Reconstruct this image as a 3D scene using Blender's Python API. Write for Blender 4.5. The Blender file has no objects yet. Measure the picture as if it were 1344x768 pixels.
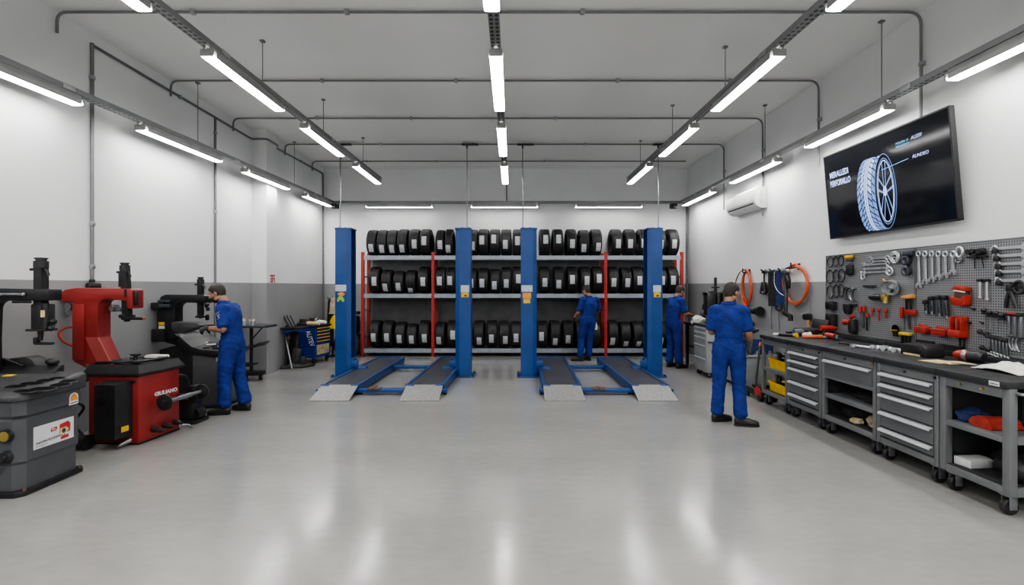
import bpy, bmesh, math, random
from mathutils import Vector, Matrix, noise

random.seed(11)
PI = math.pi
scene = bpy.context.scene
COL = scene.collection
F = 660.0            # focal length in pixels of the 1344 px frame
EYE = 1.67           # camera height
HOR = 376.0          # horizon row

def X(px, Y): return (px - 672.0) * Y / F
def Z(py, Y): return EYE - (py - HOR) * Y / F

# ------------------------------------------------------------------ materials
def _nodes(name):
    m = bpy.data.materials.new(name); m.use_nodes = True
    nt = m.node_tree; b = nt.nodes['Principled BSDF']
    return m, nt, b

def rgba(c): return (c[0], c[1], c[2], 1.0)

def pbr(name, col, rough=0.5, metal=0.0, var=0.12, scale=6.0, bump=0.0, bscale=60.0, spec=0.5, rvar=0.1):
    m, nt, b = _nodes(name)
    tc = nt.nodes.new('ShaderNodeTexCoord')
    n = nt.nodes.new('ShaderNodeTexNoise'); n.inputs['Scale'].default_value = scale; n.inputs['Detail'].default_value = 5
    nt.links.new(tc.outputs['Object'], n.inputs['Vector'])
    r = nt.nodes.new('ShaderNodeMapRange'); r.inputs['From Min'].default_value = 0.3; r.inputs['From Max'].default_value = 0.7
    r.inputs['To Min'].default_value = 1 - var; r.inputs['To Max'].default_value = 1 + var
    nt.links.new(n.outputs['Fac'], r.inputs['Value'])
    h = nt.nodes.new('ShaderNodeHueSaturation'); h.inputs['Color'].default_value = rgba(col)
    nt.links.new(r.outputs['Result'], h.inputs['Value'])
    nt.links.new(h.outputs['Color'], b.inputs['Base Color'])
    rr = nt.nodes.new('ShaderNodeMapRange')
    rr.inputs['To Min'].default_value = max(0.02, rough - rvar); rr.inputs['To Max'].default_value = min(1, rough + rvar)
    nt.links.new(n.outputs['Fac'], rr.inputs['Value']); nt.links.new(rr.outputs['Result'], b.inputs['Roughness'])
    b.inputs['Metallic'].default_value = metal
    b.inputs['Specular IOR Level'].default_value = spec
    if bump:
        n2 = nt.nodes.new('ShaderNodeTexNoise'); n2.inputs['Scale'].default_value = bscale; n2.inputs['Detail'].default_value = 4
        nt.links.new(tc.outputs['Object'], n2.inputs['Vector'])
        bp = nt.nodes.new('ShaderNodeBump'); bp.inputs['Strength'].default_value = bump; bp.inputs['Distance'].default_value = 0.01
        nt.links.new(n2.outputs['Fac'], bp.inputs['Height']); nt.links.new(bp.outputs['Normal'], b.inputs['Normal'])
    return m

def emis(name, col, strength):
    m, nt, b = _nodes(name)
    b.inputs['Base Color'].default_value = rgba(col); b.inputs['Roughness'].default_value = 0.4
    b.inputs['Emission Color'].default_value = rgba(col); b.inputs['Emission Strength'].default_value = strength
    return m

def dots(name, base, dark, period, radius, axes=(1, 2), rough=0.45, metal=0.6, pers2=None):
    """sheet metal with round perforations on a regular grid (object space)"""
    m, nt, b = _nodes(name)
    tc = nt.nodes.new('ShaderNodeTexCoord'); sp = nt.nodes.new('ShaderNodeSeparateXYZ')
    nt.links.new(tc.outputs['Object'], sp.inputs[0])
    sq = []
    for k, a in enumerate(axes):
        mul = nt.nodes.new('ShaderNodeMath'); mul.operation = 'MULTIPLY'
        mul.inputs[1].default_value = 1.0 / (pers2 if (k == 1 and pers2) else period)
        nt.links.new(sp.outputs[a], mul.inputs[0])
        fr = nt.nodes.new('ShaderNodeMath'); fr.operation = 'FRACT'; nt.links.new(mul.outputs[0], fr.inputs[0])
        sb = nt.nodes.new('ShaderNodeMath'); sb.operation = 'SUBTRACT'; sb.inputs[1].default_value = 0.5
        nt.links.new(fr.outputs[0], sb.inputs[0])
        p2 = nt.nodes.new('ShaderNodeMath'); p2.operation = 'POWER'; p2.inputs[1].default_value = 2
        nt.links.new(sb.outputs[0], p2.inputs[0]); sq.append(p2)
    ad = nt.nodes.new('ShaderNodeMath'); ad.operation = 'ADD'
    nt.links.new(sq[0].outputs[0], ad.inputs[0]); nt.links.new(sq[1].outputs[0], ad.inputs[1])
    lt = nt.nodes.new('ShaderNodeMath'); lt.operation = 'LESS_THAN'; lt.inputs[1].default_value = radius * radius
    nt.links.new(ad.outputs[0], lt.inputs[0])
    mx = nt.nodes.new('ShaderNodeMix'); mx.data_type = 'RGBA'
    mx.inputs[6].default_value = rgba(base); mx.inputs[7].default_value = rgba(dark)
    nt.links.new(lt.outputs[0], mx.inputs[0]); nt.links.new(mx.outputs[2], b.inputs['Base Color'])
    b.inputs['Roughness'].default_value = rough; b.inputs['Metallic'].default_value = metal
    return m

def printed(name, paper, ink, rows=9.0, axis=2, amount=0.5, rough=0.6, ns=14.0):
    """paper sticker with unreadable fine print: broken dark lines"""
    m, nt, b = _nodes(name)
    tc = nt.nodes.new('ShaderNodeTexCoord'); sp = nt.nodes.new('ShaderNodeSeparateXYZ')
    nt.links.new(tc.outputs['Generated'], sp.inputs[0])
    mul = nt.nodes.new('ShaderNodeMath'); mul.operation = 'MULTIPLY'; mul.inputs[1].default_value = rows
    nt.links.new(sp.outputs[axis], mul.inputs[0])
    fr = nt.nodes.new('ShaderNodeMath'); fr.operation = 'FRACT'; nt.links.new(mul.outputs[0], fr.inputs[0])
    lt = nt.nodes.new('ShaderNodeMath'); lt.operation = 'LESS_THAN'; lt.inputs[1].default_value = 0.45
    nt.links.new(fr.outputs[0], lt.inputs[0])
    n = nt.nodes.new('ShaderNodeTexNoise'); n.inputs['Scale'].default_value = ns; n.inputs['Detail'].default_value = 3
    nt.links.new(tc.outputs['Generated'], n.inputs['Vector'])
    g = nt.nodes.new('ShaderNodeMath'); g.operation = 'GREATER_THAN'; g.inputs[1].default_value = 1 - amount
    nt.links.new(n.outputs['Fac'], g.inputs[0])
    mm = nt.nodes.new('ShaderNodeMath'); mm.operation = 'MULTIPLY'
    nt.links.new(lt.outputs[0], mm.inputs[0]); nt.links.new(g.outputs[0], mm.inputs[1])
    mx = nt.nodes.new('ShaderNodeMix'); mx.data_type = 'RGBA'
    mx.inputs[6].default_value = rgba(paper); mx.inputs[7].default_value = rgba(ink)
    nt.links.new(mm.outputs[0], mx.inputs[0]); nt.links.new(mx.outputs[2], b.inputs['Base Color'])
    b.inputs['Roughness'].default_value = rough
    return m

def wall_paint():
    """white wall with a grey dado up to 1.735 m (world height), slight roller texture"""
    m, nt, b = _nodes('two_tone_wall_paint')
    g = nt.nodes.new('ShaderNodeNewGeometry'); sp = nt.nodes.new('ShaderNodeSeparateXYZ')
    nt.links.new(g.outputs['Position'], sp.inputs[0])
    lt = nt.nodes.new('ShaderNodeMath'); lt.operation = 'LESS_THAN'; lt.inputs[1].default_value = 1.737
    nt.links.new(sp.outputs[2], lt.inputs[0])
    n = nt.nodes.new('ShaderNodeTexNoise'); n.inputs['Scale'].default_value = 1.3; n.inputs['Detail'].default_value = 6
    nt.links.new(g.outputs['Position'], n.inputs['Vector'])
    ra = nt.nodes.new('ShaderNodeMapRange'); ra.inputs['To Min'].default_value = 0.9; ra.inputs['To Max'].default_value = 1.08
    nt.links.new(n.outputs['Fac'], ra.inputs['Value'])
    mx = nt.nodes.new('ShaderNodeMix'); mx.data_type = 'RGBA'
    mx.inputs[6].default_value = (0.76, 0.765, 0.77, 1); mx.inputs[7].default_value = (0.275, 0.276, 0.279, 1)
    nt.links.new(lt.outputs[0], mx.inputs[0])
    h = nt.nodes.new('ShaderNodeHueSaturation'); nt.links.new(mx.outputs[2], h.inputs['Color']); nt.links.new(ra.outputs['Result'], h.inputs['Value'])
    nt.links.new(h.outputs['Color'], b.inputs['Base Color']); b.inputs['Roughness'].default_value = 0.62
    n2 = nt.nodes.new('ShaderNodeTexNoise'); n2.inputs['Scale'].default_value = 90; nt.links.new(g.outputs['Position'], n2.inputs['Vector'])
    bp = nt.nodes.new('ShaderNodeBump'); bp.inputs['Strength'].default_value = 0.06; bp.inputs['Distance'].default_value = 0.004
    nt.links.new(n2.outputs['Fac'], bp.inputs['Height']); nt.links.new(bp.outputs['Normal'], b.inputs['Normal'])
    return m

def floor_paint():
    m, nt, b = _nodes('polished_concrete')
    g = nt.nodes.new('ShaderNodeNewGeometry')
    mp = nt.nodes.new('ShaderNodeMapping'); nt.links.new(g.outputs['Position'], mp.inputs['Vector'])
    mp.inputs['Scale'].default_value = (0.55, 1.0, 1.0)
    n = nt.nodes.new('ShaderNodeTexNoise'); n.inputs['Scale'].default_value = 0.9; n.inputs['Detail'].default_value = 9; n.inputs['Roughness'].default_value = 0.62
    nt.links.new(mp.outputs['Vector'], n.inputs['Vector'])
    n3 = nt.nodes.new('ShaderNodeTexNoise'); n3.inputs['Scale'].default_value = 14; n3.inputs['Detail'].default_value = 6
    nt.links.new(mp.outputs['Vector'], n3.inputs['Vector'])
    cr = nt.nodes.new('ShaderNodeValToRGB')
    cr.color_ramp.elements[0].position = 0.2; cr.color_ramp.elements[0].color = (0.225, 0.223, 0.213, 1)
    cr.color_ramp.elements[1].position = 0.8; cr.color_ramp.elements[1].color = (0.305, 0.303, 0.29, 1)
    nt.links.new(n.outputs['Fac'], cr.inputs['Fac'])
    ra = nt.nodes.new('ShaderNodeMapRange'); ra.inputs['To Min'].default_value = 0.9; ra.inputs['To Max'].default_value = 1.1
    nt.links.new(n3.outputs['Fac'], ra.inputs['Value'])
    h = nt.nodes.new('ShaderNodeHueSaturation'); nt.links.new(cr.outputs['Color'], h.inputs['Color']); nt.links.new(ra.outputs['Result'], h.inputs['Value'])
    nt.links.new(h.outputs['Color'], b.inputs['Base Color'])
    rr = nt.nodes.new('ShaderNodeMapRange'); rr.inputs['From Min'].default_value = 0.3; rr.inputs['From Max'].default_value = 0.7
    rr.inputs['To Min'].default_value = 0.13; rr.inputs['To Max'].default_value = 0.20
    nt.links.new(n.outputs['Fac'], rr.inputs['Value']); nt.links.new(rr.outputs['Result'], b.inputs['Roughness'])
    bp = nt.nodes.new('ShaderNodeBump'); bp.inputs['Strength'].default_value = 0.05; bp.inputs['Distance'].default_value = 0.02
    nt.links.new(n3.outputs['Fac'], bp.inputs['Height']); nt.links.new(bp.outputs['Normal'], b.inputs['Normal'])
    return m

def checker_plate():
    m, nt, b = _nodes('checker_plate')
    tc = nt.nodes.new('ShaderNodeTexCoord'); v = nt.nodes.new('ShaderNodeTexVoronoi'); v.inputs['Scale'].default_value = 38
    nt.links.new(tc.outputs['Object'], v.inputs['Vector'])
    cr = nt.nodes.new('ShaderNodeValToRGB')
    cr.color_ramp.elements[0].position = 0.15; cr.color_ramp.elements[0].color = (0.34, 0.335, 0.325, 1)
    cr.color_ramp.elements[1].position = 0.5; cr.color_ramp.elements[1].color = (0.22, 0.22, 0.215, 1)
    nt.links.new(v.outputs['Distance'], cr.inputs['Fac']); nt.links.new(cr.outputs['Color'], b.inputs['Base Color'])
    b.inputs['Metallic'].default_value = 0.25; b.inputs['Roughness'].default_value = 0.5
    bp = nt.nodes.new('ShaderNodeBump'); bp.inputs['Strength'].default_value = 0.5; bp.inputs['Distance'].default_value = 0.004; bp.invert = True
    nt.links.new(v.outputs['Distance'], bp.inputs['Height']); nt.links.new(bp.outputs['Normal'], b.inputs['Normal'])
    return m

M = {}
M['wall'] = wall_paint(); M['floor'] = floor_paint(); M['checker'] = checker_plate()
M['ceiling'] = pbr('ceiling_paint', (0.80, 0.805, 0.79), 0.8, var=0.03, scale=0.6)
M['lamp'] = emis('lamp_diffuser', (1.0, 0.99, 0.97), 26.0)
M['lampside'] = emis('back_lamp_diffuser', (1.0, 0.99, 0.97), 7.0)
M['galv'] = pbr('galvanised_steel', (0.36, 0.37, 0.38), 0.42, 0.75, var=0.16, scale=14)
M['galvlight'] = pbr('galvanised_beam', (0.30, 0.33, 0.37), 0.42, 0.35, var=0.12, scale=9)
M['tray'] = dots('perforated_tray', (0.22, 0.225, 0.23), (0.035, 0.035, 0.035), 0.05, 0.33, (0, 1), 0.5, 0.4, pers2=0.07)
M['tray_x'] = dots('perforated_tray_cross', (0.20, 0.205, 0.21), (0.035, 0.035, 0.035), 0.07, 0.33, (0, 1), 0.5, 0.4, pers2=0.05)
M['conduit'] = pbr('conduit_steel', (0.20, 0.205, 0.21), 0.42, 0.5, var=0.08)
M['housing'] = pbr('lamp_housing', (0.30, 0.30, 0.30), 0.5, 0.2)
M['blue'] = pbr('lift_blue', (0.009, 0.056, 0.21), 0.38, 0.0, var=0.14, scale=3, bump=0.02)
M['bluedark'] = pbr('lift_blue_worn', (0.014, 0.05, 0.18), 0.5, 0.0, var=0.4, scale=9)
M['runway'] = pbr('worn_runway', (0.042, 0.045, 0.055), 0.6, 0.2, var=0.45, scale=11, bump=0.1)
M['redrack'] = dots('red_upright', (0.42, 0.028, 0.022), (0.16, 0.012, 0.012), 0.05, 0.26, (0, 2), 0.45, 0.0, pers2=0.05)
M['red'] = pbr('machine_red', (0.235, 0.020, 0.018), 0.42, 0, var=0.15, scale=4, bump=0.03)
M['redlight'] = pbr('machine_red_pale', (0.34, 0.06, 0.052), 0.5, 0, var=0.15, scale=5)  # paler red for gusset, head tip and bin trims
M['redtool'] = pbr('tool_red', (0.33, 0.026, 0.016), 0.4, 0, var=0.2, scale=20)
M['rubber'] = pbr('tyre_rubber', (0.016, 0.016, 0.017), 0.5, 0, var=0.3, scale=30, bump=0.12, bscale=120)
M['black'] = pbr('black_plastic', (0.016, 0.016, 0.017), 0.42, 0, var=0.25, scale=12, bump=0.05)
M['blackmetal'] = pbr('black_metal', (0.02, 0.02, 0.022), 0.36, 0.3, var=0.3, scale=16)
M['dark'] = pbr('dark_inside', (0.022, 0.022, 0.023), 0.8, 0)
M['charcoal'] = pbr('machine_grey', (0.068, 0.07, 0.076), 0.45, 0, var=0.12, scale=5, bump=0.05)
M['cart'] = pbr('cart_grey', (0.15, 0.154, 0.159), 0.42, 0.1, var=0.08, scale=4, bump=0.02)
M['drawer'] = pbr('drawer_grey', (0.115, 0.119, 0.125), 0.42, 0.1, var=0.08, scale=4)
M['cartlight'] = pbr('light_cart_grey', (0.27, 0.28, 0.285), 0.45, 0.1, var=0.1, scale=5)
M['top'] = pbr('rubber_worktop', (0.022, 0.023, 0.025), 0.5, 0, var=0.3, scale=8, bump=0.06)
M['alu'] = pbr('handle_aluminium', (0.62, 0.63, 0.64), 0.35, 0.25, var=0.06)
M['chrome'] = pbr('tool_chrome', (0.60, 0.61, 0.63), 0.30, 0.75, var=0.06, scale=20)
M['steel'] = pbr('tool_steel', (0.30, 0.31, 0.33), 0.32, 0.8, var=0.2, scale=20)
M['darksteel'] = pbr('dark_tool_steel', (0.075, 0.082, 0.095), 0.38, 0.6, var=0.25, scale=20)
M['peg'] = dots('pegboard_steel', (0.27, 0.275, 0.285), (0.06, 0.06, 0.064), 0.024, 0.26, (1, 2), 0.45, 0.3)
M['yellow'] = pbr('yellow_plastic', (0.68, 0.42, 0.012), 0.45, 0, var=0.15, scale=10)
M['orange'] = pbr('orange_hose', (0.50, 0.085, 0.03), 0.4, 0, var=0.15, scale=14)
M['wood'] = pbr('wooden_handle', (0.55, 0.25, 0.07), 0.5, 0, var=0.25, scale=18)
M['white'] = pbr('white_plastic', (0.72, 0.72, 0.71), 0.38, 0, var=0.04)
M['paper'] = pbr('white_paper', (0.62, 0.62, 0.63), 0.7, 0, var=0.06, scale=20)
M['cream'] = pbr('cream_paper', (0.58, 0.47, 0.26), 0.7, 0, var=0.25, scale=12)
M['print'] = printed('tyre_label_print', (0.66, 0.67, 0.69), (0.12, 0.13, 0.17), 9, 2, 0.52)
M['notice'] = printed('notice_print', (0.60, 0.62, 0.66), (0.25, 0.28, 0.38), 7, 2, 0.55)
M['navy'] = pbr('coverall_blue', (0.013, 0.030, 0.175), 0.8, 0, var=0.3, scale=9, bump=0.35, bscale=45, spec=0.25)
M['navydark'] = pbr('coverall_seam', (0.008, 0.03, 0.2), 0.8, 0, var=0.2, spec=0.2)
M['skin'] = pbr('skin', (0.30, 0.155, 0.10), 0.5, 0, var=0.08, scale=18)
M['hair'] = pbr('dark_hair', (0.026, 0.02, 0.016), 0.6, 0, var=0.4, scale=60, bump=0.5, bscale=160)
M['glove'] = pbr('work_glove', (0.035, 0.034, 0.035), 0.8, 0, var=0.4, scale=25, bump=0.3)
M['gloveg'] = pbr('grey_glove', (0.13, 0.13, 0.125), 0.85, 0, var=0.35, scale=30, bump=0.4)
M['shoe'] = pbr('black_shoe', (0.015, 0.014, 0.014), 0.42, 0, var=0.3, scale=14)
M['eye'] = pbr('eye_white', (0.5, 0.48, 0.46), 0.3, 0, var=0.02)
M['plastic'] = pbr('charcoal_plastic', (0.042, 0.043, 0.046), 0.5, 0, var=0.3, scale=14, bump=0.1)
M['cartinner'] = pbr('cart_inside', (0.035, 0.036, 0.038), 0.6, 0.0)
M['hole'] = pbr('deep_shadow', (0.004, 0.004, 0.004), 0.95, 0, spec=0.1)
M['sheet'] = pbr('rack_back_shade', (0.17, 0.172, 0.175), 0.6, 0.1, var=0.2, scale=3)  # grey chosen to carry the shade behind the middle shelf
M['sheetshade'] = pbr('rack_back_shade_deep', (0.095, 0.096, 0.098), 0.6, 0.1, var=0.25, scale=3)  # darker grey, deeper painted shade behind the bottom shelf
M['bluerail'] = pbr('lift_blue_rail', (0.010, 0.045, 0.15), 0.45, 0, var=0.4, scale=7)
M['chest'] = pbr('chest_blue', (0.012, 0.035, 0.19), 0.4, 0, var=0.18, scale=6)
M['screen'] = pbr('tv_screen', (0.010, 0.011, 0.015), 0.09, 0, var=0.02, rvar=0.01, spec=0.6)
M['tvblue'] = emis('screen_light_blue', (0.13, 0.215, 0.45), 0.75)
M['tvpale'] = emis('screen_pale_blue', (0.34, 0.42, 0.70), 0.95)
M['tvcyan'] = emis('screen_cyan', (0.10, 0.30, 0.55), 1.0)
M['tvdim'] = emis('screen_dim', (0.03, 0.045, 0.09), 0.6)
M['cloth_blue'] = pbr('blue_rag', (0.015, 0.032, 0.12), 0.85, 0, var=0.4, scale=16, bump=0.5, bscale=30)
M['cloth_red'] = pbr('red_rag', (0.30, 0.026, 0.014), 0.85, 0, var=0.3, scale=16, bump=0.5, bscale=30)
M['cloth_black'] = pbr('black_cloth', (0.013, 0.013, 0.014), 0.85, 0, var=0.4, scale=14, bump=0.5, bscale=25)
M['cloth_white'] = pbr('white_rag', (0.62, 0.62, 0.57), 0.85, 0, var=0.15, scale=22, bump=0.5, bscale=40)
M['beige'] = pbr('beige_cloth', (0.40, 0.33, 0.22), 0.85, 0, var=0.3, scale=14, bump=0.5, bscale=25)
M['brass'] = pbr('brass', (0.55, 0.42, 0.12), 0.3, 0.8, var=0.15)
M['signred'] = pbr('sign_red', (0.42, 0.03, 0.03), 0.5, 0, var=0.1)
M['green'] = pbr('sticker_green', (0.30, 0.50, 0.06), 0.6, 0, var=0.2, scale=30)
M['stickorange'] = pbr('sticker_orange', (0.72, 0.28, 0.04), 0.6, 0, var=0.25, scale=40)
M['brown'] = pbr('rusty_brown', (0.10, 0.055, 0.035), 0.7, 0, var=0.4, scale=20)

# ------------------------------------------------------------------ geometry
class B:
    """collects shapes in one bmesh"""
    def __init__(s): s.bm = bmesh.new()
    def _take(s, t):
        me = bpy.data.meshes.new('t'); t.to_mesh(me); t.free(); s.bm.from_mesh(me); bpy.data.meshes.remove(me)
    def box(s, c, d, bev=0.0, rot=None, seg=2):
        t = bmesh.new(); bmesh.ops.create_cube(t, size=1)
        bmesh.ops.scale(t, vec=Vector(d), verts=t.verts)
        if bev: bmesh.ops.bevel(t, geom=t.edges[:], offset=min(bev, min(d) * 0.45), segments=seg, affect='EDGES', profile=0.5)
        mt = Matrix.Translation(Vector(c))
        if rot is not None: mt = mt @ rot.to_4x4()
        bmesh.ops.transform(t, matrix=mt, verts=t.verts); s._take(t); return s
    def span(s, x0, x1, y0, y1, z0, z1, bev=0.0):
        return s.box(((x0+x1)/2, (y0+y1)/2, (z0+z1)/2), (abs(x1-x0), abs(y1-y0), abs(z1-z0)), bev)
    def cyl(s, p0, p1, r0, r1=None, seg=16, caps=True):
        r1 = r0 if r1 is None else r1
        p0, p1 = Vector(p0), Vector(p1); d = p1 - p0
        t = bmesh.new(); bmesh.ops.create_cone(t, cap_ends=caps, segments=seg, radius1=r0, radius2=r1, depth=d.length)
        q = Vector((0, 0, 1)).rotation_difference(d.normalized())
        bmesh.ops.transform(t, matrix=Matrix.Translation((p0+p1)/2) @ q.to_matrix().to_4x4(), verts=t.verts); s._take(t); return s
    def ball(s, c, r, seg=16, rot=None):
        if not hasattr(r, '__len__'): r = (r, r, r)
        t = bmesh.new(); bmesh.ops.create_uvsphere(t, u_segments=seg, v_segments=max(6, seg*2//3), radius=1)
        bmesh.ops.scale(t, vec=Vector(r), verts=t.verts)
        mt = Matrix.Translation(Vector(c))
        if rot is not None: mt = mt @ rot.to_4x4()
        bmesh.ops.transform(t, matrix=mt, verts=t.verts); s._take(t); return s
    def tube(s, pts, r, seg=8, closed=False, flat=1.0):
        pts = [Vector(p) for p in pts]; n = len(pts); bm = s.bm
        rs = r if hasattr(r, '__len__') else [r] * n
        rings = []; a = None
        for i, p in enumerate(pts):
            if closed: d = pts[(i+1) % n] - pts[i-1]
            else: d = pts[min(i+1, n-1)] - pts[max(i-1, 0)]
            d.normalize()
            if a is None:
                ref = Vector((0, 0, 1)) if abs(d.z) < 0.9 else Vector((1, 0, 0))
                a = (ref - ref.dot(d) * d).normalized()
            else:
                a = (a - a.dot(d) * d)
                a = a.normalized() if a.length > 1e-6 else d.orthogonal().normalized()
            b = d.cross(a)
            rings.append([bm.verts.new(p + rs[i]*(math.cos(2*PI*k/seg)*a + flat*math.sin(2*PI*k/seg)*b)) for k in range(seg)])
        m = n if closed else n - 1
        for i in range(m):
            A, C = rings[i], rings[(i+1) % n]
            for k in range(seg): bm.faces.new((A[k], A[(k+1) % seg], C[(k+1) % seg], C[k]))
        if not closed: bm.faces.new(rings[0][::-1]); bm.faces.new(rings[-1])
        return s
    def rings(s, rings, cap=True):
        bm = s.bm; R = [[bm.verts.new(v) for v in r] for r in rings]; n = len(R[0])
        for i in range(len(R)-1):
            for k in range(n): bm.faces.new((R[i][k], R[i][(k+1) % n], R[i+1][(k+1) % n], R[i+1][k]))
        if cap: bm.faces.new(R[0][::-1]); bm.faces.new(R[-1])
        return s
    def lathe(s, prof, c, axis='Z', seg=24, closed=False):
        """profile (r, h) turned about an axis through c"""
        c = Vector(c); R = []
        for r, h in prof:
            ring = []
            for k in range(seg):
                ca, sa = math.cos(2*PI*k/seg), math.sin(2*PI*k/seg)
                v = {'Z': (r*ca, r*sa, h), 'X': (h, r*ca, r*sa), 'Y': (r*sa, h, r*ca)}[axis]
                ring.append(c + Vector(v))
            R.append(ring)
        if closed: R.append(R[0])
        bm = s.bm; V = [[bm.verts.new(v) for v in r] for r in (R[:-1] if closed else R)]
        n = len(V); m = n if closed else n - 1
        for i in range(m):
            A, C = V[i], V[(i+1) % n]
            for k in range(seg): bm.faces.new((A[k], A[(k+1) % seg], C[(k+1) % seg], C[k]))
        if not closed:
            if prof[0][0] > 1e-5: bm.faces.new(V[0][::-1])
            if prof[-1][0] > 1e-5: bm.faces.new(V[-1])
        return s
    def prism(s, poly, axis, a0, a1, bev=0.0):
        """polygon in the plane across the axis: X -> (y,z), Y -> (x,z), Z -> (x,y)"""
        t = bmesh.new()
        def P(u, v, a): return {'X': (a, u, v), 'Y': (u, a, v), 'Z': (u, v, a)}[axis]
        A = [t.verts.new(P(u, v, a0)) for u, v in poly]; C = [t.verts.new(P(u, v, a1)) for u, v in poly]
        n = len(poly)
        t.faces.new(A[::-1]); t.faces.new(C)
        for k in range(n): t.faces.new((A[k], A[(k+1) % n], C[(k+1) % n], C[k]))
        bmesh.ops.recalc_face_normals(t, faces=t.faces)
        if bev: bmesh.ops.bevel(t, geom=t.edges[:], offset=bev, segments=2, affect='EDGES', profile=0.5)
        s._take(t); return s
    def ring(s, c, R, r, normal='X', seg=24, s2=None, tseg=8):
        c = Vector(c); R2 = s2 if s2 else R; pts = []
        for k in range(seg):
            u, v = R*math.cos(2*PI*k/seg), R2*math.sin(2*PI*k/seg)
            pts.append(c + Vector({'X': (0, u, v), 'Y': (u, 0, v), 'Z': (u, v, 0)}[normal]))
        return s.tube(pts, r, tseg, closed=True)
    def quad(s, pts):
        s.bm.faces.new([s.bm.verts.new(p) for p in pts]); return s
    def move(s, mt):
        bmesh.ops.transform(s.bm, matrix=mt, verts=s.bm.verts); return s

def rnd(pts, r, n=5):
    """polyline with rounded corners"""
    pts = [Vector(p) for p in pts]; out = [pts[0]]
    for i in range(1, len(pts)-1):
        a, b, c = pts[i-1], pts[i], pts[i+1]
        d1, d2 = (a-b), (c-b); q = min(r, d1.length*0.49, d2.length*0.49)
        p0, p2 = b + d1.normalized()*q, b + d2.normalized()*q
        for k in range(n+1):
            t = k/n; out.append((1-t)**2*p0 + 2*t*(1-t)*b + t*t*p2)
    out.append(pts[-1]); return out

def arc(cx, cy, rx, ry, a0, a1, n):
    return [(cx + rx*math.cos(math.radians(a0+(a1-a0)*k/n)), cy + ry*math.sin(math.radians(a0+(a1-a0)*k/n))) for k in range(n+1)]

def obj(name, b, mat, parent=None, smooth=True, ang=35, loc=None, rot=None, merge=False):
    bm = b.bm if isinstance(b, B) else b
    bmesh.ops.recalc_face_normals(bm, faces=bm.faces)
    me = bpy.data.meshes.new(name); bm.to_mesh(me); bm.free()
    if smooth:
        for p in me.polygons: p.use_smooth = True
        me.set_sharp_from_angle(angle=math.radians(ang))
    for m in (mat if isinstance(mat, (list, tuple)) else [mat]): me.materials.append(m)
    o = bpy.data.objects.new(name, me); COL.objects.link(o)
    if parent is not None: o.parent = parent
    if loc is not None: o.location = loc
    if rot is not None: o.rotation_euler = rot
    return o

def tag(o, label, cat, group=None, kind=None):
    o['label'] = label; o['category'] = cat
    if group: o['group'] = group
    if kind: o['kind'] = kind
    return o

def thing(name, label, cat, loc=(0, 0, 0), rz=0, group=None):
    o = bpy.data.objects.new(name, None); o.empty_display_size = 0.1; COL.objects.link(o)
    o.location = loc; o.rotation_euler = (0, 0, rz)
    return tag(o, label, cat, group)

def single(name, label, cat, b, mat, loc=None, rot=None, group=None, **k):
    """a thing that is one mesh"""
    return tag(obj(name, b, mat, loc=loc, rot=rot, **k), label, cat, group)

def struct(name, b, mat):
    o = obj(name, b, mat, smooth=False); o['kind'] = 'structure'; return o

def copy_tree(o, parent=None):
    c = o.copy(); COL.objects.link(c); c.parent = parent
    for ch in list(o.children): copy_tree(ch, c)
    return c

def text_mesh(name, txt, size, mat, parent=None, mtx=None, depth=0.001, align='LEFT', shear=0.0, squeeze=1.0, bold=0.0):
    cu = bpy.data.curves.new(name, 'FONT'); cu.body = txt; cu.size = size; cu.extrude = depth; cu.align_x = align; cu.shear = shear
    cu.offset = bold
    o = bpy.data.objects.new(name, cu); COL.objects.link(o)
    dg = bpy.context.evaluated_depsgraph_get()
    me = bpy.data.meshes.new_from_object(o.evaluated_get(dg)); bpy.data.objects.remove(o)
    me.transform(Matrix.Diagonal((squeeze, 1, 1, 1)))
    if mtx is not None: me.transform(mtx)
    me.materials.clear(); me.materials.append(mat)
    n = bpy.data.objects.new(name, me); COL.objects.link(n)
    if parent is not None: n.parent = parent
    return n

def basis(u, v, o):
    """matrix taking local x->u, y->v, z->u x v, origin o"""
    u = Vector(u).normalized(); v = Vector(v).normalized(); w = u.cross(v)
    return Matrix(((u.x, v.x, w.x, o[0]), (u.y, v.y, w.y, o[1]), (u.z, v.z, w.z, o[2]), (0, 0, 0, 1)))

def RZ(a): return Matrix.Rotation(a, 3, 'Z')
def RX(a): return Matrix.Rotation(a, 3, 'X')
def RY(a): return Matrix.Rotation(a, 3, 'Y')

ORD = ['first', 'second', 'third', 'fourth', 'fifth', 'sixth', 'seventh', 'eighth', 'ninth', 'tenth']

def wobj(name, b, mat, parent, **k):
    """part whose shape was drawn in world coordinates under a thing that only has a location"""
    off = Vector((0, 0, 0)); p = parent
    while p is not None: off += p.location; p = p.parent
    b.move(Matrix.Translation(-off))
    return obj(name, b, mat, parent, **k)

# ------------------------------------------------------------------ camera
cam = bpy.data.cameras.new('camera'); cam_o = bpy.data.objects.new('camera', cam); COL.objects.link(cam_o)
cam.sensor_width = 36.0; cam.lens = 36.0 * F / 1344.0; cam.shift_y = -8.0 / 1344.0
cam.clip_start = 0.05; cam.clip_end = 100
cam_o.location = (0, 0, EYE); cam_o.rotation_euler = (PI/2, 0, 0)
scene.camera = cam_o

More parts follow.
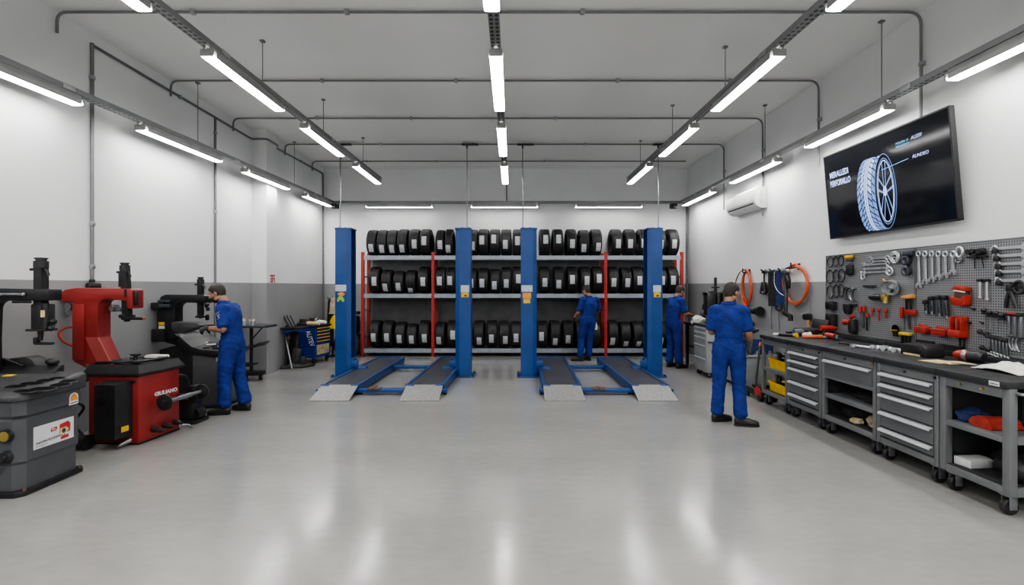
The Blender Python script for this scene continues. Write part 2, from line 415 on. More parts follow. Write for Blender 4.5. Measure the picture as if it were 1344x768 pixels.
# ------------------------------------------------------------------ room shell
XL, XL2, XR, YB, ZC, YF = -4.90, -4.72, 4.41, 12.6, 4.63, -4.2
struct('floor', B().span(XL-.2, XR+.2, YF-.2, YB+.2, -0.12, 0), M['floor'])
struct('ceiling', B().span(XL-.2, XR+.2, YF-.2, YB+.2, ZC, ZC+.15), M['ceiling'])
struct('wall_left', B().span(XL-.2, XL, YF-.2, YB+.2, 0, ZC), M['wall'])
struct('wall_left_rear', B().span(XL, XL2, 9.87, YB, 0, ZC), M['wall'])
struct('pillar_left', B().span(XL, -4.62, 9.47, 9.87, 0, ZC), M['wall'])
struct('wall_right', B().span(XR, XR+.2, YF-.2, YB+.2, 0, ZC), M['wall'])
struct('wall_back', B().span(XL, XR, YB, YB+.2, 0, ZC), M['wall'])
struct('wall_front', B().span(XL, XR, YF-.2, YF, 0, ZC), M['wall'])

# ------------------------------------------------------------------ cable trays that carry the lamps
def tray(name, label, p0, p1, rods=(), mat='tray', rodtop=ZC, group='lamp trays'):
    p0, p1 = Vector(p0), Vector(p1); L = (p1-p0).length
    t = thing(name, label, 'cable tray', p0, 0, group)
    w, h = 0.05, 0.055
    t.rotation_euler = (0, 0, math.atan2(-(p1-p0).x, (p1-p0).y))
    b = B().rings([[(-w, y, h), (-w, y, 0), (w, y, 0), (w, y, h), (w-.006, y, h), (w-.006, y, .006), (-w+.006, y, .006), (-w+.006, y, h)] for y in (0, L)])
    obj('tray_channel', b, M[mat], t, smooth=False)
    for k in range(int(L // 3) + 1):
        y = min(L-.1, 1.2 + 3*k)
        obj('joint_plate', B().box((0, y, .03), (.116, .14, .055), .004), M['galv'], t)
    for y in rods:
        obj('suspension_rod', B().cyl((0, y-p0.y, h), (0, y-p0.y, rodtop-p0.z), .0055, seg=8).box((0, y-p0.y, rodtop-p0.z-.01), (.05, .05, .02)), M['conduit'], t)
    return t

ZS, ZT = 3.70, 4.04           # underside of side trays, underside of ceiling trays
tray('cable_tray', 'perforated metal tray along the left wall carrying lamps', (-4.65-.06*2.0, 1.0, ZS), (-4.39, 12.25, ZS), (7.3, 10.3))
tray('cable_tray', 'perforated metal tray along the right wall above the wall screen', (4.10, 1.0, ZS), (4.14, 12.2, ZS), (5.6, 8.2))
tray('cable_tray', 'long suspended metal tray left of the middle of the ceiling', (-3.05, 1.0, ZT), (-2.95, 11.2, ZT), (6.05, 7.95, 10.0))
tray('cable_tray', 'suspended metal tray down the middle of the ceiling', (-0.17, 1.0, ZT), (-0.145, 11.2, ZT), (5.3, 9.0))
tray('cable_tray', 'suspended metal tray between ceiling centre and the right wall', (2.66, 1.0, ZT), (2.60, 11.2, ZT), (6.2, 8.2, 10.2))
tb = thing('cable_tray', 'perforated metal tray across the back wall above the tyre racks', 'cable tray', (-4.36, 12.3, 3.70), 0, 'lamp trays')
b = B().rings([[(x, -.05, .055), (x, -.05, 0), (x, .05, 0), (x, .05, .055), (x, .044, .055), (x, .044, .006), (x, -.044, .006), (x, -.044, .055)] for x in (0, 8.5)])
obj('tray_channel', b, M['tray_x'], tb, smooth=False)
obj('drop_pipe', B().cyl((4.23, -.05, .05), (4.23, -.05, .58), .022), M['conduit'], tb)
for x in (1.0, 4.2, 7.5): obj('wall_bracket', B().box((x, .17, .02), (.04, .24, .03)), M['galv'], tb)

# ------------------------------------------------------------------ lamps
def lamp_proto(L):
    t = thing('fluorescent_lamp', 'x', 'lamp')
    w = .062
    prof = [(-.045, .088), (.045, .088), (w+.012, .03), (w+.012, -.016), (w+.004, -.016), (w+.004, .006), (-w-.004, .006), (-w-.004, -.016), (-w-.012, -.016), (-w-.012, .03)]
    hb = B().rings([[(u, y, v) for u, v in prof] for y in (-L/2+.03, L/2-.03)])
    obj('housing', hb, M['housing'], t, smooth=False)
    dp = [(-w, .004), (-w, -.014), (-w*.8, -.019), (0, -.021), (w*.8, -.019), (w, -.014), (w, .004)]
    obj('diffuser', B().rings([[(u, y, v) for u, v in dp] for y in (-L/2, L/2)]), M['lamp'], t, ang=20)
    for s in (-1, 1):
        e = B().box((0, s*(L/2+.012), .02), (.13, .03, .07), .012).box((.035, s*(L/2-.02), .06), (.025, .05, .05), .006).box((-.035, s*(L/2-.02), .06), (.025, .05, .05), .006)
        obj('end_cap', e, M['housing'], t)
    return t

LP = {}
def lamp(x, y0, y1, z, label, group, ang=0.0):
    L = round(y1-y0, 2)
    o = copy_tree(LP[L]) if L in LP else lamp_proto(L)
    LP.setdefault(L, o)
    o.location = (x, (y0+y1)/2, z); o.rotation_euler = (0, 0, ang)
    o['label'] = label; o['group'] = group
    return o

g = 'fluorescent lamps'
dist = ['nearest', 'second nearest', 'third', 'farthest']
cy = [(2.62, 4.14), (4.96, 6.50), (7.22, 8.76), (9.52, 11.12)]
for nm, x0, x1 in (('left of the ceiling centre', -3.05, -2.95), ('down the ceiling centre', -0.17, -0.145), ('right of the ceiling centre', 2.66, 2.60)):
    for k, (a, c) in enumerate(cy):
        m = (a+c)/2; x = x0 + (x1-x0)*(m-1)/10.2
        lamp(x, a, c, ZT-.088, f'lit white lamp, {dist[k]} along the suspended tray {nm}', g)
for k, (a, c) in enumerate([(3.85, 5.35), (6.22, 7.78), (8.50, 9.98), (10.78, 12.12)]):
    m = (a+c)/2; x = -4.77 + .38*(m-1)/11.25
    lamp(x, a, c, ZS-.088, f'lit white lamp, {dist[k]} on the tray along the left wall', g, -math.atan2(.38, 11.25))
for k, (a, c) in enumerate([(3.2, 4.70), (5.50, 6.98), (7.80, 9.38), (10.3, 12.0)]):
    lamp(4.12, a, c, ZS-.088, f'lit white lamp, {dist[k]} on the tray along the right wall', g)
lb = None
for k, (a, c) in enumerate([(-3.55, -1.93), (-1.0, 0.63), (1.53, 3.17)]):
    o = lamp((a+c)/2, 0, 1.62, ZS-.09, 'lit lamp on the back wall tray above the ' + ['left', 'middle', 'right'][k] + ' part of the tyre racks', g, PI/2)
    o.location = ((a+c)/2, 12.25, ZS-.09)
    if lb is None:
        lb = [ch for ch in o.children if ch.name.startswith('diffuser')][0].data
        lb.materials[0] = M['lampside']
# unseen part of the hall behind the camera: same rows of light
for x, z in ((-4.75, 3.6), (-3.05, 3.95), (-.17, 3.95), (2.66, 3.95), (4.1, 3.6)):
    for y in (-2.2, 0.6):
        la = bpy.data.lights.new('lamp_light', 'AREA'); la.shape = 'RECTANGLE'; la.size = .13; la.size_y = 1.5; la.energy = 42; la.color = (1, .99, .97)
        lo = bpy.data.objects.new('lamp_light', la); COL.objects.link(lo); lo.location = (x, y, z)

# ------------------------------------------------------------------ conduits
def conduit(label, pts, r=.016, clips=(), rad=.14):
    t = thing('conduit_pipe', label, 'pipe', pts[0], 0, 'grey steel conduits')
    wobj('pipe', B().tube(rnd(pts, rad), r, 10), M['conduit'], t)
    for c in clips:
        wobj('pipe_clip', B().box(c, (.05, .05, .05), .008), M['galv'], t)
    return t

zc = ZC - .035
oy = [5.36, 7.15, 8.75, 10.35, 11.75]
names = ['nearest', 'second', 'third', 'fourth', 'farthest']
low = [3.05, 3.38, 2.9, 3.25, 3.5]
for k, y in enumerate(oy):
    xl = -4.86 if y < 9.4 else -4.68
    pts = [(xl+.01, y, zc-.30), (xl+.01, y, zc), (XR-.05, y, zc), (XR-.05, y, low[k])]
    if k == 4: pts = [(xl+.01, y, zc-.25), (xl+.01, y, zc), (XR-.35, y, zc)]
    pts[0] = (xl+.01, y, zc-.22)
    cl = [(x, y, zc) for x in ((-3.4, -1.76, 0.75, 3.3) if k % 2 == 0 else (-2.7, -.8, 1.5, 3.1))]
    if k < 4: cl.append((XR-.04, y, zc-.55))
    conduit(f'steel conduit across the ceiling, {names[k]} from the camera', pts, .0145, cl)
xw = -4.885
zr = 4.50
conduit('long conduit along the left wall top, round the pillar into the back corner',
        [(xw, 5.85, zr-.02), (xw, 9.44, zr-.06), (-4.60, 9.44, zr-.06), (-4.60, 9.90, zr-.06), (-4.70, 9.92, zr-.07), (-4.70, 12.5, zr-.02), (-4.70, 12.55, .9)], .018, [(xw, 7.4, zr-.04), (-4.70, 11.2, zr-.04)], .05)
conduit('vertical conduit on the left wall above the red tyre machine', [(xw, 5.85, zr), (xw, 5.85, 1.72)], .02, [(xw, 5.85, 4.1), (xw, 5.85, 2.4), (xw, 5.85, 1.9)])
conduit('vertical conduit on the left wall above the black tyre machine', [(xw, 8.28, zr-.05), (xw, 8.28, 0.5)], .018, [(xw, 8.28, 4.2), (xw, 8.28, 2.9)])
single('junction_box', 'small black socket box at the foot of the left wall conduit', 'socket', B().box((xw+.02, 5.85, 1.67), (.06, .17, .09), .02).cyl((xw, 5.85, 1.70), (xw, 5.85, 1.75), .03), M['black'])
conduit('vertical conduit in the right back corner beside the racks', [(4.36, 12.53, 3.75), (4.36, 12.53, .1)], .03, [(4.36, 12.53, 2.9), (4.36, 12.53, 1.9)])

# cables above the lift posts
for k, (px, nm) in enumerate(((446.5, 'first'), (613, 'second'), (686, 'third'), (864, 'fourth'))):
    top = Vector((X(px, 10.30), 10.30, ZC-.06)); bot = Vector((X(px, 9.34), 9.34, 2.76))
    t = thing('lift_supply_cable', f'vertical supply cable from ceiling down to the {nm} blue lift post from the left', 'cable', top, 0, 'cables above the lift posts')
    wobj('cable', B().tube([top, top.lerp(bot, .3), top.lerp(bot, .6) + Vector((.008, 0, 0)), bot], .009, 8), M['conduit'], t)
    wobj('ceiling_bracket', B().box(top + Vector((.06, 0, .005)), (.34, .08, .03), .006).cyl(top - Vector((0, 0, .07)), top, .02), M['blackmetal'], t)

# corner floodlights / cameras
for px, nm, s in ((440, 'left', 1), (884, 'right', -1)):
    p = Vector((X(px, 12.1), 12.1, 3.60))
    t = thing('security_camera', f'small black camera at the {nm} end of the back wall tray', 'camera', p)
    wobj('camera_body', B().box(p, (.17, .12, .12), .02), M['black'], t)
    wobj('lens', B().cyl(p + Vector((.04*s, -.06, 0)), p + Vector((.04*s, -.10, -.01)), .045).ball(p + Vector((.04*s, -.10, -.01)), .034), M['blackmetal'], t)
    wobj('mount', B().box(p + Vector((-.05*s, .06, .07)), (.05, .2, .05), .01), M['conduit'], t)

# ------------------------------------------------------------------ air conditioner
t = thing('air_conditioner', 'white split air conditioner high on the right wall beyond the screen', 'air conditioner', (XR, 9.2, 3.03))
b = B().prism([(4.405, 3.40), (4.24, 3.40), (4.19, 3.36), (4.18, 3.15), (4.22, 3.07), (4.30, 3.03), (4.405, 3.03)], 'Y', 8.68, 9.82, .012)
# prism across Y takes (x,z)
wobj('shell', b, M['white'], t)
wobj('air_flap', B().box((4.225, 9.25, 3.085), (.06, 1.02, .012), .004, RY(math.radians(35))), M['white'], t)
wobj('outlet_slot', B().box((4.212, 9.25, 3.105), (.05, 1.0, .02), .004, RY(math.radians(35))), M['dark'], t)
wobj('display', B().box((4.30, 8.675, 3.22), (.055, .012, .20), .012).box((4.30, 8.667, 3.26), (.03, .004, .03), .002).box((4.30, 8.667, 3.19), (.03, .004, .06), .002), M['paper'], t)
wobj('hose', B().tube(rnd([(4.385, 8.8, 3.4), (4.385, 8.8, 3.55), (4.37, 8.75, 3.75)], .08), .018, 8), M['conduit'], t)

# ------------------------------------------------------------------ television
t = thing('wall_television', 'large black flat screen showing a tyre, tilted forward on the right wall', 'television', (4.3, 5.81, 2.30))
TW, TH = 1.96, 1.115
ub, vb = Vector((0, -1, 0)), Vector((-.095, 0, 1.11)).normalized()
o0 = Vector((4.31, 6.80, 2.305))
mtx = basis(ub, vb, o0)          # local x right along the screen, y up, z toward the room?
nrm = ub.cross(vb)               # points to -X
def tvb(bb): bb.move(mtx); return bb
wobj('frame', tvb(B().span(0, TW, 0, TH, -.045, 0, .006).span(0, .018, 0, TH, 0, .008).span(TW-.018, TW, 0, TH, 0, .008).span(0, TW, 0, .022, 0, .008).span(0, TW, TH-.018, TH, 0, .008)), M['black'], t)
scr = wobj('screen', tvb(B().span(.018, TW-.018, .022, TH-.018, 0, .004)), M['screen'], t, smooth=False)
wobj('wall_mount', B().box((4.35, 5.8, 2.85), (.11, .5, .4), .01), M['blackmetal'], t)
def flat(name, polys, mat, z=.0055, dz=.0006):
    bb = B()
    for p in polys: bb.prism(p, 'Z', z-dz, z)
    return wobj(name, tvb(bb), mat, scr, smooth=False)
def ell(cx, cy, rx, ry, n=40): return [(cx+rx*math.cos(2*PI*k/n), cy+ry*math.sin(2*PI*k/n)) for k in range(n)]
def ellring(cx, cy, rx, ry, w, n=48, a0=0, a1=360):
    out = []
    for k in range(n):
        a, c = math.radians(a0+(a1-a0)*k/n), math.radians(a0+(a1-a0)*(k+1)/n)
        out.append([(cx+rx*math.cos(a), cy+ry*math.sin(a)), (cx+rx*math.cos(c), cy+ry*math.sin(c)),
                    (cx+(rx-w)*math.cos(c), cy+(ry-w)*math.sin(c)), (cx+(rx-w)*math.cos(a), cy+(ry-w)*math.sin(a))])
    return out
# tyre picture: tread band left, wheel right
ccx, ccy, rx, ry = 1.055, .455, .165, .43
tr = []; trp = []
def tp(s, a):
    s2 = s
    x0 = .775 + (ccx-.775)*s2; rr = .185 + (rx-.185)*s2
    return (x0 + rr*math.cos(math.radians(a)), ccy + ry*math.sin(math.radians(a)))
bands = [(0.0, .17, 12, 0), (.20, .36, 9, 1), (.39, .47, 5, 2), (.50, .58, 5, 2), (.61, .80, 11, 1), (.83, .99, 13, 0)]
for s0, s1, step, kind in bands:
    a = 96.0
    while a < 262:
        sk = (0 if kind == 2 else 7 if s0 > .4 else -7)
        g_ = 1.3 if kind != 2 else 0.0
        n = 3
        up = [tp(s0+(s1-s0)*q/n, a+g_+sk*q/n) for q in range(n+1)]; dn = [tp(s0+(s1-s0)*q/n, min(a+step-g_+sk*q/n, 275)) for q in range(n+1)]
        (trp if (kind == 2 or (.15 < s0 < .7 and 100 < a < 170)) else tr).append(up + dn[::-1])
        a += step
flat('tread_picture', tr, M['tvblue']); flat('tread_highlight', trp, M['tvpale'])
flat('sidewall_picture', ellring(ccx, ccy, rx, ry, .006) + ellring(ccx+.005, ccy, rx-.03, ry-.05, .008), M['tvblue'], .0058)
sp = []
hx, hy = ccx-.005, ccy+.005
for k in range(5):
    a = math.radians(90 + 72*k)
    for da in (-.16, .16):
        e = (ccx+.005+(rx-.04)*math.cos(a+da), ccy+(ry-.07)*math.sin(a+da)); e2 = (ccx+.005+(rx-.04)*math.cos(a+da*1.6), ccy+(ry-.07)*math.sin(a+da*1.6))
        sp.append([(hx+.02*math.cos(a+da*3), hy+.05*math.sin(a+da*3)), e, e2, (hx+.02*math.cos(a+da*6), hy+.05*math.sin(a+da*6))])
flat('wheel_spokes_picture', sp, M['tvblue'], .0060)
flat('wheel_hub_picture', [ell(hx, hy, .028, .06, 20)], M['tvpale'], .0063)
flat('wheel_rim_picture', ellring(ccx+.005, ccy, rx-.045, ry-.075, .010), M['tvpale'], .0063)
flat('caption_line', [[(1.02, .70), (1.42, .735), (1.42, .741), (1.02, .707)]], M['tvcyan'], .0066)
def tvt(name, s, size, u, v, mat, shear=0, sq=1.0, bold=0.0):
    off = Matrix.Translation(-Vector((4.3, 5.81, 2.30))) @ mtx @ Matrix.Translation((u, v, .0066))
    return text_mesh(name, s, size, mat, scr, off, .0003, shear=shear, squeeze=sq, bold=bold)
tvt('screen_lettering', 'MERALLEDI', .105, .10, .80, M['tvpale'], sq=.70, bold=.003)
tvt('screen_lettering', 'PERFORMLLO', .105, .10, .685, M['tvpale'], sq=.62, bold=.003)
tvt('screen_lettering', 'MOLIESA VI', .034, 1.26, .925, M['tvcyan'], .2)
tvt('screen_lettering', 'PENCHIASO', .034, 1.26, .888, M['tvcyan'], .2)
tvt('screen_lettering', 'ALESSI', .05, 1.47, .925, M['tvpale'], .3)
tvt('screen_lettering', 'RUNDEO', .05, 1.47, .725, M['tvpale'], .3)

# ------------------------------------------------------------------ fire sign on the pillar
t = thing('fire_sign', 'small red and white pictogram sign on the left pillar', 'sign', (-4.612, 9.66, 1.84))
wobj('sign_plate', B().span(-4.619, -4.613, 9.58, 9.79, 1.745, 1.90), M['paper'], t)
b = B()
for y0, y1, z0, z1 in ((9.59, 9.78, 1.862, 1.892), (9.645, 9.69, 1.76, 1.86), (9.59, 9.70, 1.752, 1.775), (9.72, 9.77, 1.80, 1.84), (9.755, 9.78, 1.755, 1.80), (9.60, 9.63, 1.80, 1.83)):
    b.span(-4.613, -4.611, y0, y1, z0, z1)
wobj('pictogram', b, M['signred'], t)

# ------------------------------------------------------------------ tyre rack
UX = [-3.56, -1.885, 0.50, 2.235, 4.05]
RF, RB = 12.0, 12.5
t = thing('tyre_rack', 'long galvanised shelving with red uprights standing along the back wall', 'shelving', (0.25, 12.25, 0))
for x in UX:
    for y in (RF, RB):
        b = B().prism([(x-.035, y-.03), (x+.035, y-.03), (x+.035, y+.03), (x+.022, y+.03), (x+.022, y-.02), (x-.022, y-.02), (x-.022, y+.03), (x-.035, y+.03)], 'Z', 0.012, 2.49)
        wobj('upright', b, M['redrack'], t, smooth=False)
        wobj('foot_plate', B().box((x, y, .006), (.11, .1, .012)), M['blackmetal'], t)
    for z in (.45, 1.1, 1.9):
        wobj('brace', B().box((x, 12.25, z), (.03, .46, .03)), M['galvlight'], t)
SH = [2.405, 1.495, 0.19]
for k in range(4):
    x0, x1 = UX[k]+.037, UX[k+1]-.037
    for z in SH:
        # front and rear beam with a stepped lip
        for y, s in ((RF-.02, 1), (RB+.02, -1)):
            w = .05*s
            wobj('shelf_beam', B().rings([[(x, y-.015*s, z-.10), (x, y-.015*s, z), (x, y+w, z), (x, y+w, z-.02), (x, y+.012*s, z-.02), (x, y+.012*s, z-.10)] for x in (x0, x1)]), M['galvlight'], t, smooth=False)
        if z < 2: wobj('back_shade_sheet', B().span(x0+.05, x1-.02, RB+.035, RB+.045, z+.02, z+(.86 if z > 1 else 1.20)), M['sheet' if z > 1 else 'sheetshade'], t)  # sheets added behind the tyres, their dark tone stands for shelf shade
        wobj('shelf_deck', B().span(x0, x1, RF+.04, RB-.04, z-.03, z-.012), M['galv'], t)

# ------------------------------------------------------------------ tyres
def tyre_proto():
    R, w = .5, .5                      # unit: diameter 1, width 1
    prof = []
    side = [(.285, .36), (.30, .42), (.36, .485), (.42, .5), (.455, .485), (.478, .45), (.492, .40)]
    tread = [(.492, .40), (.497, .30), (.497, .275), (.482, .27), (.482, .235), (.498, .23), (.5, .105), (.485, .10), (.485, .065), (.5, .06)]
    right = side + tread[1:]
    prof = [(r, h) for r, h in right] + [(r, -h) for r, h in right[::-1]]
    prof = prof + [(.275, -.30), (.27, 0), (.275, .30)]
    return prof
prof = tyre_proto()
tyre0 = obj('tyre', B().lathe(prof, (0, 0, 0), 'X', 56, closed=True), M['rubber'], ang=40)
mesh_tyre = tyre0.data
def label_mesh(ang, w, h, D):
    """curved paper label on the tread, in unit coordinates; ang = angle above the axle at the front"""
    bm = bmesh.new(); n = 8; rows = []
    da = (h/2)/(D/2)
    for k in range(n+1):
        a = ang - da + 2*da*k/n; r = .5045
        rows.append([bm.verts.new((sx*w/2, -r*math.cos(a), r*math.sin(a))) for sx in (-1, 1)])
    for k in range(n): bm.faces.new((rows[k][0], rows[k][1], rows[k+1][1], rows[k+1][0]))
    return bm

rowsT = [
 [(487,302,326),(500.5,302,327),(513.8,302,327),(528,301,326.5),(543,300,320.5),(558,299.5,316),(574.5,302,321.5),(589,300,327),(604,297,315),(619.6,301.5,323),(634.5,299,315),(649.5,297.5,313.5),(664.5,301,321),(680,297,316),(715,298.5,314),(732.5,298,313.5),(750.5,297.5,320),(767,302,326),(783,301,324.5),(810,300,320),(828,299,320),(846,298.5,319.5),(867,300,321),(884.5,298,320.5)],
 [(490,350,369.5),(506.5,354,378),(522,355.5,377),(538,354.5,384),(555.5,349.5,370),(576,350.5,369),(591.5,351,368.5),(605.5,353,370),(619.5,352,372),(634.5,351.5,372),(649.5,353,375),(664.5,350.5,372.5),(680,349,366),(715,350,371),(734,350,373.5),(752,349,367),(768.5,350,368.5),(785,346.5,365.5),(806,350,371),(822.5,351,371.5),(838,350,368.5),(853,350.5,370),(869,350.5,368.5),(884.5,348,368)],
 [(491,418.5,443.5),(508,419,443.5),(524.5,422,445.5),(539.5,424.5,446.5),(556,418,444.5),(576,422,448),(593,418,440),(609,422,0),(628.5,420.5,448.5),(645.5,419,445),(661.5,421,447),(677.5,421.5,444),(712.5,420.5,442),(729,419.5,449.5),(746,419.5,446),(763,420.5,446),(782,417,428),(805,419.5,449),(822,422,453),(838,421,453),(853,420.5,447),(869,421,449),(885,418,445)]]
shelfn = ['top', 'middle', 'bottom']
bayn = ['first', 'second', 'third', 'fourth']
first = True
for r, row in enumerate(rowsT):
    zs = SH[r]; cnt = [0]*4
    xs = []
    for px, ty, ly in row:
        x = X(px, 12.0)
        for u in UX:
            if abs(x-u) < .165: x = u + .165*(1 if x > u else -1)
        xs.append(x)
    for i, (px, ty, ly) in enumerate(row):
        yc = 12.265
        x = X(px, 12.0)
        D = min(Z(ty, yc) - zs, .66)
        x = xs[i]; gap = min([abs(x-q) for k_, q in enumerate(xs) if k_ != i])
        w = min(.25, gap*.93, min(abs(x-u)*2-.09 for u in UX)) * (.98 if r else 1.0)
        bay = sum(1 for u in UX[1:4] if x > u)
        o = tyre0 if first else tyre0.copy()
        if not first: COL.objects.link(o)
        first = False
        o.location = (x, yc, zs + D/2)
        yaw = random.uniform(-.035, .035)
        o.rotation_euler = (0, 0, yaw); o.scale = (w, D, D)
        cnt[bay] += 1
        tag(o, f'black tyre, white label, {ORD[cnt[bay]-1]} from left on {shelfn[r]} shelf of {bayn[bay]} rack bay', 'tyre', 'new tyres on the rack')
        if ly:
            zl = Z(ly, yc-D/2); a = math.asin(max(-.8, min(.8, (zl-(zs+D/2))/(D/2))))
            l = obj('paper_label', label_mesh(a, .112/w, .215, D), M['print'], o, smooth=False)
            l.location = (random.uniform(-.12, .12), 0, 0)
        else:
            o['label'] = f'black tyre, no visible label, {ORD[cnt[bay]-1]} from left on {shelfn[r]} shelf of {bayn[bay]} rack bay'

# ------------------------------------------------------------------ car lifts
def lift(label, posts, runs, name):
    xm = (posts[0][0]+posts[1][1])/2
    t = thing('car_lift', label, 'car lift', (xm, 9.2, 0), 0, 'blue two post drive-on lifts')
    for k, (x0, x1, st) in enumerate(posts):
        s = 1 if k == 0 else -1       # channel opens toward the other post
        y0, y1 = 9.24, 9.56; th = .02
        if s == 1: poly = [(x0, y0), (x1, y0), (x1+.07, y0+.03), (x1+.07, y0+.05), (x1, y0+.04), (x0+th, y0+.04), (x0+th, y1-.03), (x1, y1-.03), (x1+.07, y1-.04), (x1+.07, y1), (x0, y1)]
        else: poly = [(x1, y0), (x0, y0), (x0-.07, y0+.03), (x0-.07, y0+.05), (x0, y0+.04), (x1-th, y0+.04), (x1-th, y1-.03), (x0, y1-.03), (x0-.07, y1-.04), (x0-.07, y1), (x1, y1)]
        p = wobj('post', B().prism(poly, 'Z', .02, 2.72), M['blue'], t, smooth=False)
        xa, xb = (x0, x1+.07) if s == 1 else (x0-.07, x1)
        wobj('post_cap', B().span(xa-.01, xb+.01, y0-.005, y1+.01, 2.72, 2.75, .004).cyl(((x0+x1)/2-.06, 9.32, 2.75), ((x0+x1)/2-.06, 9.32, 2.765), .02).cyl(((x0+x1)/2+.06, 9.32, 2.75), ((x0+x1)/2+.06, 9.32, 2.765), .02), M['bluedark'], p)
        wobj('base_plate', B().span(xa-.07, xb+.07, y0-.05, y1+.08, 0, .022, .004), M['bluedark'], p)
        bb = B()
        for bx_ in (xa-.04, xb+.04):
            for by_ in (y0-.02, y1+.04): bb.cyl((bx_, by_, .02), (bx_, by_, .05), .016, seg=6)
        wobj('anchor_bolts', bb, M['blackmetal'], p)
        wobj('screw_shaft', B().cyl(((x0+x1)/2+.02*s, 9.42, .05), ((x0+x1)/2+.02*s, 9.42, 2.7), .022), M['blackmetal'], p)
        xi = x1+.02 if s == 1 else x0-.02
        wobj('carriage', B().span(xi-.07, xi+.09*1, y0+.06, y1-.06, .05, .34, .012) if s == 1 else B().span(xi-.09, xi+.07, y0+.06, y1-.06, .05, .34, .012), M['bluedark'], p)
        xo = x1+.05 if s == 1 else x0-.05
        wobj('lift_arm', B().box(((xo + .13*s), 9.38, .13), (.30, .14, .10), .01).box((xo+.06*s, 9.30, .24), (.16, .05, .12), .008), M['blue'], p)
        # stickers
        sw = x1-x0
        if st == 'green':
            wobj('notice_sticker', B().span(x0+.005, x1-.012, y0-.004, y0-.001, 1.58, 1.70), M['notice'], p)
            wobj('warning_sticker', B().prism(ell((x0+x1)/2+.005, 1.53, .065, .035, 16), 'Y', y0-.004, y0-.001), M['stickorange'], p)
            wobj('warning_sticker', B().prism([(x0+.035, 1.39), (x0+.075, 1.39), (x0+.08, 1.42), (x0+.12, 1.42), (x0+.125, 1.39), (x0+.17, 1.39), (x0+.165, 1.44), (x0+.13, 1.49), (x0+.07, 1.49), (x0+.04, 1.44)], 'Y', y0-.004, y0-.001), M['green'], p)
        elif st == 'mix':
            wobj('notice_sticker', B().span(x0+.01, x1-.01, y0-.004, y0-.001, 1.57, 1.69), M['notice'], p)
            wobj('warning_sticker', B().span(x0+.03, x1-.035, y0-.004, y0-.001, 1.45, 1.55), M['stickorange'], p)
            wobj('warning_sticker', B().span(x0+.045, x1-.05, y0-.004, y0-.001, 1.36, 1.44), M['yellow'], p)
        else:
            wobj('notice_sticker', B().span(x0+.03, x1-.03, y0-.004, y0-.001, 1.56, 1.69), M['notice'], p)
            wobj('warning_sticker', B().span(x0+.04, x1-.035, y0-.004, y0-.001, 1.47, 1.555), M['yellow'], p)
            wobj('warning_sticker', B().prism([((x0+x1)/2-.03, 1.485), ((x0+x1)/2+.05, 1.485), ((x0+x1)/2+.01, 1.525)], 'Y', y0-.0055, y0-.004), M['brown'], p)
    zr = .14
    for (n0, n1, f0, f1) in runs:
        Y0, Y1 = 7.78, 10.78
        p = B().rings([[(n0, Y0, zr-.03), (n1, Y0, zr-.03), (n1, Y0, zr), (n0, Y0, zr)], [(f0, Y1, zr-.03), (f1, Y1, zr-.03), (f1, Y1, zr), (f0, Y1, zr)]])
        rw = wobj('runway', p, M['runway'], t, smooth=False)
        for a, c in ((n0, f0), (n1, f1)):
            wobj('side_rail', B().rings([[(a-.025, Y0, .03), (a+.025, Y0, .03), (a+.025, Y0, zr+.012), (a-.025, Y0, zr+.012)], [(c-.025, Y1, .03), (c+.025, Y1, .03), (c+.025, Y1, zr+.012), (c-.025, Y1, zr+.012)]]), M['bluerail'], rw, smooth=False)
        wobj('end_stop', B().span(f0, f1, Y1-.02, Y1+.02, zr-.04, zr+.03, .006), M['bluedark'], rw)
        # ramp plate
        wobj('ramp', B().rings([[(n0-.01, Y0+.02, zr+.006), (n1+.01, Y0+.02, zr+.006), (n1+.01, Y0+.02, zr-.006), (n0-.01, Y0+.02, zr-.006)], [(n0-.02, 7.30, .012), (n1+.02, 7.30, .012), (n1+.02, 7.30, .001), (n0-.02, 7.30, .001)]]), M['checker'], rw, smooth=False)
        for x in (n0+.05, n1-.05):
            wobj('ramp_hinge', B().cyl((x-.05, Y0, zr-.005), (x+.05, Y0, zr-.005), .02, seg=10), M['bluedark'], rw)
    xa, xb = runs[0][0]-.08, runs[1][1]+.08
    wobj('crossbar', B().span(xa, xb, 7.72, 7.84, .035, .09, .006), M['blue'], t)
    wobj('crossbar', B().span(runs[0][3]-.1, runs[1][2]+.1, 9.86, 9.96, .05, .11, .006), M['blue'], t)
    m = (runs[0][1]+runs[1][0])/2 - .1
    wobj('latch_box', B().span(m-.12, m+.08, 7.69, 7.85, .085, .105, .004).span(m-.04, m, 7.69, 7.86, .10, .115, .003), M['brown'], t)
    for (n0, n1, f0, f1) in runs:
        for x in (n0-.05, n1+.05):
            wobj('roller', B().cyl((x-.02, 7.78, .03), (x+.02, 7.78, .03), .03, seg=14), M['blackmetal'], t)
    return t

lift('blue two-post car lift with low runways, left of the pair', [(-3.25, -3.035, 'green'), (-.97, -.76, 'yel')], [(-2.93, -2.39, -2.89, -2.33), (-1.62, -1.08, -1.53, -.99)], 'l')
lift('blue two-post car lift with low runways, right of the pair', [(.165, .385, 'mix'), (2.565, 2.765, 'yel')], [(.495, 1.05, .545, 1.12), (1.86, 2.40, 1.84, 2.42)], 'r')

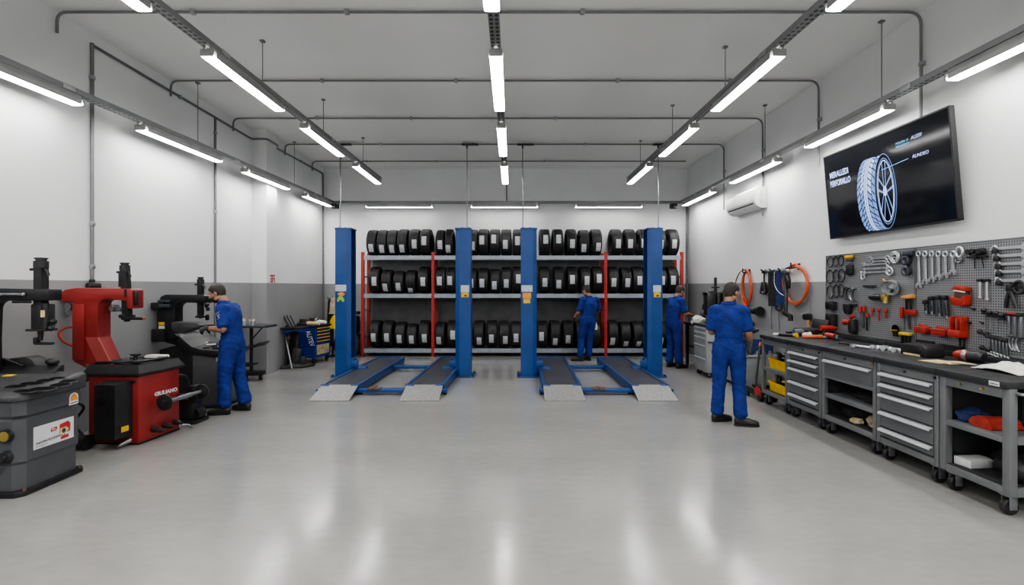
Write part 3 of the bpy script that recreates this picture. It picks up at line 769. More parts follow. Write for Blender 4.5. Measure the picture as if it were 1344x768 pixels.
# ------------------------------------------------------------------ helpers for the machines
def tower(parent, x, y, ztop, zmid, zbot, r, mats, lever=True, tilt=0.0):
    """mounting post: square bar sliding through the arm end, collar on top, hook tool head below"""
    def T(z): return x + tilt*(ztop - z)
    post = wobj('mounting_post', B().rings([[(T(z)+sx*r, y+sy*r, z) for sx, sy in ((-1, -1), (1, -1), (1, 1), (-1, 1))] for z in (zbot, ztop-.03)]), mats, parent, smooth=False)
    wobj('post_collar', B().cyl((T(ztop), y, ztop-.09), (T(ztop), y, ztop-.03), r*1.5).cyl((T(ztop), y, ztop-.03), (T(ztop), y, ztop-.012), r*1.1).cyl((T(ztop), y, ztop-.012), (T(ztop), y, ztop), r*1.35), M['black'], post)
    if lever:
        wobj('lock_lever', B().tube(rnd([(T(ztop)-r*2.4, y-.01, ztop-.105), (T(ztop)+r*1.6, y-.01, ztop-.10), (T(ztop)+r*2.1, y-.01, ztop-.16)], .03), .012, 8), M['blackmetal'], post)
    return post

# ================================================================== M1 grey machine at the left edge
t = thing('tyre_machine', 'charcoal grey tyre machine with tool tray top and white advert sticker', 'tyre machine', (-4.25, 4.25, 0), 0, 'tyre machines along the left wall')
xa, xb, y0, y1 = -4.62, -3.905, 3.985, 4.52
def octo(e, z, ch=.06): return [(xa-e, y0-e+ch, z), (xa-e+ch, y0-e, z), (xb+e-ch, y0-e, z), (xb+e, y0-e+ch, z), (xb+e, y1+e-.02, z), (xb+e-.02, y1+e, z), (xa-e, y1+e, z)]
body = B().rings([octo(0, .045), octo(0, .20), octo(.0, .245), octo(.012, .27), octo(.012, .60), octo(.0, .615), octo(.022, .64), octo(.022, .775)])
cab = wobj('cabinet', body, M['charcoal'], t, ang=25)
wobj('base_plate', B().prism([(p[0], p[1]) for p in octo(.035, 0, .05)], 'Z', .0, .045, .006), M['blackmetal'], t)
bl = B()
for p in ((xb+.02, y0+.02), (xb+.02, y1), (xb-.2, y0-.02), (xa+.1, y0-.02)): bl.cyl((p[0], p[1], .04), (p[0], p[1], .062), .014, seg=6)
wobj('anchor_bolts', bl, M['brown'], t)
def tz(y): return .828 + .13*(y-3.95)
def octt(e, dz): return [(x_, y_, tz(y_)+dz) for x_, y_, z_ in octo(e, 0)]
tr_ = wobj('tool_tray', B().rings([octo(.03, .755), octo(.05, .765), octt(.052, -.035), octt(.038, -.008), octt(.015, .0), octt(.0, .0), octt(-.012, -.006)]), M['plastic'], t, ang=50)
# raised rear console
wobj('console', B().prism([(4.44, .86), (4.60, .86), (4.61, .955), (4.57, .955)], 'X', -4.68, -4.10, .006), M['black'], t)
wells_old = [(-4.50, 4.03, .075, .04), (-4.29, 4.035, .085, .045), (-4.09, 4.04, .075, .042), (-4.44, 4.14, .08, .04), (-4.24, 4.16, .085, .042), (-4.03, 4.16, .08, .04), (-4.38, 4.25, .075, .032), (-4.17, 4.265, .075, .032), (-3.98, 4.27, .05, .035), (-3.96, 4.40, .045, .04)]
wells = []
for px, py, rx_, ry_ in ((21, 508, .075, .035), (42, 504, .085, .036), (60, 500, .065, .034), (75, 497, .055, .032), (90, 501, .06, .034), (33, 514, .08, .036), (56, 511, .09, .042), (79, 506, .07, .038)):
    yy = 4.2
    for q in range(12): yy = F*(EYE-tz(yy)+.006)/(py-HOR)
    wells.append((X(px, yy), yy, rx_, ry_))
for cx, cy_, rx_, ry_ in wells:
    w = B()
    zz = tz(cy_)-.006
    pr = [(1.16, zz-.002), (1.13, zz+.004), (1.04, zz+.006), (1.0, zz+.005)]
    rg = [[(cx+rx_*s*math.copysign(abs(math.cos(a))**.7, math.cos(a)), cy_+ry_*s*math.copysign(abs(math.sin(a))**.7, math.sin(a)), z+.13*ry_*s*math.sin(a)) for a in [2*PI*k/24 for k in range(24)]] for s, z in pr]
    wobj('tray_well', w.rings(rg), M['black'], tr_, ang=30)
    wobj('well_shade_disc', B().rings([[(cx+rx_*1.03*math.copysign(abs(math.cos(a))**.7, math.cos(a)), cy_+ry_*1.03*math.copysign(abs(math.sin(a))**.7, math.sin(a)), zz+dz+.13*ry_*1.03*math.sin(a)) for a in [2*PI*k/24 for k in range(24)]] for dz in (.0, .0068)]), M['hole'], tr_)  # black disc laid on the tray, painted shade of the recess
wobj('yellow_sticker', B().box((-4.42, 4.42, tz(4.42)-.002), (.085, .05, .004), 0, RX(math.radians(7))), M['yellow'], t)
wobj('paper_scrap', B().box((-4.20, 4.505, .902), (.17, .10, .003), 0, RX(math.radians(32)) @ RZ(.12)), M['cream'], t)
# advert on the side toward the hall
fx = xb + .0135
adv = wobj('advert_sticker', B().span(fx-.002, fx, 4.09, 4.465, .335, .52), M['paper'], t)
def side(u, v): return (fx+.001, 4.09+u*.375, .335+v*.185)
def sidepoly(name, uv, mat, dx=.0014):
    b_ = B().prism([(4.09+u*.375, .335+v*.185) for u, v in uv], 'X', fx-.001, fx+dx)
    return wobj(name, b_, mat, adv, smooth=False)
sidepoly('red_logo', [(.42, .56), (.55, .60), (.57, .68), (.55, .76), (.42, .72), (.405, .64)], M['signred'])
sidepoly('logo_mark', [(.44, .62), (.46, .62), (.47, .68), (.50, .64), (.53, .66), (.53, .69), (.50, .67), (.48, .71), (.44, .69)], M['paper'], .002)
sidepoly('red_emblem', [(.63, .32), (.90, .36), (.91, .72), (.85, .86), (.63, .80)], M['signred'])
sidepoly('emblem_field', [(.64, .30), (.80, .34), (.86, .48), (.80, .62), (.64, .60)], M['cream'], .002)
sidepoly('emblem_centre', [(.80-.07+.05*math.cos(a), .46+.11*math.sin(a)) for a in [2*PI*k/14 for k in range(14)]], M['darksteel'], .0026)
sidepoly('red_bar', [(.66, .08), (.86, .10), (.86, .25), (.66, .22)], M['signred'], .0018)
om = Matrix.Translation(-Vector((-4.25, 4.25, 0)))
text_mesh('advert_lettering', 'PNEUMATIQUESERVICE', .031, M['black'], adv, om @ basis((0, 1, .045), (0, -.045, 1), (fx+.0008, 4.105, .368)), .0006, shear=.35, squeeze=.84)
text_mesh('advert_lettering', 'officina gommista', .016, M['steel'], adv, om @ basis((0, 1, .045), (0, -.045, 1), (fx+.0008, 4.108, .348)), .0004)
d = wobj('dome_sticker', B().prism([(4.41, .625), (4.50, .625), (4.50, .69)] + [(4.455+.045*math.cos(math.radians(a)), .69+.04*math.sin(math.radians(a))) for a in (30, 60, 90, 120, 150)] + [(4.41, .69)], 'X', xb+.018, xb+.0235), M['paper'], t, smooth=False)
wobj('sticker_picture', B().prism([(4.418, .66), (4.492, .66), (4.485, .70), (4.455, .722), (4.425, .70)], 'X', xb+.02, xb+.0245), M['stickorange'], d, smooth=False)
wobj('sticker_picture', B().prism([(4.418, .635), (4.492, .640), (4.492, .647), (4.418, .643)], 'X', xb+.02, xb+.0245), M['black'], d, smooth=False)
# gauge and knob facing the camera
yf = y0 - .012
g1 = wobj('pressure_gauge', B().cyl((-3.985, yf, .49), (-3.985, yf-.03, .49), .052, seg=24), M['black'], t)
wobj('gauge_face', B().cyl((-3.985, yf-.03, .49), (-3.985, yf-.033, .49), .040, seg=24), M['brass'], g1)
wobj('regulator_knob', B().cyl((-3.985, yf, .325), (-3.985, yf-.035, .325), .048, .042, seg=20).cyl((-3.985, yf-.03, .325), (-3.985, yf-.055, .325), .03, .026, seg=12).tube(rnd([(-4.0, yf-.02, .30), (-4.03, yf-.04, .25), (-4.08, yf-.01, .2)], .04), .008), M['black'], t)
# black swing column, curved like a C
cl = [(-4.885, .80), (-4.885, 1.645), (-4.80, 1.66), (-4.06, 1.645), (-4.06, 1.545), (-4.50, 1.545)]
cl += [(-4.50-.09*math.sin(math.radians(a)), 1.47+.075*math.cos(math.radians(a))) for a in (10, 30, 50, 70, 88)]
cl += [(-4.60, 1.2), (-4.598, 1.05)] + [(-4.54-.055*math.cos(math.radians(a)), 1.0-.16*math.sin(math.radians(a))) for a in (15, 40, 65, 85)] + [(-4.50, .80)]
wobj('swing_column', B().prism(cl, 'Y', 4.40, 4.54, .008), M['blackmetal'], t, ang=30)
wobj('arm_rail', B().cyl((-4.5, 4.385, 1.60), (-4.27, 4.385, 1.60), .012).ball((-4.26, 4.385, 1.60), .016), M['steel'], t)
wobj('arm_lever', B().box((-4.27, 4.38, 1.535), (.16, .02, .022), .006), M['blackmetal'], t)
tower(t, -4.185, 4.47, 1.925, 1.6, 1.30, .036, M['black'])
wobj('pneumatic_lock', B().span(-4.235, -4.10, 4.42, 4.52, 1.29, 1.515, .012).cyl((-4.12, 4.44, 1.30), (-4.12, 4.44, 1.52), .028).span(-4.27, -4.09, 4.41, 4.53, 1.275, 1.295, .004), M['black'], t)
wobj('yellow_sticker', B().box((-4.115, 4.409, 1.43), (.035, .004, .06)), M['cream'], t)
wobj('mount_head', B().cyl((-4.19, 4.47, 1.30), (-4.19, 4.47, 1.19), .026, .016).box((-4.15, 4.46, 1.165), (.16, .04, .024), .008).box((-4.215, 4.46, 1.19), (.03, .05, .06), .01), M['blackmetal'], t)
wobj('air_valve', B().ball((-4.05, 4.44, 1.36), .028).ball((-4.07, 4.44, 1.30), .026).cyl((-4.1, 4.44, 1.36), (-4.05, 4.44, 1.36), .014), M['blackmetal'], t)
# pieces lying at the rear of the tray belong to the swing base
wobj('swing_base', B().prism([(-4.68, .93), (-4.30, .93), (-4.36, 1.01), (-4.42, 1.03), (-4.68, 1.0)], 'Y', 4.56, 4.70, .008).box((-4.5, 4.54, .985), (.2, .02, .014), .004, RY(.35)), M['black'], t)
wobj('turn_knob', B().cyl((-4.20, 4.60, .92), (-4.19, 4.59, .965), .02).ball((-4.185, 4.58, .985), (.055, .05, .034)), M['black'], t)

# ================================================================== M2 red machine
t = thing('tyre_machine', 'bright red tyre machine with black tray top and tall red column', 'tyre machine', (-4.2, 5.6, 0), 0, 'tyre machines along the left wall')
c2 = [(-4.49, 5.33), (-3.93, 5.29), (-3.875, 5.86), (-4.49, 5.90)]
wobj('cabinet', B().prism(c2, 'Z', .012, .755, .012), M['red'], t)
wobj('skirt', B().prism([(p[0]*.999, p[1]+.004) for p in c2], 'Z', 0, .02), M['blackmetal'], t)
def grow(e): 
    cxm, cym = -4.185, 5.60
    return [(cxm+(p[0]-cxm)*e, cym+(p[1]-cym)*e) for p in c2]
tt = wobj('tool_tray', B().rings([[(*p, .725) for p in grow(1.09)], [(*p, .735) for p in grow(1.13)], [(*p, .755) for p in grow(1.13)], [(*p, .825) for p in grow(1.0)], [(*p, .84) for p in grow(.97)], [(*p, .825) for p in grow(.93)], [(*p, .815) for p in grow(.5)]]), M['black'], t, ang=20)
# clamp table on the tray
wobj('turntable', B().cyl((-4.15, 5.6, .81), (-4.15, 5.6, .835), .20, seg=28).box((-4.15, 5.6, .845), (.44, .05, .02), .006, RZ(.5)).box((-4.15, 5.6, .845), (.44, .05, .02), .006, RZ(.5+PI/2)), M['blackmetal'], t)
for a in (.5, .5+PI/2, .5+PI, .5-PI/2):
    wobj('clamp_jaw', B().box((-4.15+.2*math.cos(a), 5.6+.2*math.sin(a), .858), (.07, .05, .035), .008, RZ(a)), M['black'], t)
wobj('centre_spool', B().lathe([(.05, .85), (.05, .858), (.02, .87), (.018, .90), (.05, .915), (.052, .93), (.0, .932)], (-4.13, 5.52, 0), 'Z', 20), M['black'], t)
wobj('tray_rail', B().tube(rnd([(-4.46, 5.40, .85), (-4.30, 5.36, .86), (-4.0, 5.42, .86), (-3.94, 5.75, .86)], .05), .014, 8), M['blackmetal'], t)
# black box on the side facing the camera
bx = wobj('control_box', B().rings([[(-4.27, 5.36, .10), (-4.235, 5.10, .115), (-4.02, 5.09, .115), (-3.99, 5.33, .10)], [(-4.27, 5.36, .685), (-4.235, 5.10, .668), (-4.02, 5.09, .668), (-3.99, 5.33, .685)]]), M['black'], t, smooth=False)
wobj('box_socket', B().span(-4.19, -4.11, 5.075, 5.10, .505, .64, .004).span(-4.195, -4.105, 5.07, 5.10, .492, .502), M['blackmetal'], bx)
wobj('yellow_sticker', B().box((-3.995, 5.19, .20), (.004, .085, .055), 0, RZ(-.12)), M['yellow'], bx)
# column and arm
colp = [(-4.73, .86), (-4.73, 1.50), (-4.875, 1.505), (-4.875, 1.60), (-4.82, 1.635), (-4.70, 1.655), (-4.12, 1.645), (-4.10, 1.63), (-4.10, 1.43), (-4.15, 1.43), (-4.165, 1.515), (-4.36, 1.53)]
colp += [(-4.38-.085*math.sin(math.radians(a)), 1.45+.08*math.cos(math.radians(a))) for a in (0, 25, 50, 75, 90)]
colp += [(-4.465, 1.12), (-4.34, .84), (-4.30, .74), (-4.50, .74)]
wobj('column', B().prism(colp, 'Y', 5.42, 5.60, .008), M['red'], t, ang=25)
wobj('gusset', B().prism([(-4.595, 1.12), (-4.455, 1.12), (-4.31, .83), (-4.45, .83)], 'Y', 5.408, 5.425), M['redlight'], t)
wobj('column_panel', B().span(-4.725, -4.60, 5.40, 5.425, .88, 1.48, .004), M['red'], t)
wobj('column_clamp', B().cyl((-4.56, 5.4, .835), (-4.56, 5.4, .80), .02).box((-4.5, 5.38, .70), (.09, .04, .06), .008), M['brown'], t)
tower(t, -4.235, 5.50, 1.93, 1.5, 1.32, .033, M['black'], lever=True, tilt=.05)
wobj('post_scale', B().box((-4.29, 5.50, 1.74), (.02, .02, .15), .003), M['black'], t)
wobj('arm_grip', B().box((-4.085, 5.47, 1.54), (.022, .05, .16), .008), M['black'], t)
wobj('arm_slot', B().box((-4.165, 5.413, 1.60), (.016, .012, .08)), M['dark'], t)
wobj('mount_head', B().cyl((-4.21, 5.50, 1.34), (-4.21, 5.50, 1.285), .038, .028).box((-4.13, 5.48, 1.32), (.24, .045, .03), .01).box((-4.24, 5.48, 1.345), (.06, .06, .04), .01).cyl((-4.12, 5.48, 1.33), (-4.12, 5.48, 1.36), .015), M['blackmetal'], t)
wobj('head_tip', B().box((-4.02, 5.48, 1.322), (.04, .04, .032), .01), M['redlight'], t)
wobj('regulator', B().span(-4.45, -4.28, 5.55, 5.64, 1.39, 1.47, .02).cyl((-4.41, 5.55, 1.43), (-4.41, 5.53, 1.43), .03).cyl((-4.33, 5.55, 1.43), (-4.33, 5.53, 1.43), .03), M['steel'], t)
wobj('cylinder_bracket', B().span(-4.86, -4.72, 5.46, 5.58, 1.35, 1.505, .006).cyl((-4.79, 5.45, 1.45), (-4.79, 5.42, 1.45), .035), M['steel'], t)
wobj('red_hose', B().tube(rnd([(-4.72, 5.5, 1.235), (-4.84, 5.45, 1.225), (-4.895, 5.42, 1.17), (-4.84, 5.42, 1.07), (-4.72, 5.47, 1.0)], .09), .012, 8), M['redtool'], t)
wobj('air_hose', B().tube(rnd([(-4.50, 5.42, .70), (-4.62, 5.35, .62), (-4.64, 5.3, .46), (-4.52, 5.34, .40), (-4.64, 5.3, .22), (-4.54, 5.32, .1)], .09), .014, 8), M['black'], t)
wobj('bead_pedal', B().cyl((-4.46, 5.16, .075), (-4.33, 5.14, .075), .075, seg=20).box((-4.42, 5.24, .09), (.05, .2, .04), .01), M['black'], t)
wobj('side_latch', B().cyl((-4.03, 5.285, .665), (-3.96, 5.275, .67), .013).ball((-4.035, 5.28, .665), .022), M['blackmetal'], t)
wobj('floor_hook', B().tube(rnd([(-4.0, 5.28, .05), (-4.06, 5.2, .012), (-4.04, 5.14, .03), (-3.95, 5.22, .085)], .04), .012, 8), M['steel'], t)
# lettering on the side facing the hall
d_ = Vector((.055, .57, 0)).normalized()
text_mesh('machine_lettering', 'GIULIANO', .058, M['paper'], t, Matrix.Translation(-t.location) @ basis((d_.x, d_.y, -.02), (0, 0, 1), (-3.9105, 5.50, .468)), .002, squeeze=1.2, bold=.002)
# roller bar with two discs
ax = -3.80
rb = wobj('roller_bar', B().cyl((ax, 5.52, .40), (ax, 6.16, .385), .022, seg=16).cyl((ax, 5.7, .396), (ax, 5.95, .39), .027), M['steel'], t)
for yy, zz in ((5.50, .40), (6.16, .385)):
    wobj('flange_disc', B().lathe([(.0, -.035), (.03, -.035), (.032, -.012), (.085, -.006), (.09, 0), (.085, .008), (.03, .012), (.0, .014)], (ax, yy, zz), 'Y', 28), M['black'], rb)
wobj('bar_bracket', B().box((ax-.045, 5.66, .40), (.10, .05, .05), .008).box((ax-.04, 5.84, .40), (.09, .04, .05), .008), M['blackmetal'], t)
for k, yy in enumerate((5.47, 5.63, 5.78)):
    wobj('pedal', B().cyl((-3.90, yy, .12), (-3.78, yy-.02, .10), .035, .016, seg=14), M['black'], t)
wobj('floor_hook', B().tube(rnd([(-3.87, 5.84, .06), (-3.80, 5.9, .05), (-3.72, 5.86, .02)], .03), .012, 8), M['steel'], t)
single('work_cloth', 'folded white cloth lying on the red machine tray', 'cloth', B().rings([[(-4.08+u*.11*s, 5.78+v*.05*s, z) for u, v in ((-1, -1), (.6, -1.1), (1, -.5), (1.05, .8), (.3, 1), (-.9, .9))] for s, z in ((1, .855), (1.02, .872), (.9, .885))]), M['cloth_white'])
# foot pump behind the red machine
t2 = t
wobj('pump_body', B().box((-3.98, 6.22, .17), (.20, .20, .26), .03).cyl((-3.9, 6.15, .1), (-3.9, 6.3, .1), .075).box((-3.9, 6.18, .38), (.10, .12, .16), .02).cyl((-3.88, 6.1, .30), (-3.88, 6.28, .30), .05).span(-4.05, -3.82, 6.08, 6.34, 0, .04, .006), M['black'], t2)
wobj('pump_hose', B().tube(rnd([(-3.95, 6.15, .42), (-3.93, 6.08, .58), (-3.98, 6.02, .62), (-4.02, 5.95, .55)], .05), .016, 8), M['black'], t2)

# ================================================================== M3 black machine
t = thing('tyre_machine', 'black tyre machine with dark grey cabinet in front of the mechanic', 'tyre machine', (-4.4, 7.1, 0), 0, 'tyre machines along the left wall')
wobj('cabinet', B().prism([(-4.36, 6.86), (-3.99, 6.92), (-3.97, 7.50), (-4.36, 7.50)], 'Z', .03, .73, .01), M['charcoal'], t)
wobj('base_plate', B().prism([(-4.38, 6.84), (-3.97, 6.90), (-3.95, 7.52), (-4.38, 7.52)], 'Z', 0, .03, .004), M['blackmetal'], t)
wobj('rear_cabinet', B().prism([(-4.84, .0), (-4.355, 0), (-4.355, .76), (-4.44, .87), (-4.56, 1.0), (-4.76, 1.04), (-4.76, .9), (-4.62, .86), (-4.84, .80)], 'Y', 6.90, 7.35, .01), M['black'], t)
wobj('tool_tray', B().prism([(-4.58, .98), (-4.52, .84), (-4.38, .74), (-3.95, .70), (-3.91, .74), (-3.93, .79), (-4.25, .815), (-4.36, .85), (-4.46, .93), (-4.53, 1.0)], 'Y', 6.84, 7.52, .01), M['black'], t, ang=25)
for k in range(9):
    a, c = -4.33+.115*(k % 4)+random.uniform(-.02, .02), 6.95+.17*(k//4)
    wobj('tray_well', B().lathe([(.045, .0), (.043, .012), (.034, .012), (.032, .003), (.0, .002)], (a, c, .822-.085*(a+4.33)), 'Z', 16), M['dark' if k % 2 else 'blackmetal'], t)
colp = [(-4.83, 1.0), (-4.83, 1.40), (-4.78, 1.53), (-4.72, 1.56), (-4.20, 1.555), (-4.18, 1.54), (-4.18, 1.44), (-4.46, 1.45)]
colp += [(-4.50-.09*math.sin(math.radians(a)), 1.37+.075*math.cos(math.radians(a))) for a in (0, 25, 50, 75, 90)]
colp += [(-4.59, 1.02), (-4.50, .95), (-4.76, .95)]
wobj('column', B().prism(colp, 'Y', 6.84, 7.02, .008), M['blackmetal'], t, ang=25)
for z0, z1, xx in ((1.36, 1.45, -4.87), (.92, 1.09, -4.86)):
    wobj('cylinder_block', B().span(xx-.02, xx+.15, 6.80, 6.98, z0, z1, .01), M['black'], t)
wobj('arm_cylinder', B().cyl((-4.76, 6.80, 1.405), (-4.62, 6.80, 1.405), .032).box((-4.70, 6.80, 1.47), (.16, .05, .03), .006), M['darksteel'], t)
for z, m_ in ((1.165, 'yellow'), (1.115, 'paper')):
    wobj('warning_sticker', B().span(-4.80, -4.72, 6.828, 6.834, z-.02, z+.02), M[m_], t)
tower(t, -4.285, 6.92, 1.80, 1.5, 1.27, .030, M['black'])
wobj('mount_head', B().cyl((-4.285, 6.92, 1.28), (-4.285, 6.92, 1.23), .03, .02).box((-4.25, 6.9, 1.255), (.17, .05, .028), .008).box((-4.18, 6.9, 1.245), (.035, .05, .08), .01), M['blackmetal'], t)
wobj('arm_handle', B().ball((-4.16, 6.86, 1.42), .03).cyl((-4.2, 6.88, 1.42), (-4.16, 6.86, 1.38), .018).box((-4.16, 6.88, 1.36), (.04, .04, .05), .01), M['black'], t)
wobj('side_sticker', B().span(-4.06, -4.005, 6.895, 6.902, .64, .74), M['notice'], t)
random.seed(5)
for k in range(8):
    xx, yy = -4.42+.06*k+random.uniform(-.02, .02), 6.95+random.uniform(0, .3); zz = .828-.085*(xx+4.33)
    if k % 3 == 0: bb, mm, nm = B().cyl((xx-.05, yy, zz+.02), (xx+.06, yy+.05, zz+.025), .013), 'chrome', 'socket extension bar'
    elif k % 3 == 1: bb, mm, nm = B().cyl((xx, yy, zz-.005), (xx, yy, zz+.05), .024, .022).cyl((xx, yy, zz+.05), (xx, yy, zz+.06), .014), 'steel', 'wheel socket'
    else: bb, mm, nm = B().box((xx, yy, zz+.01), (.09, .03, .02), .006, RZ(.6)).ball((xx+.04, yy+.03, zz+.015), .02), 'blackmetal', 'bead clamp'
    single(nm.replace(' ', '_'), f'small {nm}, {ORD[k]} of the loose pieces across the black machine tray', nm.split()[-1] if nm != 'socket extension bar' else 'bar', bb, M[mm])

# ================================================================== rolling tool stand behind the first mechanic
t = thing('rolling_tool_stand', 'dark wheeled stand with table top beside the left wall behind the mechanic', 'tool stand', (-4.6, 8.95, 0))
wobj('table_top', B().prism([(-4.86, 8.72), (-4.30, 8.75), (-4.28, 9.18), (-4.86, 9.2)], 'Z', .945, .985, .008), M['darksteel'], t)
wobj('pole', B().cyl((-4.64, 8.95, .1), (-4.64, 8.95, .945), .028), M['blackmetal'], t)
wobj('brace', B().cyl((-4.62, 8.95, .74), (-4.44, 8.95, .94), .012), M['blackmetal'], t)
wobj('lower_shelf', B().prism([(-4.84, .56), (-4.5, .60), (-4.40, .67), (-4.42, .69), (-4.52, .63), (-4.84, .60)], 'Y', 8.78, 9.15, .004), M['black'], t)
wobj('foot_shelf', B().box((-4.72, 8.95, .28), (.26, .32, .03), .006), M['black'], t)
wobj('base_frame', B().rings([[(-4.86, 8.72, .10), (-4.86, 9.18, .10), (-4.86, 9.18, .15), (-4.86, 8.72, .15)], [(-4.42, 8.88, .10), (-4.42, 9.02, .10), (-4.42, 9.02, .17), (-4.42, 8.88, .17)]]), M['blackmetal'], t, smooth=False)
for x, y in ((-4.47, 8.95), (-4.83, 8.75), (-4.83, 9.14)):
    c = wobj('caster', B().cyl((x-.018, y, .045), (x+.018, y, .045), .045), M['black'], t)
    wobj('fork', B().span(x-.028, x-.02, y-.02, y+.02, .04, .12).span(x+.02, x+.028, y-.02, y+.02, .04, .12).span(x-.028, x+.028, y-.02, y+.02, .09, .12), M['steel'], c)
for k, (x, y, h) in enumerate(((-4.72, 8.84, .12), (-4.64, 8.9, .10), (-4.56, 8.85, .11))):
    t = thing('metal_jar', f'small shiny metal jar on the dark wheeled stand, {ORD[k]} from the left', 'jar', (x, y, .985), 0, 'metal jars on the wheeled stand')
    wobj('jar_body', B().lathe([(.0, 0), (.036, 0), (.038, .01), (.038, h-.03), (.03, h-.02)], (x, y, .985), 'Z', 16), M['chrome'], t)
    wobj('lid', B().lathe([(.033, h-.02), (.034, h-.004), (.03, h), (.0, h)], (x, y, .985), 'Z', 16), M['cream'], t)

# ================================================================== folded equipment leaning beside the blue chest
t = thing('folded_stand', 'black folded equipment stand with grey strut leaning beside the blue chest', 'stand', (-4.5, 10.3, 0))
wobj('side_frame', B().tube([(-4.68, 10.45, .03), (-4.68, 10.45, .86)], .022).tube([(-4.64, 10.3, .03), (-4.60, 10.42, .8)], .02), M['black'], t)
wobj('panel', B().box((-4.57, 10.5, .42), (.22, .05, .7), .01, RX(-.12)), M['black'], t)
wobj('strut', B().cyl((-4.66, 10.35, .62), (-4.40, 10.05, .03), .016), M['galv'], t)
wobj('foot_rail', B().tube([(-4.68, 10.15, .03), (-4.28, 10.3, .03), (-4.15, 10.55, .03)], .028), M['black'], t)
wobj('upper_tray', B().prism([(-4.70, .79), (-4.25, .81), (-4.25, .835), (-4.70, .83)], 'Y', 10.2, 10.55, .004), M['blackmetal'], t)
wobj('hanging_case', B().box((-4.44, 10.36, .24), (.16, .10, .30), .02, RY(.15)).box((-4.33, 10.40, .14), (.12, .10, .16), .02), M['plastic'], t)
wobj('blue_bracket', B().prism([(-4.66, .70), (-4.42, .76), (-4.30, .73), (-4.24, .78), (-4.24, .80), (-4.66, .77)], 'Y', 10.22, 10.3, .004), M['chest'], t)
wobj('spare_panel', B().box((-4.60, 10.44, .42), (.05, .02, .74), .004, RY(.10)).box((-4.52, 10.46, .40), (.04, .02, .7), .004, RY(-.06)), M['blackmetal'], t)
for k in range(3):
    wobj('blade', B().box((-4.68+.07*k, 10.42, .95), (.03, .03, .26), .006, RY(-.45)), M['darksteel'], t)
wobj('shelf_block', B().box((-4.56, 10.24, .62), (.09, .05, .06), .008), M['brown'], t)

# ================================================================== blue tool chest
t = thing('tool_chest', 'dark blue wheeled tool chest with yellow drawer handles by the left wall', 'tool chest', (-4.44, 11.1, 0))
A = Vector((-4.22, 10.78, 0)); u = Vector((.10, .62, 0)).normalized(); v = Vector((-u.y, u.x, 0))   # u along the drawer front, v into the chest
def ch(a, c, z): p = A + u*a + v*c; return (p.x, p.y, z)
def chbox(a0, a1, c0, c1, z0, z1): return [[ch(a0, c0, z0), ch(a1, c0, z0), ch(a1, c1, z0), ch(a0, c1, z0)], [ch(a0, c0, z1), ch(a1, c0, z1), ch(a1, c1, z1), ch(a0, c1, z1)]]
wobj('body', B().rings(chbox(0, .62, 0, .42, .13, .79)), M['chest'], t, smooth=False)
wobj('top_tray', B().rings(chbox(-.02, .64, -.02, .43, .79, .825)), M['black'], t, smooth=False)
for k, (z0, z1) in enumerate(((.715, .775), (.645, .705), (.575, .635), (.50, .565), (.42, .49))):
    d_ = wobj('drawer', B().rings(chbox(.05, .57, -.012, .01, z0, z1)), M['chest'], t, smooth=False)
    wobj('handle', B().rings(chbox(.06, .56, -.03, -.012, z1-.022, z1-.004)), M['yellow'], d_, smooth=False)
wobj('lower_door', B().rings(chbox(.06, .56, -.010, .01, .19, .40)), M['beige'], t, smooth=False)
wobj('kick_panel', B().rings(chbox(-.014, .6, -.005, .40, .13, .33)), M['chest'], t, smooth=False)
text_mesh('chest_lettering', 'AUTEV', .15, M['paper'], t, Matrix.Translation(-t.location) @ basis(tuple(Vector((v.x*-.35, v.y*-.35, -1))), tuple(Vector((-v.x, -v.y, .35))), (ch(-.004, .22, .70))), .002, squeeze=.75, bold=.002)
for a, c in ((.06, .05), (.56, .05), (.06, .37), (.56, .37)):
    p = ch(a, c, .055)
    cc = wobj('caster', B().cyl((p[0]-.02, p[1], .055), (p[0]+.02, p[1], .055), .055), M['black'], t)
    wobj('fork', B().span(p[0]-.03, p[0]+.03, p[1]-.03, p[1]+.03, .10, .13), M['steel'], cc)
random.seed(3)
its = [('orange_drill', 'orange cordless drill lying on the blue tool chest', 'drill', .22, .30, 'orange'),
       ('parts_case', 'dark parts case on the blue tool chest', 'case', .12, .36, 'black'),
       ('paper_roll', 'cream paper roll lying on the blue chest front edge', 'paper roll', .12, .10, 'cream'),
       ('shop_towel', 'crumpled white shop towel on the blue chest top', 'towel', .40, .10, 'cloth_white'),
       ('spray_can', 'steel spray can standing on the blue tool chest', 'spray can', .45, .25, 'steel'),
       ('black_socket_set', 'open black socket set at the rear of the blue chest', 'socket set', .5, .36, 'black')]
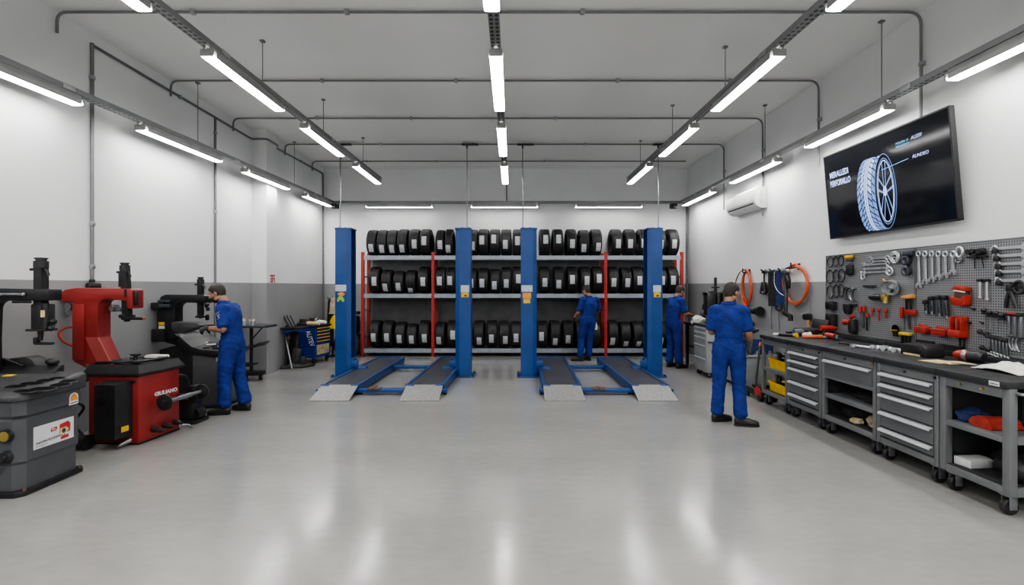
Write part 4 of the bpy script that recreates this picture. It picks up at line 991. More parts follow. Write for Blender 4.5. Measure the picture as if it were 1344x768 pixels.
for nm, lb_, ct, a, c, mm in its:
    p = Vector(ch(a, c, .825))
    if nm == 'orange_drill':
        t = thing(nm, lb_, ct, p)
        obj('drill_body', B().cyl((-.09, 0, .05), (.06, 0, .05), .034).cyl((.06, 0, .05), (.10, 0, .05), .034, .018), M[mm], t)
        obj('grip', B().cyl((-.05, 0, .05), (-.07, -.11, .035), .022).box((-.075, -.12, .03), (.08, .05, .055), .01), M['black'], t)
        obj('chuck', B().cyl((.10, 0, .05), (.14, 0, .05), .018, .012), M['steel'], t)
    elif nm == 'spray_can':
        t = thing(nm, lb_, ct, p)
        obj('can_body', B().lathe([(0, 0), (.03, 0), (.031, .005), (.031, .13), (.022, .145)], (0, 0, 0)), M[mm], t)
        obj('nozzle', B().cyl((0, 0, .145), (0, 0, .17), .014), M['black'], t)
    elif nm == 'paper_roll': single(nm, lb_, ct, B().cyl((-.14, 0, .042), (.12, .02, .042), .042, seg=20), M[mm], loc=p)
    elif nm == 'shop_towel': single(nm, lb_, ct, B().ball((0, 0, .045), (.09, .11, .05)).ball((.06, .04, .04), (.06, .06, .045)).ball((-.05, .05, .05), (.06, .07, .05)), M[mm], loc=p)
    else:
        single(nm, lb_, ct, B().span(-.11, .11, -.06, .06, 0, .05, .008).box((0, .07, .075), (.22, .012, .11), .004, RX(-.2)).cyl((-.03, -.02, .05), (-.03, -.02, .075), .022).cyl((.04, -.01, .05), (.04, -.01, .08), .02), M[mm], loc=p)

# ================================================================== coat on its stand and the drum behind the first lift post
t = thing('coat_stand', 'black coat stand between the blue chest and the left lift post', 'coat stand', (-4.28, 12.0, 0))
wobj('pole', B().cyl((-4.28, 12.0, .02), (-4.28, 12.0, 1.42), .02), M['black'], t)
wobj('base', B().lathe([(0, 0), (.1, 0), (.1, .015), (.05, .03), (.02, .04)], (-4.30, 12.0, 0)), M['black'], t)
wobj('hook', B().tube(rnd([(-4.40, 11.96, 1.40), (-4.28, 12.0, 1.36), (-4.16, 11.96, 1.40)], .05), .012), M['black'], t)
def hang(cx, cy_, ztop, zbot, wt, wb, d=.09, n=18):
    rg = []
    for q in range(7):
        f = q/6; z = ztop+(zbot-ztop)*f; w = wt+(wb-wt)*f**.7
        rg.append([(cx+w*math.cos(2*PI*k/n)*(1+.08*math.sin(5*k+q)), cy_+d*(.5+.6*f)*math.sin(2*PI*k/n)*(1+.12*math.cos(4*k)), z) for k in range(n)])
    return rg
single('work_jacket', 'beige work jacket hanging from the black coat stand', 'jacket', B().rings(hang(-4.22, 11.90, 1.41, 1.02, .05, .11)), M['beige'])
single('yellow_bag', 'yellow bag hanging low on the black coat stand', 'bag', B().rings(hang(-4.19, 11.86, .98, .68, .04, .14)), M['yellow'])
single('dark_apron', 'long dark apron hanging behind the jacket on the coat stand', 'apron', B().rings(hang(-4.33, 11.98, 1.36, .25, .05, .09, .05)), M['cloth_black'])
t = thing('shop_vacuum', 'black drum vacuum with yellow lid between left lift post and rack', 'vacuum', (-3.83, 12.15, 0))
wobj('drum', B().lathe([(0, .52), (.15, .52), (.19, .58), (.20, .82), (.19, .93), (.13, .97)], (-3.89, 12.22, 0), 'Z', 24), M['black'], t)
wobj('lid', B().lathe([(.16, .965), (.17, 1.0), (.13, 1.09), (.05, 1.13), (0, 1.135)], (-3.89, 12.22, 0), 'Z', 24), M['cream'], t)
wobj('nozzle', B().cyl((-3.80, 12.14, 1.05), (-3.66, 12.08, 1.04), .045, .03), M['black'], t)
wobj('trolley_frame', B().span(-4.06, -3.72, 12.06, 12.36, .48, .52, .01).cyl((-4.04, 12.34, .04), (-4.04, 12.34, .5), .018).cyl((-3.74, 12.34, .04), (-3.74, 12.34, .5), .018).span(-4.06, -3.72, 12.30, 12.38, 0, .05, .01), M['blackmetal'], t)
t = thing('used_wheel', 'dark used car wheel leaning upright below the drum vacuum', 'wheel', (-3.88, 11.82, 0))
o = copy_tree(tyre0) if False else obj('tyre', B().lathe([(r*.60, h*.2) for r, h in prof], (0, 0, 0), 'Y', 40, closed=True), M['rubber'], t, loc=(0, 0, .30), ang=40)
rim_ = obj('rim', B().lathe([(.185, -.07), (.178, -.085), (.165, -.075), (.15, -.03), (.06, -.02), (.05, -.05), (0, -.05)], (0, 0, .30), 'Y', 32), M['darksteel'], t)
wobj('floor_block', B().span(-4.05, -3.72, 11.92, 11.96, 0, .05, .01), M['black'], t)

# ------------------------------------------------------------------ grey tool carts along the right wall
CX0, CX1 = 3.57, 4.30         # front and rear of the carts
ZB, ZTOP = .155, .985

def caster(parent, x, y, r=.062):
    c = wobj('caster', B().lathe([(.02, -.022), (r-.01, -.022), (r, -.014), (r, .014), (r-.01, .022), (.02, .022)], (x, y, r), 'Y', 22), M['black'], parent)
    wobj('fork', B().span(x-.028, x+.03, y-.034, y-.026, r-.02, ZB-.012, .003).span(x-.028, x+.03, y+.026, y+.034, r-.02, ZB-.012, .003).span(x-.04, x+.04, y-.04, y+.04, ZB-.016, ZB).cyl((x, y-.036, r), (x, y+.036, r), .012), M['steel'], c)

def cart(y0, y1, label, kind):
    t = thing('tool_cart', label, 'tool cart', (CX0, (y0+y1)/2, 0), 0, 'grey wheeled tool carts along the right wall')
    y0 += .006; y1 -= .006
    p = .058 if kind == 'open' else .045
    # corner posts, frame, rear and side panels
    fr = B()
    for (a, b_) in ((y0, y0+p), (y1-p, y1)):
        for (c, d_) in ((CX0, CX0+p), (CX1-p, CX1)):
            wobj('corner_post', B().span(c, d_, a, b_, ZB, ZTOP-.05, .004), M['cart'], t)
    wobj('top_rail', B().span(CX0, CX0+.03, y0+p, y1-p, ZTOP-.13, ZTOP-.05, .003), M['cart'], t)
    wobj('bottom_rail', B().span(CX0+.002, CX1-.002, y0+p, y1-p, ZB, ZB+.055, .004), M['cart'], t)
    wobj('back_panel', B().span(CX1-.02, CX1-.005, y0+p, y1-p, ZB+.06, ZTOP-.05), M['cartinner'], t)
    open_side = kind in ('open', 'bins')
    if not open_side:
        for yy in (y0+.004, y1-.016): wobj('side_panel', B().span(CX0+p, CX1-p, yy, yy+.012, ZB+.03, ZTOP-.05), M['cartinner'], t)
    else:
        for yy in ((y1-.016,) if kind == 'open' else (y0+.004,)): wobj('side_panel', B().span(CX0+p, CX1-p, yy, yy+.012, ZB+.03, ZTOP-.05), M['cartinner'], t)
    # worktop with rear upstand
    wobj('worktop', B().span(CX0-.03, CX1+.03, y0-.004, y1+.004, ZTOP-.055, ZTOP, .008), M['top'], t)
    wobj('upstand', B().span(CX1+.01, CX1+.055, y0-.005, y1+.005, ZTOP, ZTOP+.055, .004), M['top'], t)
    for x in (CX0+.07, CX1-.07):
        for yy in (y0+.075, y1-.075): caster(t, x, yy)
    def drawer(z0, z1):
        d_ = wobj('drawer', B().span(CX0-.004, CX0+.03, y0+p+.006, y1-p-.006, z0+.005, z1-.005, .004), M['drawer'], t)
        zt = z1-.014
        wobj('handle', B().prism([(CX0-.004, zt), (CX0-.032, zt-.004), (CX0-.036, zt-.014), (CX0-.036, zt-.026), (CX0-.028, zt-.026), (CX0-.026, zt-.014), (CX0-.004, zt-.010)], 'Y', y0+p+.012, y1-p-.012), M['alu'], d_, smooth=False)
    def shelf(z): wobj('shelf', B().span(CX0+.002, CX1-.025, y0+p, y1-p, z-.025, z+.02, .004), M['cart'], t)
    def knob(yy, z, mm='darksteel'): wobj('lock', B().cyl((CX0, yy, z), (CX0-.016, yy, z), .011, seg=12), M[mm], t)
    zt = ZTOP-.13
    if kind == 'drawers5':
        zs = [zt, zt-.105, zt-.205, zt-.375, zt-.535, ZB+.07]
        for a, b_ in zip(zs[1:], zs[:-1]): drawer(a, b_)
        knob((y0+y1)/2, zt+.04); knob(y0+.03, zt+.045)
    elif kind == 'drawer1':
        drawer(zt-.19, zt); shelf(zt-.20); shelf(zt-.42); knob((y0+y1)/2+.02, zt+.04); knob(y0+.03, zt+.045, 'brass')
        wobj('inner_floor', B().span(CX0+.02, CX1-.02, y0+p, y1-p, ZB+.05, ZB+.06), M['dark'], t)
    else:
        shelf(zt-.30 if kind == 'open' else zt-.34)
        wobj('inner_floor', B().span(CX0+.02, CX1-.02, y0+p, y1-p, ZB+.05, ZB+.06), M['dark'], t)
        if kind == 'open':
            knob((y0+y1)/2-.09, zt+.04, 'brass'); knob((y0+y1)/2+.10, zt+.04, 'brass')
            npl = wobj('name_plate', B().span(CX0-.034, CX0-.029, y0+.045, y0+.125, ZTOP-.045, ZTOP-.012, .001), M['paper'], t)
            text_mesh('plate_lettering', 'Cellaroso', .017, M['black'], npl, Matrix.Translation(-t.location) @ basis((0, -1, 0), (0, 0, 1), (CX0-.0345, y0+.118, ZTOP-.034)), .0006, shear=.3)
            # end facing the camera: push bar and a mid shelf edge
            wobj('push_bar', B().tube(rnd([(CX0+.05, y0, .90), (CX0+.05, y0-.05, .90), (CX1-.08, y0-.05, .90), (CX1-.08, y0, .90)], .03), .012, 8), M['steel'], t)
            wobj('end_rail', B().span(CX0+p, CX1-p, y0, y0+.02, ZB+.0, ZB+.06), M['cart'], t)
            wobj('end_rail', B().span(CX0+p, CX1-p, y0, y0+.02, .53, .59), M['cart'], t)
    return t

YS = [3.60, 4.205, 4.93, 5.80, 6.525, 7.20]
cart(YS[0], YS[1], 'grey tool cart with two open shelves, nearest the camera on the right', 'open')
cart(YS[1], YS[2], 'grey cart with five full width drawers beside the open nearest cart', 'drawers5')
cart(YS[2], YS[3], 'grey cart with one drawer above open shelves, middle of the row', 'drawer1')
cart(YS[3], YS[4], 'grey five drawer cart beside the yellow bin cart', 'drawers5')
cart(YS[4], YS[5], 'grey open cart holding two yellow bins at far end of the row', 'bins')

# yellow bins
def bin_(name, label, c, d, mat, h, wall=.006, group=None, cat='bin'):
    x, y, z = c; a, b_ = d
    bb = B(); o_, i_ = [], []
    prf = [(1.0, 0), (1.10, h), (1.16, h), (1.16, h-.012), (1.17, h), (1.07, h), (.98, .01)]
    rg = [[(x+sx*a/2*s_, y+sy*b_/2*s_, z+zz) for sx, sy in ((-1, -.85), (-.85, -1), (.85, -1), (1, -.85), (1, .85), (.85, 1), (-.85, 1), (-1, .85))] for s_, zz in ((1.0, 0), (1.08, h-.015), (1.13, h-.014), (1.13, h), (1.06, h), (.98, .012))]
    return single(name, label, cat, bb.rings(rg), M[mat], smooth=False, group=group)
bz = [ZB+.062, ZTOP-.13-.34+.021]
for k, z in enumerate(bz):
    bin_('parts_bin', f'yellow parts bin on the {("lower","upper")[k]} shelf of the far open cart', (3.82, 6.845, z), (.40, .47), 'yellow', .13, group='yellow parts bins')
    random.seed(20+k)
    for q in range(16):
        xx, yy = 3.69+.07*(q % 4)+random.uniform(-.01, .01), 6.68+.10*(q//4)+random.uniform(-.01, .01)
        if q % 3 == 0: bb, mm, nm = B().cyl((xx, yy, z+.03), (xx+.01, yy+.02, z+.20), .016).cyl((xx+.01, yy+.02, z+.20), (xx+.012, yy+.022, z+.225), .026, seg=6), 'darksteel', 'bolt'
        elif q % 3 == 1: bb, mm, nm = B().ring((xx, yy, z+.165), .038, .014, 'Z'), ('steel' if k else 'cream'), 'washer ring'
        else: bb, mm, nm = B().box((xx, yy, z+.13), (.055, .055, .10), .012, RZ(q*.7) @ RX(.3)).cyl((xx, yy, z+.15), (xx-.02, yy+.01, z+.22), .017), ('brown' if q == 5 else 'blackmetal'), 'fitting'
        single(nm.replace(' ', '_'), f'small {dict(darksteel="dark",steel="bright",cream="pale",brown="rusty",blackmetal="black")[mm]} {nm} among the loose parts in the {("lower","upper")[k]} yellow bin', nm.split()[0], bb, M[mm], group=f'loose parts in the {("lower","upper")[k]} yellow bin')

# cloth lumps and goods on cart shelves
def lump(name, label, cat, c, r, mat, seed=0, amp=.25, freq=7.0, flat=True):
    bm = bmesh.new(); bmesh.ops.create_icosphere(bm, subdivisions=4, radius=1)
    for v_ in bm.verts:
        n_ = noise.noise(v_.co*freq*.25 + Vector((seed, 0, 0))) + .5*noise.noise(v_.co*freq*.6 + Vector((0, seed, 0)))
        v_.co = v_.co * (1 + amp*n_)
        v_.co = Vector((v_.co.x*r[0], v_.co.y*r[1], v_.co.z*r[2]))
        if flat: v_.co.z = max(v_.co.z, -r[2]*.55)
    return single(name, label, cat, bm, M[mat], loc=(c[0], c[1], c[2]+r[2]*.55), ang=60)

zsh = ZTOP-.13-.30+.021
b = B()
def roll(x, y, z, r, L, tilt):
    bb = B(); n = 20
    bb.cyl((x-L/2, y, z+r), (x+L/2, y+tilt, z+r), r, seg=24)
    sp_ = [(x-L/2-.004, y+r*.8*(1-k/40)*math.cos(k*.5), z+r+r*.8*(1-k/40)*math.sin(k*.5)) for k in range(36)]
    bb.tube(sp_, .006, 6); return bb
lump('blue_towel', 'bundled blue shop towel on the middle shelf of the nearest cart', 'towel', (3.74, 4.08, zsh), (.12, .085, .07), 'cloth_blue', 3, .22)
bb = B()
fold = [(.0, .0), (.10, .005), (.15, .02), (.165, .05), (.15, .08), (.10, .09), (.05, .075), (.02, .05)]
rg = []
for q in range(9):
    f = q/8
    rg.append([(3.62+.24*f, 3.80+u_*.95+.01*math.sin(q*1.3), zsh+v_*(1-.12*f)*.9) for u_, v_ in ((0, 0), (.06, .0), (.14, .0), (.19, .015), (.20, .04), (.17, .075), (.12, .10), (.07, .105), (.03, .085), (.01, .055), (-.01, .02))])
single('red_towel', 'folded red shop towel on the middle shelf of the nearest cart', 'towel', bb.rings(rg), M['cloth_red'], ang=60)
lump('black_glove_bundle', 'dark folded glove bundle beside the red towel in the nearest cart', 'gloves', (3.98, 3.80, zsh), (.10, .08, .045), 'cloth_black', 6)
zf = ZB+.061
single('white_carton', 'white carton lying on the bottom shelf of the nearest cart', 'carton', B().box((3.76, 4.08, zf+.033), (.24, .14, .065), .006, RZ(.1)).box((3.76, 4.08, zf+.067), (.20, .03, .003), 0, RZ(.1)), M['paper'])
lump('black_bag', 'crumpled black bag filling the bottom shelf of the nearest cart', 'bag', (3.97, 3.92, zf), (.17, .15, .13), 'cloth_black', 9)
t = thing('air_tank', 'small round black air tank low in the nearest cart', 'tank', (3.80, 3.73, zf+.09))
obj('tank_body', B().lathe([(0, -.1), (.06, -.1), (.085, -.07), (.088, .07), (.06, .1), (0, .1)], (0, 0, 0), 'X', 24), M['black'], t)
obj('tank_feet', B().box((0, -.05, -.082), (.14, .02, .016)).box((0, .05, -.082), (.14, .02, .016)).box((0, 0, -.088), (.03, .12, .004)), M['blackmetal'], t)
obj('valve', B().cyl((-.1, 0, 0), (-.135, 0, 0), .018), M['steel'], t)
single('leather_holster', 'pale cream tool pouch hanging at the end of the nearest cart', 'pouch', B().span(3.70, 3.90, 3.57, 3.597, .70, .76, .008).box((3.73, 3.568, .73), (.02, .004, .02)), M['cream'])
zs3 = ZTOP-.13-.42+.021
lump('black_cloth_pile', 'black cloth lying on the middle shelf of the one drawer cart', 'cloth', (3.9, 5.3, zs3), (.22, .30, .06), 'cloth_black', 14)
lump('black_overalls', 'heap of black overalls on the bottom of the one drawer cart', 'overalls', (3.83, 5.50, zf), (.17, .18, .095), 'cloth_black', 17)
lump('beige_glove', 'beige work glove standing on the bottom of the one drawer cart', 'glove', (3.76, 5.20, zf), (.07, .06, .085), 'beige', 22, .4)
lump('camouflage_rag', 'brownish rag behind the white bottle in the one drawer cart', 'rag', (3.85, 5.12, zf), (.08, .08, .085), 'brown', 25, .4)
lump('yellow_rag', 'small yellow rag at the front of the one drawer cart floor', 'rag', (3.68, 5.37, zf), (.05, .07, .03), 'cream', 28, .4)
t = thing('white_bottle', 'white plastic bottle on the bottom of the one drawer cart', 'bottle', (3.68, 5.04, zf))
obj('bottle_body', B().lathe([(0, 0), (.045, 0), (.048, .01), (.048, .12), (.03, .155), (.018, .165)], (0, 0, 0)), M['white'], t)
obj('cap', B().cyl((0, 0, .162), (0, 0, .19), .02), M['paper'], t)

# ------------------------------------------------------------------ things on the worktops
zt = ZTOP
def wx(px, py, z=ZTOP):       # point of the worktop plane seen at a pixel
    Y = F*(EYE-z)/(py-HOR); return (X(px, Y), Y, z)
# heap on the five drawer cart
t = thing('impact_wrench', 'silver and black air impact wrench on the far drawer cart', 'impact wrench', (3.98, 6.95, zt))
obj('wrench_body', B().cyl((-.09, 0, .055), (.05, 0, .055), .042).cyl((.05, 0, .055), (.11, 0, .055), .03, .02).cyl((.11, 0, .055), (.14, 0, .055), .012), M['steel'], t)
obj('grip', B().cyl((-.05, 0, .05), (-.08, .15, .035), .024), M['black'], t)
t = thing('power_tool_case', 'black open power tool case on the far drawer cart', 'case', (4.13, 6.98, zt))
obj('case_bottom', B().span(-.13, .13, -.17, .17, 0, .10, .012), M['black'], t)
obj('case_lid', B().box((.14, 0, .13), (.03, .34, .2), .01, RY(.3)), M['black'], t)
obj('clasp', B().box((-.135, -.07, .07), (.012, .05, .04), .003).box((-.135, .07, .07), (.012, .05, .04), .003).box((-.133, 0, .07), (.006, .1, .01)), M['steel'], t)
t = thing('cordless_drill', 'red and black cordless drill at the end of the tool heap', 'drill', (4.20, 6.68, zt))
obj('drill_body', B().cyl((-.10, 0, .13), (.06, 0, .13), .036).cyl((.06, 0, .13), (.12, 0, .13), .03, .016), M['redtool'], t)
obj('grip', B().cyl((-.04, 0, .12), (-.06, 0, .04), .024), M['black'], t)
obj('battery', B().box((-.05, 0, .028), (.13, .085, .055), .01), M['black'], t)
lump('pale_blue_rag', 'pale blue rag lying in front of the tool case', 'rag', (4.0, 6.80, zt), (.06, .06, .04), 'notice', 33, .4)
t = thing('slip_joint_pliers', 'large pliers with orange handles lying at the drawer cart edge', 'pliers', (4.02, 6.62, zt), 1.2)
obj('handle', B().tube(rnd([(-.04, .17, .02), (-.03, .05, .022), (.0, -.06, .022)], .06), .02, 8), M['orange'], t)
obj('handle', B().tube(rnd([(.06, .17, .02), (.04, .05, .022), (.0, -.06, .026)], .06), .02, 8), M['wood'], t)
obj('jaws', B().prism([(-.03, -.06), (.03, -.06), (.035, -.12), (.01, -.17), (-.01, -.17), (-.035, -.12)], 'Z', .01, .036, .004), M['steel'], t)
t = thing('orange_grinder', 'orange angle grinder resting beside the large pliers', 'grinder', (4.14, 6.50, zt))
obj('grinder_body', B().cyl((-.02, .08, .05), (.0, -.06, .045), .035), M['redtool'], t)
obj('grinding_disc', B().cyl((.0, -.09, .02), (.0, -.09, .028), .06, seg=24).cyl((0, -.09, .02), (0, -.08, .06), .028), M['darksteel'], t)
t = thing('torch_light', 'black torch lying at the far end of the cart row', 'torch', (3.80, 6.86, zt))
obj('torch_body', B().cyl((-.1, .1, .022), (.0, -.08, .022), .022), M['black'], t)
obj('torch_head', B().cyl((.0, -.08, .022), (.02, -.12, .03), .022, .034), M['yellow'], t)
lump('white_wipe', 'small white wipe at the corner of the far cart top', 'wipe', (3.72, 7.06, zt), (.05, .05, .02), 'cloth_white', 38, .4)
t = thing('blue_air_gun', 'blue air blow gun at the rear corner of the far cart', 'air gun', (4.02, 7.08, zt))
obj('gun_body', B().cyl((-.08, 0, .04), (.06, 0, .045), .02).cyl((.06, 0, .045), (.15, .0, .06), .006), M['cloth_blue'], t)
obj('gun_handle', B().cyl((-.06, 0, .04), (-.10, .10, .03), .02), M['cloth_blue'], t)
single('long_pry_bar', 'long dark pry bar lying along the row of cart tops', 'pry bar', B().tube(rnd([(3.90, 6.0, zt+.012), (4.10, 5.2, zt+.012), (4.12, 4.98, zt+.016), (4.10, 4.93, zt+.02)], .05), .011, 8), M['blackmetal'])
# ratchets and sockets on the middle cart
p = wx(1120, 456); t = thing('ratchet_wrench', 'chrome ratchet wrench on the middle cart top', 'ratchet', (p[0], p[1], zt))
obj('ratchet_head', B().cyl((0, 0, .004), (0, 0, .035), .035), M['chrome'], t)
obj('handle', B().cyl((0, -.02, .02), (.05, -.2, .018), .012, .016), M['chrome'], t)
random.seed(9)
for k in range(8):
    p = (3.92+.03*random.random()+.012*k, 5.48-.062*k, zt)
    single('impact_socket', f'chrome socket, {ORD[k]} from the far end of the line on the middle cart', 'socket', B().lathe([(.0, .0), (.022, 0), (.024, .004), (.024, .03), (.018, .05), (.013, .05), (.013, .03), (0, .03)], p, 'Z', 16) if k % 2 else B().cyl((p[0], p[1], .024+zt), (p[0]+.03, p[1]+.06, .024+zt), .024, .02), M['chrome'], group='chrome sockets on the middle cart')
single('steel_wrench_bundle', 'bright steel pipe wrench lying by the black tool box', 'wrench', B().box((4.08, 5.30, zt+.02), (.04, .30, .03), .01, RZ(.3)).box((4.03, 5.45, zt+.025), (.09, .07, .04), .012, RZ(.3)), M['chrome'])
t = thing('black_tool_box', 'rounded black tool box on the second nearest cart top', 'tool box', (4.05, 4.97, zt))
obj('box_body', B().prism([(-.16, 0), (.15, 0), (.155, .08), (.13, .115), (-.13, .125), (-.16, .09)], 'X', -.10, .10, .015), M['black'], t)
obj('box_band', B().box((-.102, 0, .012), (.012, .20, .02), .003), M['cream'], t)
t = thing('red_polisher', 'red and grey cylindrical polisher lying on the second nearest cart', 'polisher', (4.16, 4.62, zt))
obj('polisher_body', B().lathe([(0, -.13), (.03, -.125), (.06, -.07), (.07, 0), (.068, .06)][::1], (0, 0, .07), 'Y', 22), M['redtool'], t)
obj('collar', B().lathe([(.068, .0), (.078, .01), (.078, .04), (.066, .05)], (0, .0, .07), 'Y', 22), M['steel'], t)
obj('polisher_head', B().lathe([(0, .05), (.066, .05), (.070, .13), (.066, .20), (.05, .22), (0, .22)], (0, .0, .07), 'Y', 22), M['black'], t)
for ch_ in t.children: ch_.rotation_euler = (0, 0, .18 + PI); ch_.scale = (.74, .74, .74)
for k, (px, py, a) in enumerate(((1232, 475, .2), (1252, 477, -.1))):
    p = wx(px, py)
    single('paper_sheet', f'stained cream paper sheet on the {("second nearest cart, far one","second nearest cart, near one")[k]} of two', 'paper', B().box((p[0], p[1], zt+.003+.003*k), (.22, .20, .003), 0, RZ(a)), M['cream'])
single('steel_ruler', 'thin steel square lying on top of the stained papers', 'ruler', B().box((3.95, 4.33, zt+.012), (.03, .26, .003), 0, RZ(.7)).box((4.03, 4.29, zt+.012), (.16, .03, .003), 0, RZ(.7)), M['steel'])
bm = bmesh.new(); bmesh.ops.create_grid(bm, x_segments=24, y_segments=24, size=1)
for v_ in bm.verts:
    rr_ = math.hypot(v_.co.x, v_.co.y); 
    v_.co = Vector((v_.co.x*.17*(1+.15*noise.noise(v_.co*2)), v_.co.y*.2*(1+.15*noise.noise(v_.co*2+Vector((5, 0, 0)))), .05*max(0, 1-rr_**2*.6)*(1+.8*noise.noise(v_.co*3.0)) + .006))
bmesh.ops.solidify(bm, geom=bm.faces[:], thickness=.005)
wr = single('white_rag', 'white rag with green stripe on the nearest cart top', 'rag', bm, [M['cloth_white'], M['green']], loc=(4.02, 4.02, zt+.004), ang=60)
for p_ in wr.data.polygons:
    if p_.center.x > .02 and -.15 < p_.center.y < -.04: p_.material_index = 1

# ------------------------------------------------------------------ far right work area
# light grey drawer cart at the far mechanic
t = thing('drawer_cabinet', 'light grey wheeled drawer cabinet beside the far right mechanic', 'cabinet', (3.6, 9.4, 0))
x0, x1, ya, yb = 3.53, 4.20, 9.12, 9.74
wobj('body', B().span(x0, x1, ya, yb, .10, .93, .006), M['cartlight'], t)
wobj('worktop', B().span(x0-.02, x1+.03, ya-.02, yb+.02, .93, .97, .006), M['top'], t)
for z0, z1 in ((.83, .915), (.74, .825), (.60, .735), (.36, .595), (.13, .355)):
    d_ = wobj('drawer', B().span(x0-.008, x0+.01, ya+.02, yb-.02, z0, z1, .003), M['cartlight'], t)
    wobj('handle', B().span(x0-.022, x0-.008, ya+.04, yb-.04, z1-.022, z1-.010), M['alu'], d_)
wobj('push_handle', B().tube(rnd([(x0+.03, ya, .66), (x0+.03, ya-.06, .66), (x1-.03, ya-.06, .66), (x1-.03, ya, .66)], .03), .012), M['blackmetal'], t)
wobj('end_panel', B().span(x0+.06, x1-.06, ya-.01, ya+.005, .14, .58, .003), M['cartlight'], t)
for x in (x0+.07, x1-.07):
    for yy in (ya+.07, yb-.07):
        c = wobj('caster', B().cyl((x, yy-.018, .045), (x, yy+.018, .045), .045), M['black'], t)
        wobj('fork', B().span(x-.025, x+.025, yy-.028, yy-.02, .04, .10).span(x-.025, x+.025, yy+.02, yy+.028, .04, .10).span(x-.03, x+.03, yy-.03, yy+.03, .09, .10), M['steel'], c)
# bead tool standing on it
t = thing('bench_press', 'black bench machine with ribbed post standing on the grey cabinet', 'bench machine', (3.85, 9.5, .97))
wobj('base', B().span(3.70, 4.10, 9.40, 9.68, .97, 1.0, .006), M['blackmetal'], t)
for a, c in ((3.66, 3.82), (3.85, 3.91), (3.95, 4.12)):
    wobj('column_block', B().span(a, c, 9.42, 9.62, 1.12 if a != 3.85 else 1.0, 1.555, .01), M['black'], t)
wobj('cross_head', B().span(3.66, 4.12, 9.45, 9.66, 1.50, 1.56, .008), M['blackmetal'], t)
b_ = B()
for q in range(7): b_.cyl((3.86, 9.54, 1.56+.04*q), (3.86, 9.54, 1.585+.04*q), .03 if q != 2 else .075, seg=14).cyl((3.86, 9.54, 1.58+.04*q), (3.86, 9.54, 1.60+.04*q), .022, seg=12)
wobj('ribbed_post', b_, M['black'], t)
wobj('gear_knob', B().ball((4.05, 9.5, 1.58), (.07, .05, .035)).ball((3.75, 9.5, 1.57), (.05, .05, .03)), M['black'], t)
wobj('tool_head', B().cyl((3.88, 9.5, 1.12), (3.88, 9.5, 1.03), .05, .03).box((3.98, 9.48, 1.08), (.18, .08, .06), .015), M['blackmetal'], t)
lump('small_white_bag', 'white plastic bag at the far mechanic bench', 'bag', (3.70, 9.98, .92), (.13, .14, .11), 'cloth_white', 44, .25)
random.seed(31)
for k in range(6):
    xx, yy = 3.62+.09*k, 9.24+random.uniform(-.06, .06)
    mm = ('steel', 'blackmetal', 'stickorange', 'steel', 'cloth_blue', 'blackmetal')[k]
    bb = B().cyl((xx, yy, .97), (xx, yy, 1.03), .03, .026).cyl((xx, yy, 1.03), (xx, yy, 1.05), .018) if k % 2 else B().box((xx, yy, .995), (.08, .12, .05), .012, RZ(k)).cyl((xx, yy, 1.0), (xx+.05, yy, 1.04), .02)
    single('bench_fitting' if k % 2 else 'small_air_tool', f'{dict(steel="steel",blackmetal="black",stickorange="orange",cloth_blue="blue")[mm]} {"fitting" if k % 2 else "air tool"} on the light grey cabinet, {ORD[k]} from its drawer front', 'fitting' if k % 2 else 'air tool', bb, M[mm])
# dark bench behind
t = thing('dark_work_bench', 'dark cluttered work bench in front of the far right mechanic', 'work bench', (3.95, 10.3, 0))
wobj('bench_top', B().span(3.66, 4.38, 9.84, 10.75, .87, .92, .006), M['blackmetal'], t)
wobj('side_panel', B().span(3.72, 4.36, 9.88, 9.90, 0, .87), M['black'], t)
wobj('back_panel', B().span(4.32, 4.36, 9.90, 10.72, 0, .87), M['dark'], t)
wobj('shelf', B().span(3.74, 4.34, 9.9, 10.7, .40, .43), M['black'], t)
for yy in (9.9, 10.66): wobj('leg', B().span(3.70, 3.75, yy, yy+.05, 0, .87), M['blackmetal'], t)
single('brown_block', 'brown wooden block on the shelf of the dark bench', 'block', B().span(3.78, 3.98, 9.98, 10.16, .43, .60, .01), M['brown'])
single('grey_can', 'grey paint can on the shelf of the dark bench', 'can', B().lathe([(0, 0), (.07, 0), (.07, .16), (.074, .165), (.074, .175), (.06, .172), (0, .17)], (3.84, 10.4, .43), 'Z', 20), M['steel'])
t = thing('parts_stand', 'dark bracket of silver parts standing on the dark bench', 'parts stand', (3.95, 10.35, .92))
wobj('stand_plate', B().span(3.80, 4.10, 10.3, 10.4, .92, .94, .004).span(3.92, 3.98, 10.33, 10.37, .94, 1.30, .004), M['blackmetal'], t)
for k, z in enumerate((1.02, 1.13, 1.24)):
    wobj('silver_part', B().lathe([(.02, -.06), (.05, -.05), (.055, 0), (.03, .03), (.02, .06)], (3.95+(-1)**k*.05, 10.29, z), 'Y', 16, closed=True), M['steel'], t)
